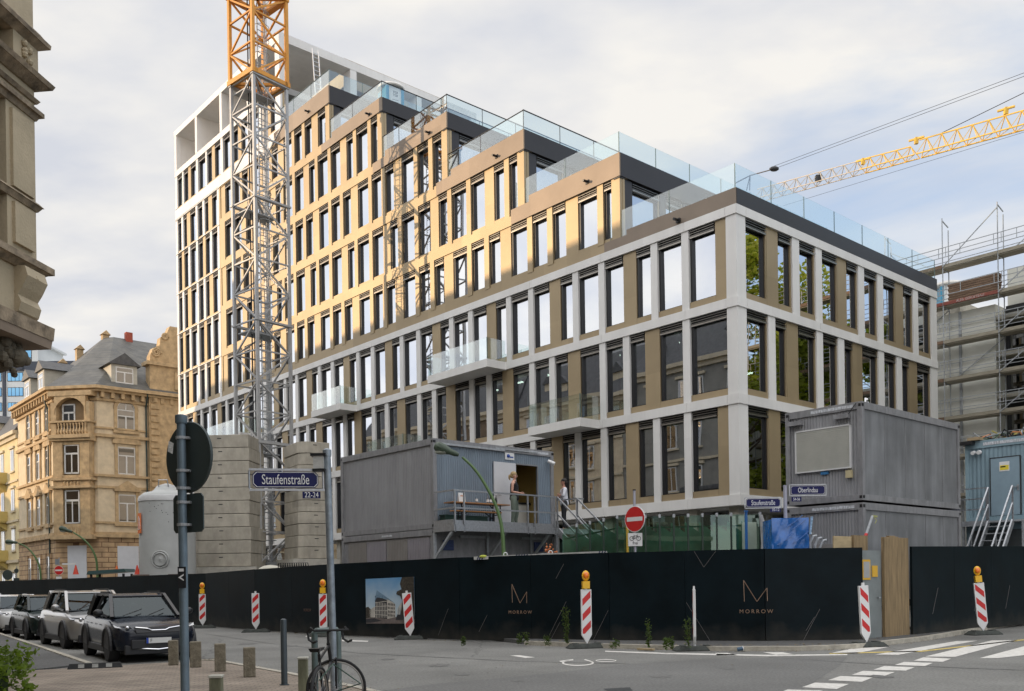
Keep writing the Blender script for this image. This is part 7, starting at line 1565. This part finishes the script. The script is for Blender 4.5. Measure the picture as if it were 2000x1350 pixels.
# =============== PEOPLE ===============
def person(label,loc,rz,H,hair_m,hair_long,top_m,trou_m,arms,skin=(.55,.30,.21),female=False,shirt_sleeve='none'):
    t=thing('person',label,'person',loc,rz); S=H/1.75
    sk=mat('skin_%s'%('f' if female else 'm'),skin,.5,0,.06,12)
    sh=.165 if female else .20; hip=.095
    N=[]; E=[]
    def nd(x,y,z,r): N.append((x*S,y*S,z*S,(r[0]*S,r[1]*S) if isinstance(r,tuple) else r*S)); return len(N)-1
    def ed(a,b): E.append((a,b))
    pel=nd(0,0,.95,(.105,.085)); wa=nd(.0,0,1.10,(.095,.072)); ch=nd(.01,0,1.30,(.125,.092)); up=nd(0,0,1.42,(.12,.085)); nk=nd(.0,0,1.50,.05); nk2=nd(.015,0,1.56,.048)
    ed(pel,wa); ed(wa,ch); ed(ch,up); ed(up,nk); ed(nk,nk2)
    jaw=nd(.035,0,1.60,(.058,.065)); hdn=nd(.02,0,1.66,(.078,.090)); hd3=nd(.005,0,1.715,(.070,.078)); ed(nk2,jaw); ed(jaw,hdn); ed(hdn,hd3)
    hands=[]
    for s,(el,wr,fd) in zip((1,-1),arms):
        so_=nd(-.005,s*sh,1.415,.052); e_=nd(*el,.040); m1=nd(*[ (el[i]*.4+wr[i]*.6) for i in range(3)],.034); w_=nd(*wr,.024); ed(up,so_); ed(so_,e_); ed(e_,m1); ed(m1,w_)
        d=(Vector(wr)-Vector(el)).normalized(); fdv=Vector(fd).normalized(); 
        pc=Vector(wr)+d*.045; p_=nd(*pc,(.036,.018)); pe=nd(*(Vector(wr)+d*.085),(.036,.016)); ed(w_,p_); ed(p_,pe)
        side=d.cross(fdv).normalized()
        for k,ln in enumerate((.068,.078,.072,.056)):
            o=(k-1.5)*.021; b0=Vector(wr)+d*.095+side*o; b1=b0+(d*.8+fdv*.5).normalized()*ln*.5; b2=b1+(d*.3+fdv*.95).normalized()*ln*.5
            i0=nd(*b0,.010); i1=nd(*b1,.009); i2=nd(*b2,.0075); ed(pe,i0); ed(i0,i1); ed(i1,i2)
        t0=Vector(wr)+d*.03-side*.038; t1=t0-side*.02+d*.035; t2=t1+d*.03+fdv*.012; i0=nd(*t0,.012); i1=nd(*t1,.010); i2=nd(*t2,.008); ed(p_,i0); ed(i0,i1); ed(i1,i2)
    for s,fw_ in ((1,.05),(-1,-.04)):
        h=nd(0,s*hip,.90,.095); k=nd(.02+fw_*.7,s*(hip+.01),.50,.060); c_=nd(fw_*.6-.01,s*(hip+.01),.32,.058); a=nd(fw_-.02,s*(hip+.01),.09,.038); f1=nd(fw_-.05,s*(hip+.01),.045,.035); f2=nd(fw_+.13,s*(hip+.025),.03,(.038,.025)); ed(pel,h); ed(h,k); ed(k,c_); ed(c_,a); ed(a,f1); ed(a,f2)
    skinmesh('body',N,E,sk,t,2)
    # face
    f=MB(); 
    for s in (-1,1): f.ball((.092*S,s*.031*S,1.665*S),.011*S,8)
    f.build('eye',M_black,t); f=MB(); f.ball((.104*S,0,1.635*S),.015*S,8,sc=(1,.8,1.5)); 
    for s in (-1,1): f.ball((.01*S,s*.083*S,1.645*S),.022*S,8,sc=(.8,.4,1.3))
    f.build('nose_and_ears',sk,t,smooth=True); f=MB(); f.ball((.093*S,0,1.60*S),.014*S,8,sc=(.5,1.6,.4)); f.build('mouth',mat('lips',(.40,.14,.12),.5,0,0),t)
    # hair
    h=MB(); h.ball((-.012*S,0,1.705*S),.104*S,16,sc=(1,.92,.88)); h.ball((-.05*S,0,1.655*S),.080*S,12)
    if hair_long: h.tube([(-.10*S,0,1.69*S),(-.145*S,0,1.655*S),(-.15*S,0,1.58*S),(-.13*S,.0,1.52*S)],[.035*S,.04*S,.032*S,.012*S],8)
    h.build('hair',hair_m,t,smooth=True)
    # trousers
    TN=[];TE=[]
    def tn(x,y,z,r): TN.append((x*S,y*S,z*S,(r[0]*S,r[1]*S) if isinstance(r,tuple) else r*S)); return len(TN)-1
    p=tn(0,0,.96,(.150,.118)); q=tn(0,0,1.10,(.130,.10)); TE.append((p,q))
    for s,fw_ in ((1,.05),(-1,-.04)):
        a=tn(0,s*hip,.86,.108); b=tn(.02+fw_*.7,s*(hip+.01),.50,.078); c_=tn(fw_*.6-.01,s*(hip+.01),.30,.070 if not female else .058); d=tn(fw_-.02,s*(hip+.01),.10,.064 if not female else .050); TE+= [(p,a),(a,b),(b,c_),(c_,d)]
    skinmesh('trousers',TN,TE,trou_m,t,2)
    UN=[];UE=[]
    def un(x,y,z,r): UN.append((x*S,y*S,z*S,(r[0]*S,r[1]*S) if isinstance(r,tuple) else r*S)); return len(UN)-1
    a=un(0,0,.85,(.185,.150)); a2=un(0,0,.97,(.165,.132)); UE.append((a,a2)); a=a2; b=un(0,0,1.12,(.142,.112)); c_=un(.012,0,1.30,(.156,.118)); d=un(0,0,1.42,(.130,.098)); e_=un(0,0,1.475,(.07,.062)); UE+=[(a,b),(b,c_),(c_,d),(d,e_)]
    for s,(el,wr,fd) in zip((1,-1),arms):
        g_=un(-.005,s*(sh-.01),1.42,.066); UE.append((d,g_))
        if shirt_sleeve=='rolled':
            h_=un(*el,.056); k_=un(*[(el[i]*.55+wr[i]*.45) for i in range(3)],.047); UE+=[(g_,h_),(h_,k_)]
    skinmesh('shirt' if not female else 'sleeveless_top',UN,UE,top_m,t,2)
    s_=MB()
    for s,fw_ in ((1,.05),(-1,-.04)): s_.ball(((fw_+.04)*S,s*(hip+.018)*S,.04*S),.055*S,12,sc=(2.2,.85,.75))
    s_.build('shoe',M_black if not female else mat('pale_shoe',(.4,.38,.35)),t,smooth=True)
    return t
# woman: faces right, hands together in front of the waist; man: faces left, arms crossed
wf=[((-.01,.19,1.14),(.19,.07,1.10),(.2,-.8,-.2)),((-.03,-.19,1.14),(.20,-.05,1.10),(.2,.8,-.2))]
wp=WB(-8.93,2.42,PFz); person('woman with blonde ponytail in black sleeveless top and grey green trousers by the open door',tuple(wp),R(-12),1.80,mat('blonde_hair',(.38,.27,.13),.6,0,.25,20),True,mat('black_top',(.012,.012,.016),.8,0,.1),mat('grey_green_trousers',(.13,.16,.13),.85,0,.12,8),wf,(.55,.31,.23),True)
mf=[((.07,.26,1.18),(.165,.03,1.23),(-.5,-.3,.2)),((.07,-.26,1.18),(.20,-.02,1.18),(-.5,.3,.1))]
mp_=WB(-5.95,3.15,PFz); person('man with dark hair, white shirt and arms crossed standing on the stair landing',tuple(mp_),R(188),1.84,mat('dark_hair',(.018,.014,.012),.6,0,.2,20),False,mat('white_shirt',(.66,.67,.72),.8,0,.05,6,.3,12),mat('dark_trousers',(.012,.013,.017),.8,0,.1),mf,(.50,.26,.19),False,'rolled')
# =============== PLANTS ===============
def leaves(B,rnd,c,r,n,s,sz=(1,1,1)):
    v=[];f=[]
    for i in range(n):
        d=Vector((rnd.gauss(0,1)*sz[0],rnd.gauss(0,1)*sz[1],rnd.gauss(0,1)*sz[2])); d=d.normalized()*r*rnd.random()**.5; p=c+Vector((d.x*sz[0],d.y*sz[1],d.z*sz[2])); u=Vector((rnd.gauss(0,1),rnd.gauss(0,1),rnd.gauss(0,.7))).normalized(); w=u.cross(Vector((rnd.gauss(0,1),rnd.gauss(0,1),rnd.gauss(0,1)))).normalized(); o=len(v); q=s*rnd.uniform(.6,1.3)
        v+=[tuple(p-u*q),tuple(p+w*q*.45),tuple(p+u*q),tuple(p-w*q*.45)]; f.append((o,o+1,o+2,o+3))
    B.add(v,f)
M_weed=leafmat('weed_leaves',(.055,.085,.025)); M_weedy=leafmat('dry_weed_leaves',(.12,.13,.04)); M_hedge=leafmat('hedge_leaves',(.13,.19,.03))
rw=random.Random(21)
weeds=[(1108,1258,.95,.10,'tall thin weed left of the beacon with the yellow lamp'),(1014,1254,.22,.16,'low bushy weed below the left thin M logo, first of two'),(1029,1256,.30,.14,'low bushy weed below the left thin M logo, nearer the beacon'),(1072,1258,.20,.16,'small weed between the logo and the tall thin weed'),(1267,1264,.62,.12,'bushy tall weed halfway between two beacons on the hoarding'),(1300,1267,.28,.10,'small weed right of the bushy tall one'),(1344,1264,.66,.13,'dark tall weed behind the edge on beacon'),(1313,1266,.26,.08,'second small weed beside the edge on beacon'),(905,1259,.25,.08,'tiny weed right of the picture panel'),(1195,1263,.15,.2,'flat weed tuft beside the rubber base on the kerb')]
for (px,py,h,w,lab) in weeds:
    p=atz(px,py,.1); t=thing('weed',lab,'weed',tuple(p),0,'weeds along the hoarding foot'); b=MB(); L=MB(); n=max(2,int(h*6))
    for i in range(n):
        a=rw.uniform(0,6.28); tip=Vector((math.cos(a)*w*rw.random(),math.sin(a)*.08,h*rw.uniform(.6,1))); b.tube([(0,0,0),tuple(tip*.5+Vector((.02,0,0))),tuple(tip)],.004,4)
        for k in range(9): leaves(L,rw,tip*(k/9+.1),.04+.03*w/.1,5,.035)
    b.build('stem',M_weedy,t); L.build('leaf',M_weed,t,recalc=False)
HG=thing('hedge','bright green clipped hedge corner at the bottom left edge','hedge',(-5.6,8.0,0)); b=MB(); L=MB(); rh=random.Random(2)
for i in range(2600):
    x=rh.uniform(-1.2,1.18); y=rh.uniform(-1.5,.55); z=rh.uniform(.05,1.08)
    k=rh.choice((0,1,2)); 
    if k==0: x=1.15+rh.uniform(-.12,.08)
    elif k==1: z=1.02+rh.uniform(-.1,.10)
    else: y=.5+rh.uniform(-.1,.08)
    leaves(L,rh,Vector((x,y,z)),.05,3,.035)
for i in range(12): b.tube([(rh.uniform(-1,1),rh.uniform(-1.3,.4),0),(rh.uniform(-1,1),rh.uniform(-1.3,.4),.9)],.012,5)
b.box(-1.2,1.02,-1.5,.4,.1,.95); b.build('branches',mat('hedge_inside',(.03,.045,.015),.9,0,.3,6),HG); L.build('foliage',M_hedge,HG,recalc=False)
tree((-37.5,63,0),9.0,2.0,9,'small street tree at the far left edge before the white terrace house',1800,.16)
# litter: cup and planks by the kerb
b=MB(); b.lathe([(.04,0),(.05,.12)],12); b.lathe([(.052,.12),(.05,.135),(.02,.14)],12,1); b.xf(Matrix.Rotation(R(80),4,'Y')); o=b.build('paper_cup',[mat('blue_cup',(.05,.10,.16),.5,0,.2),M_signwhite]); o.location=atz(1440,1273,0)+Vector((0,0,.05)); tag(o,'discarded blue paper cup lying on the road by the kerb','cup')
for (x0,y0,x1,y1,lab) in [(1246,1270,1277,1271.5,'short pale wooden board lying in the gutter'),]:
    p=atz(x0,y0,0); q=atz(x1,y1,0); b=MB(); b.bar((0,0,.03),tuple(q-p+Vector((0,0,.03))),.09,.04); o=b.build('wooden_board',M_wood2); o.location=p; tag(o,lab,'board')
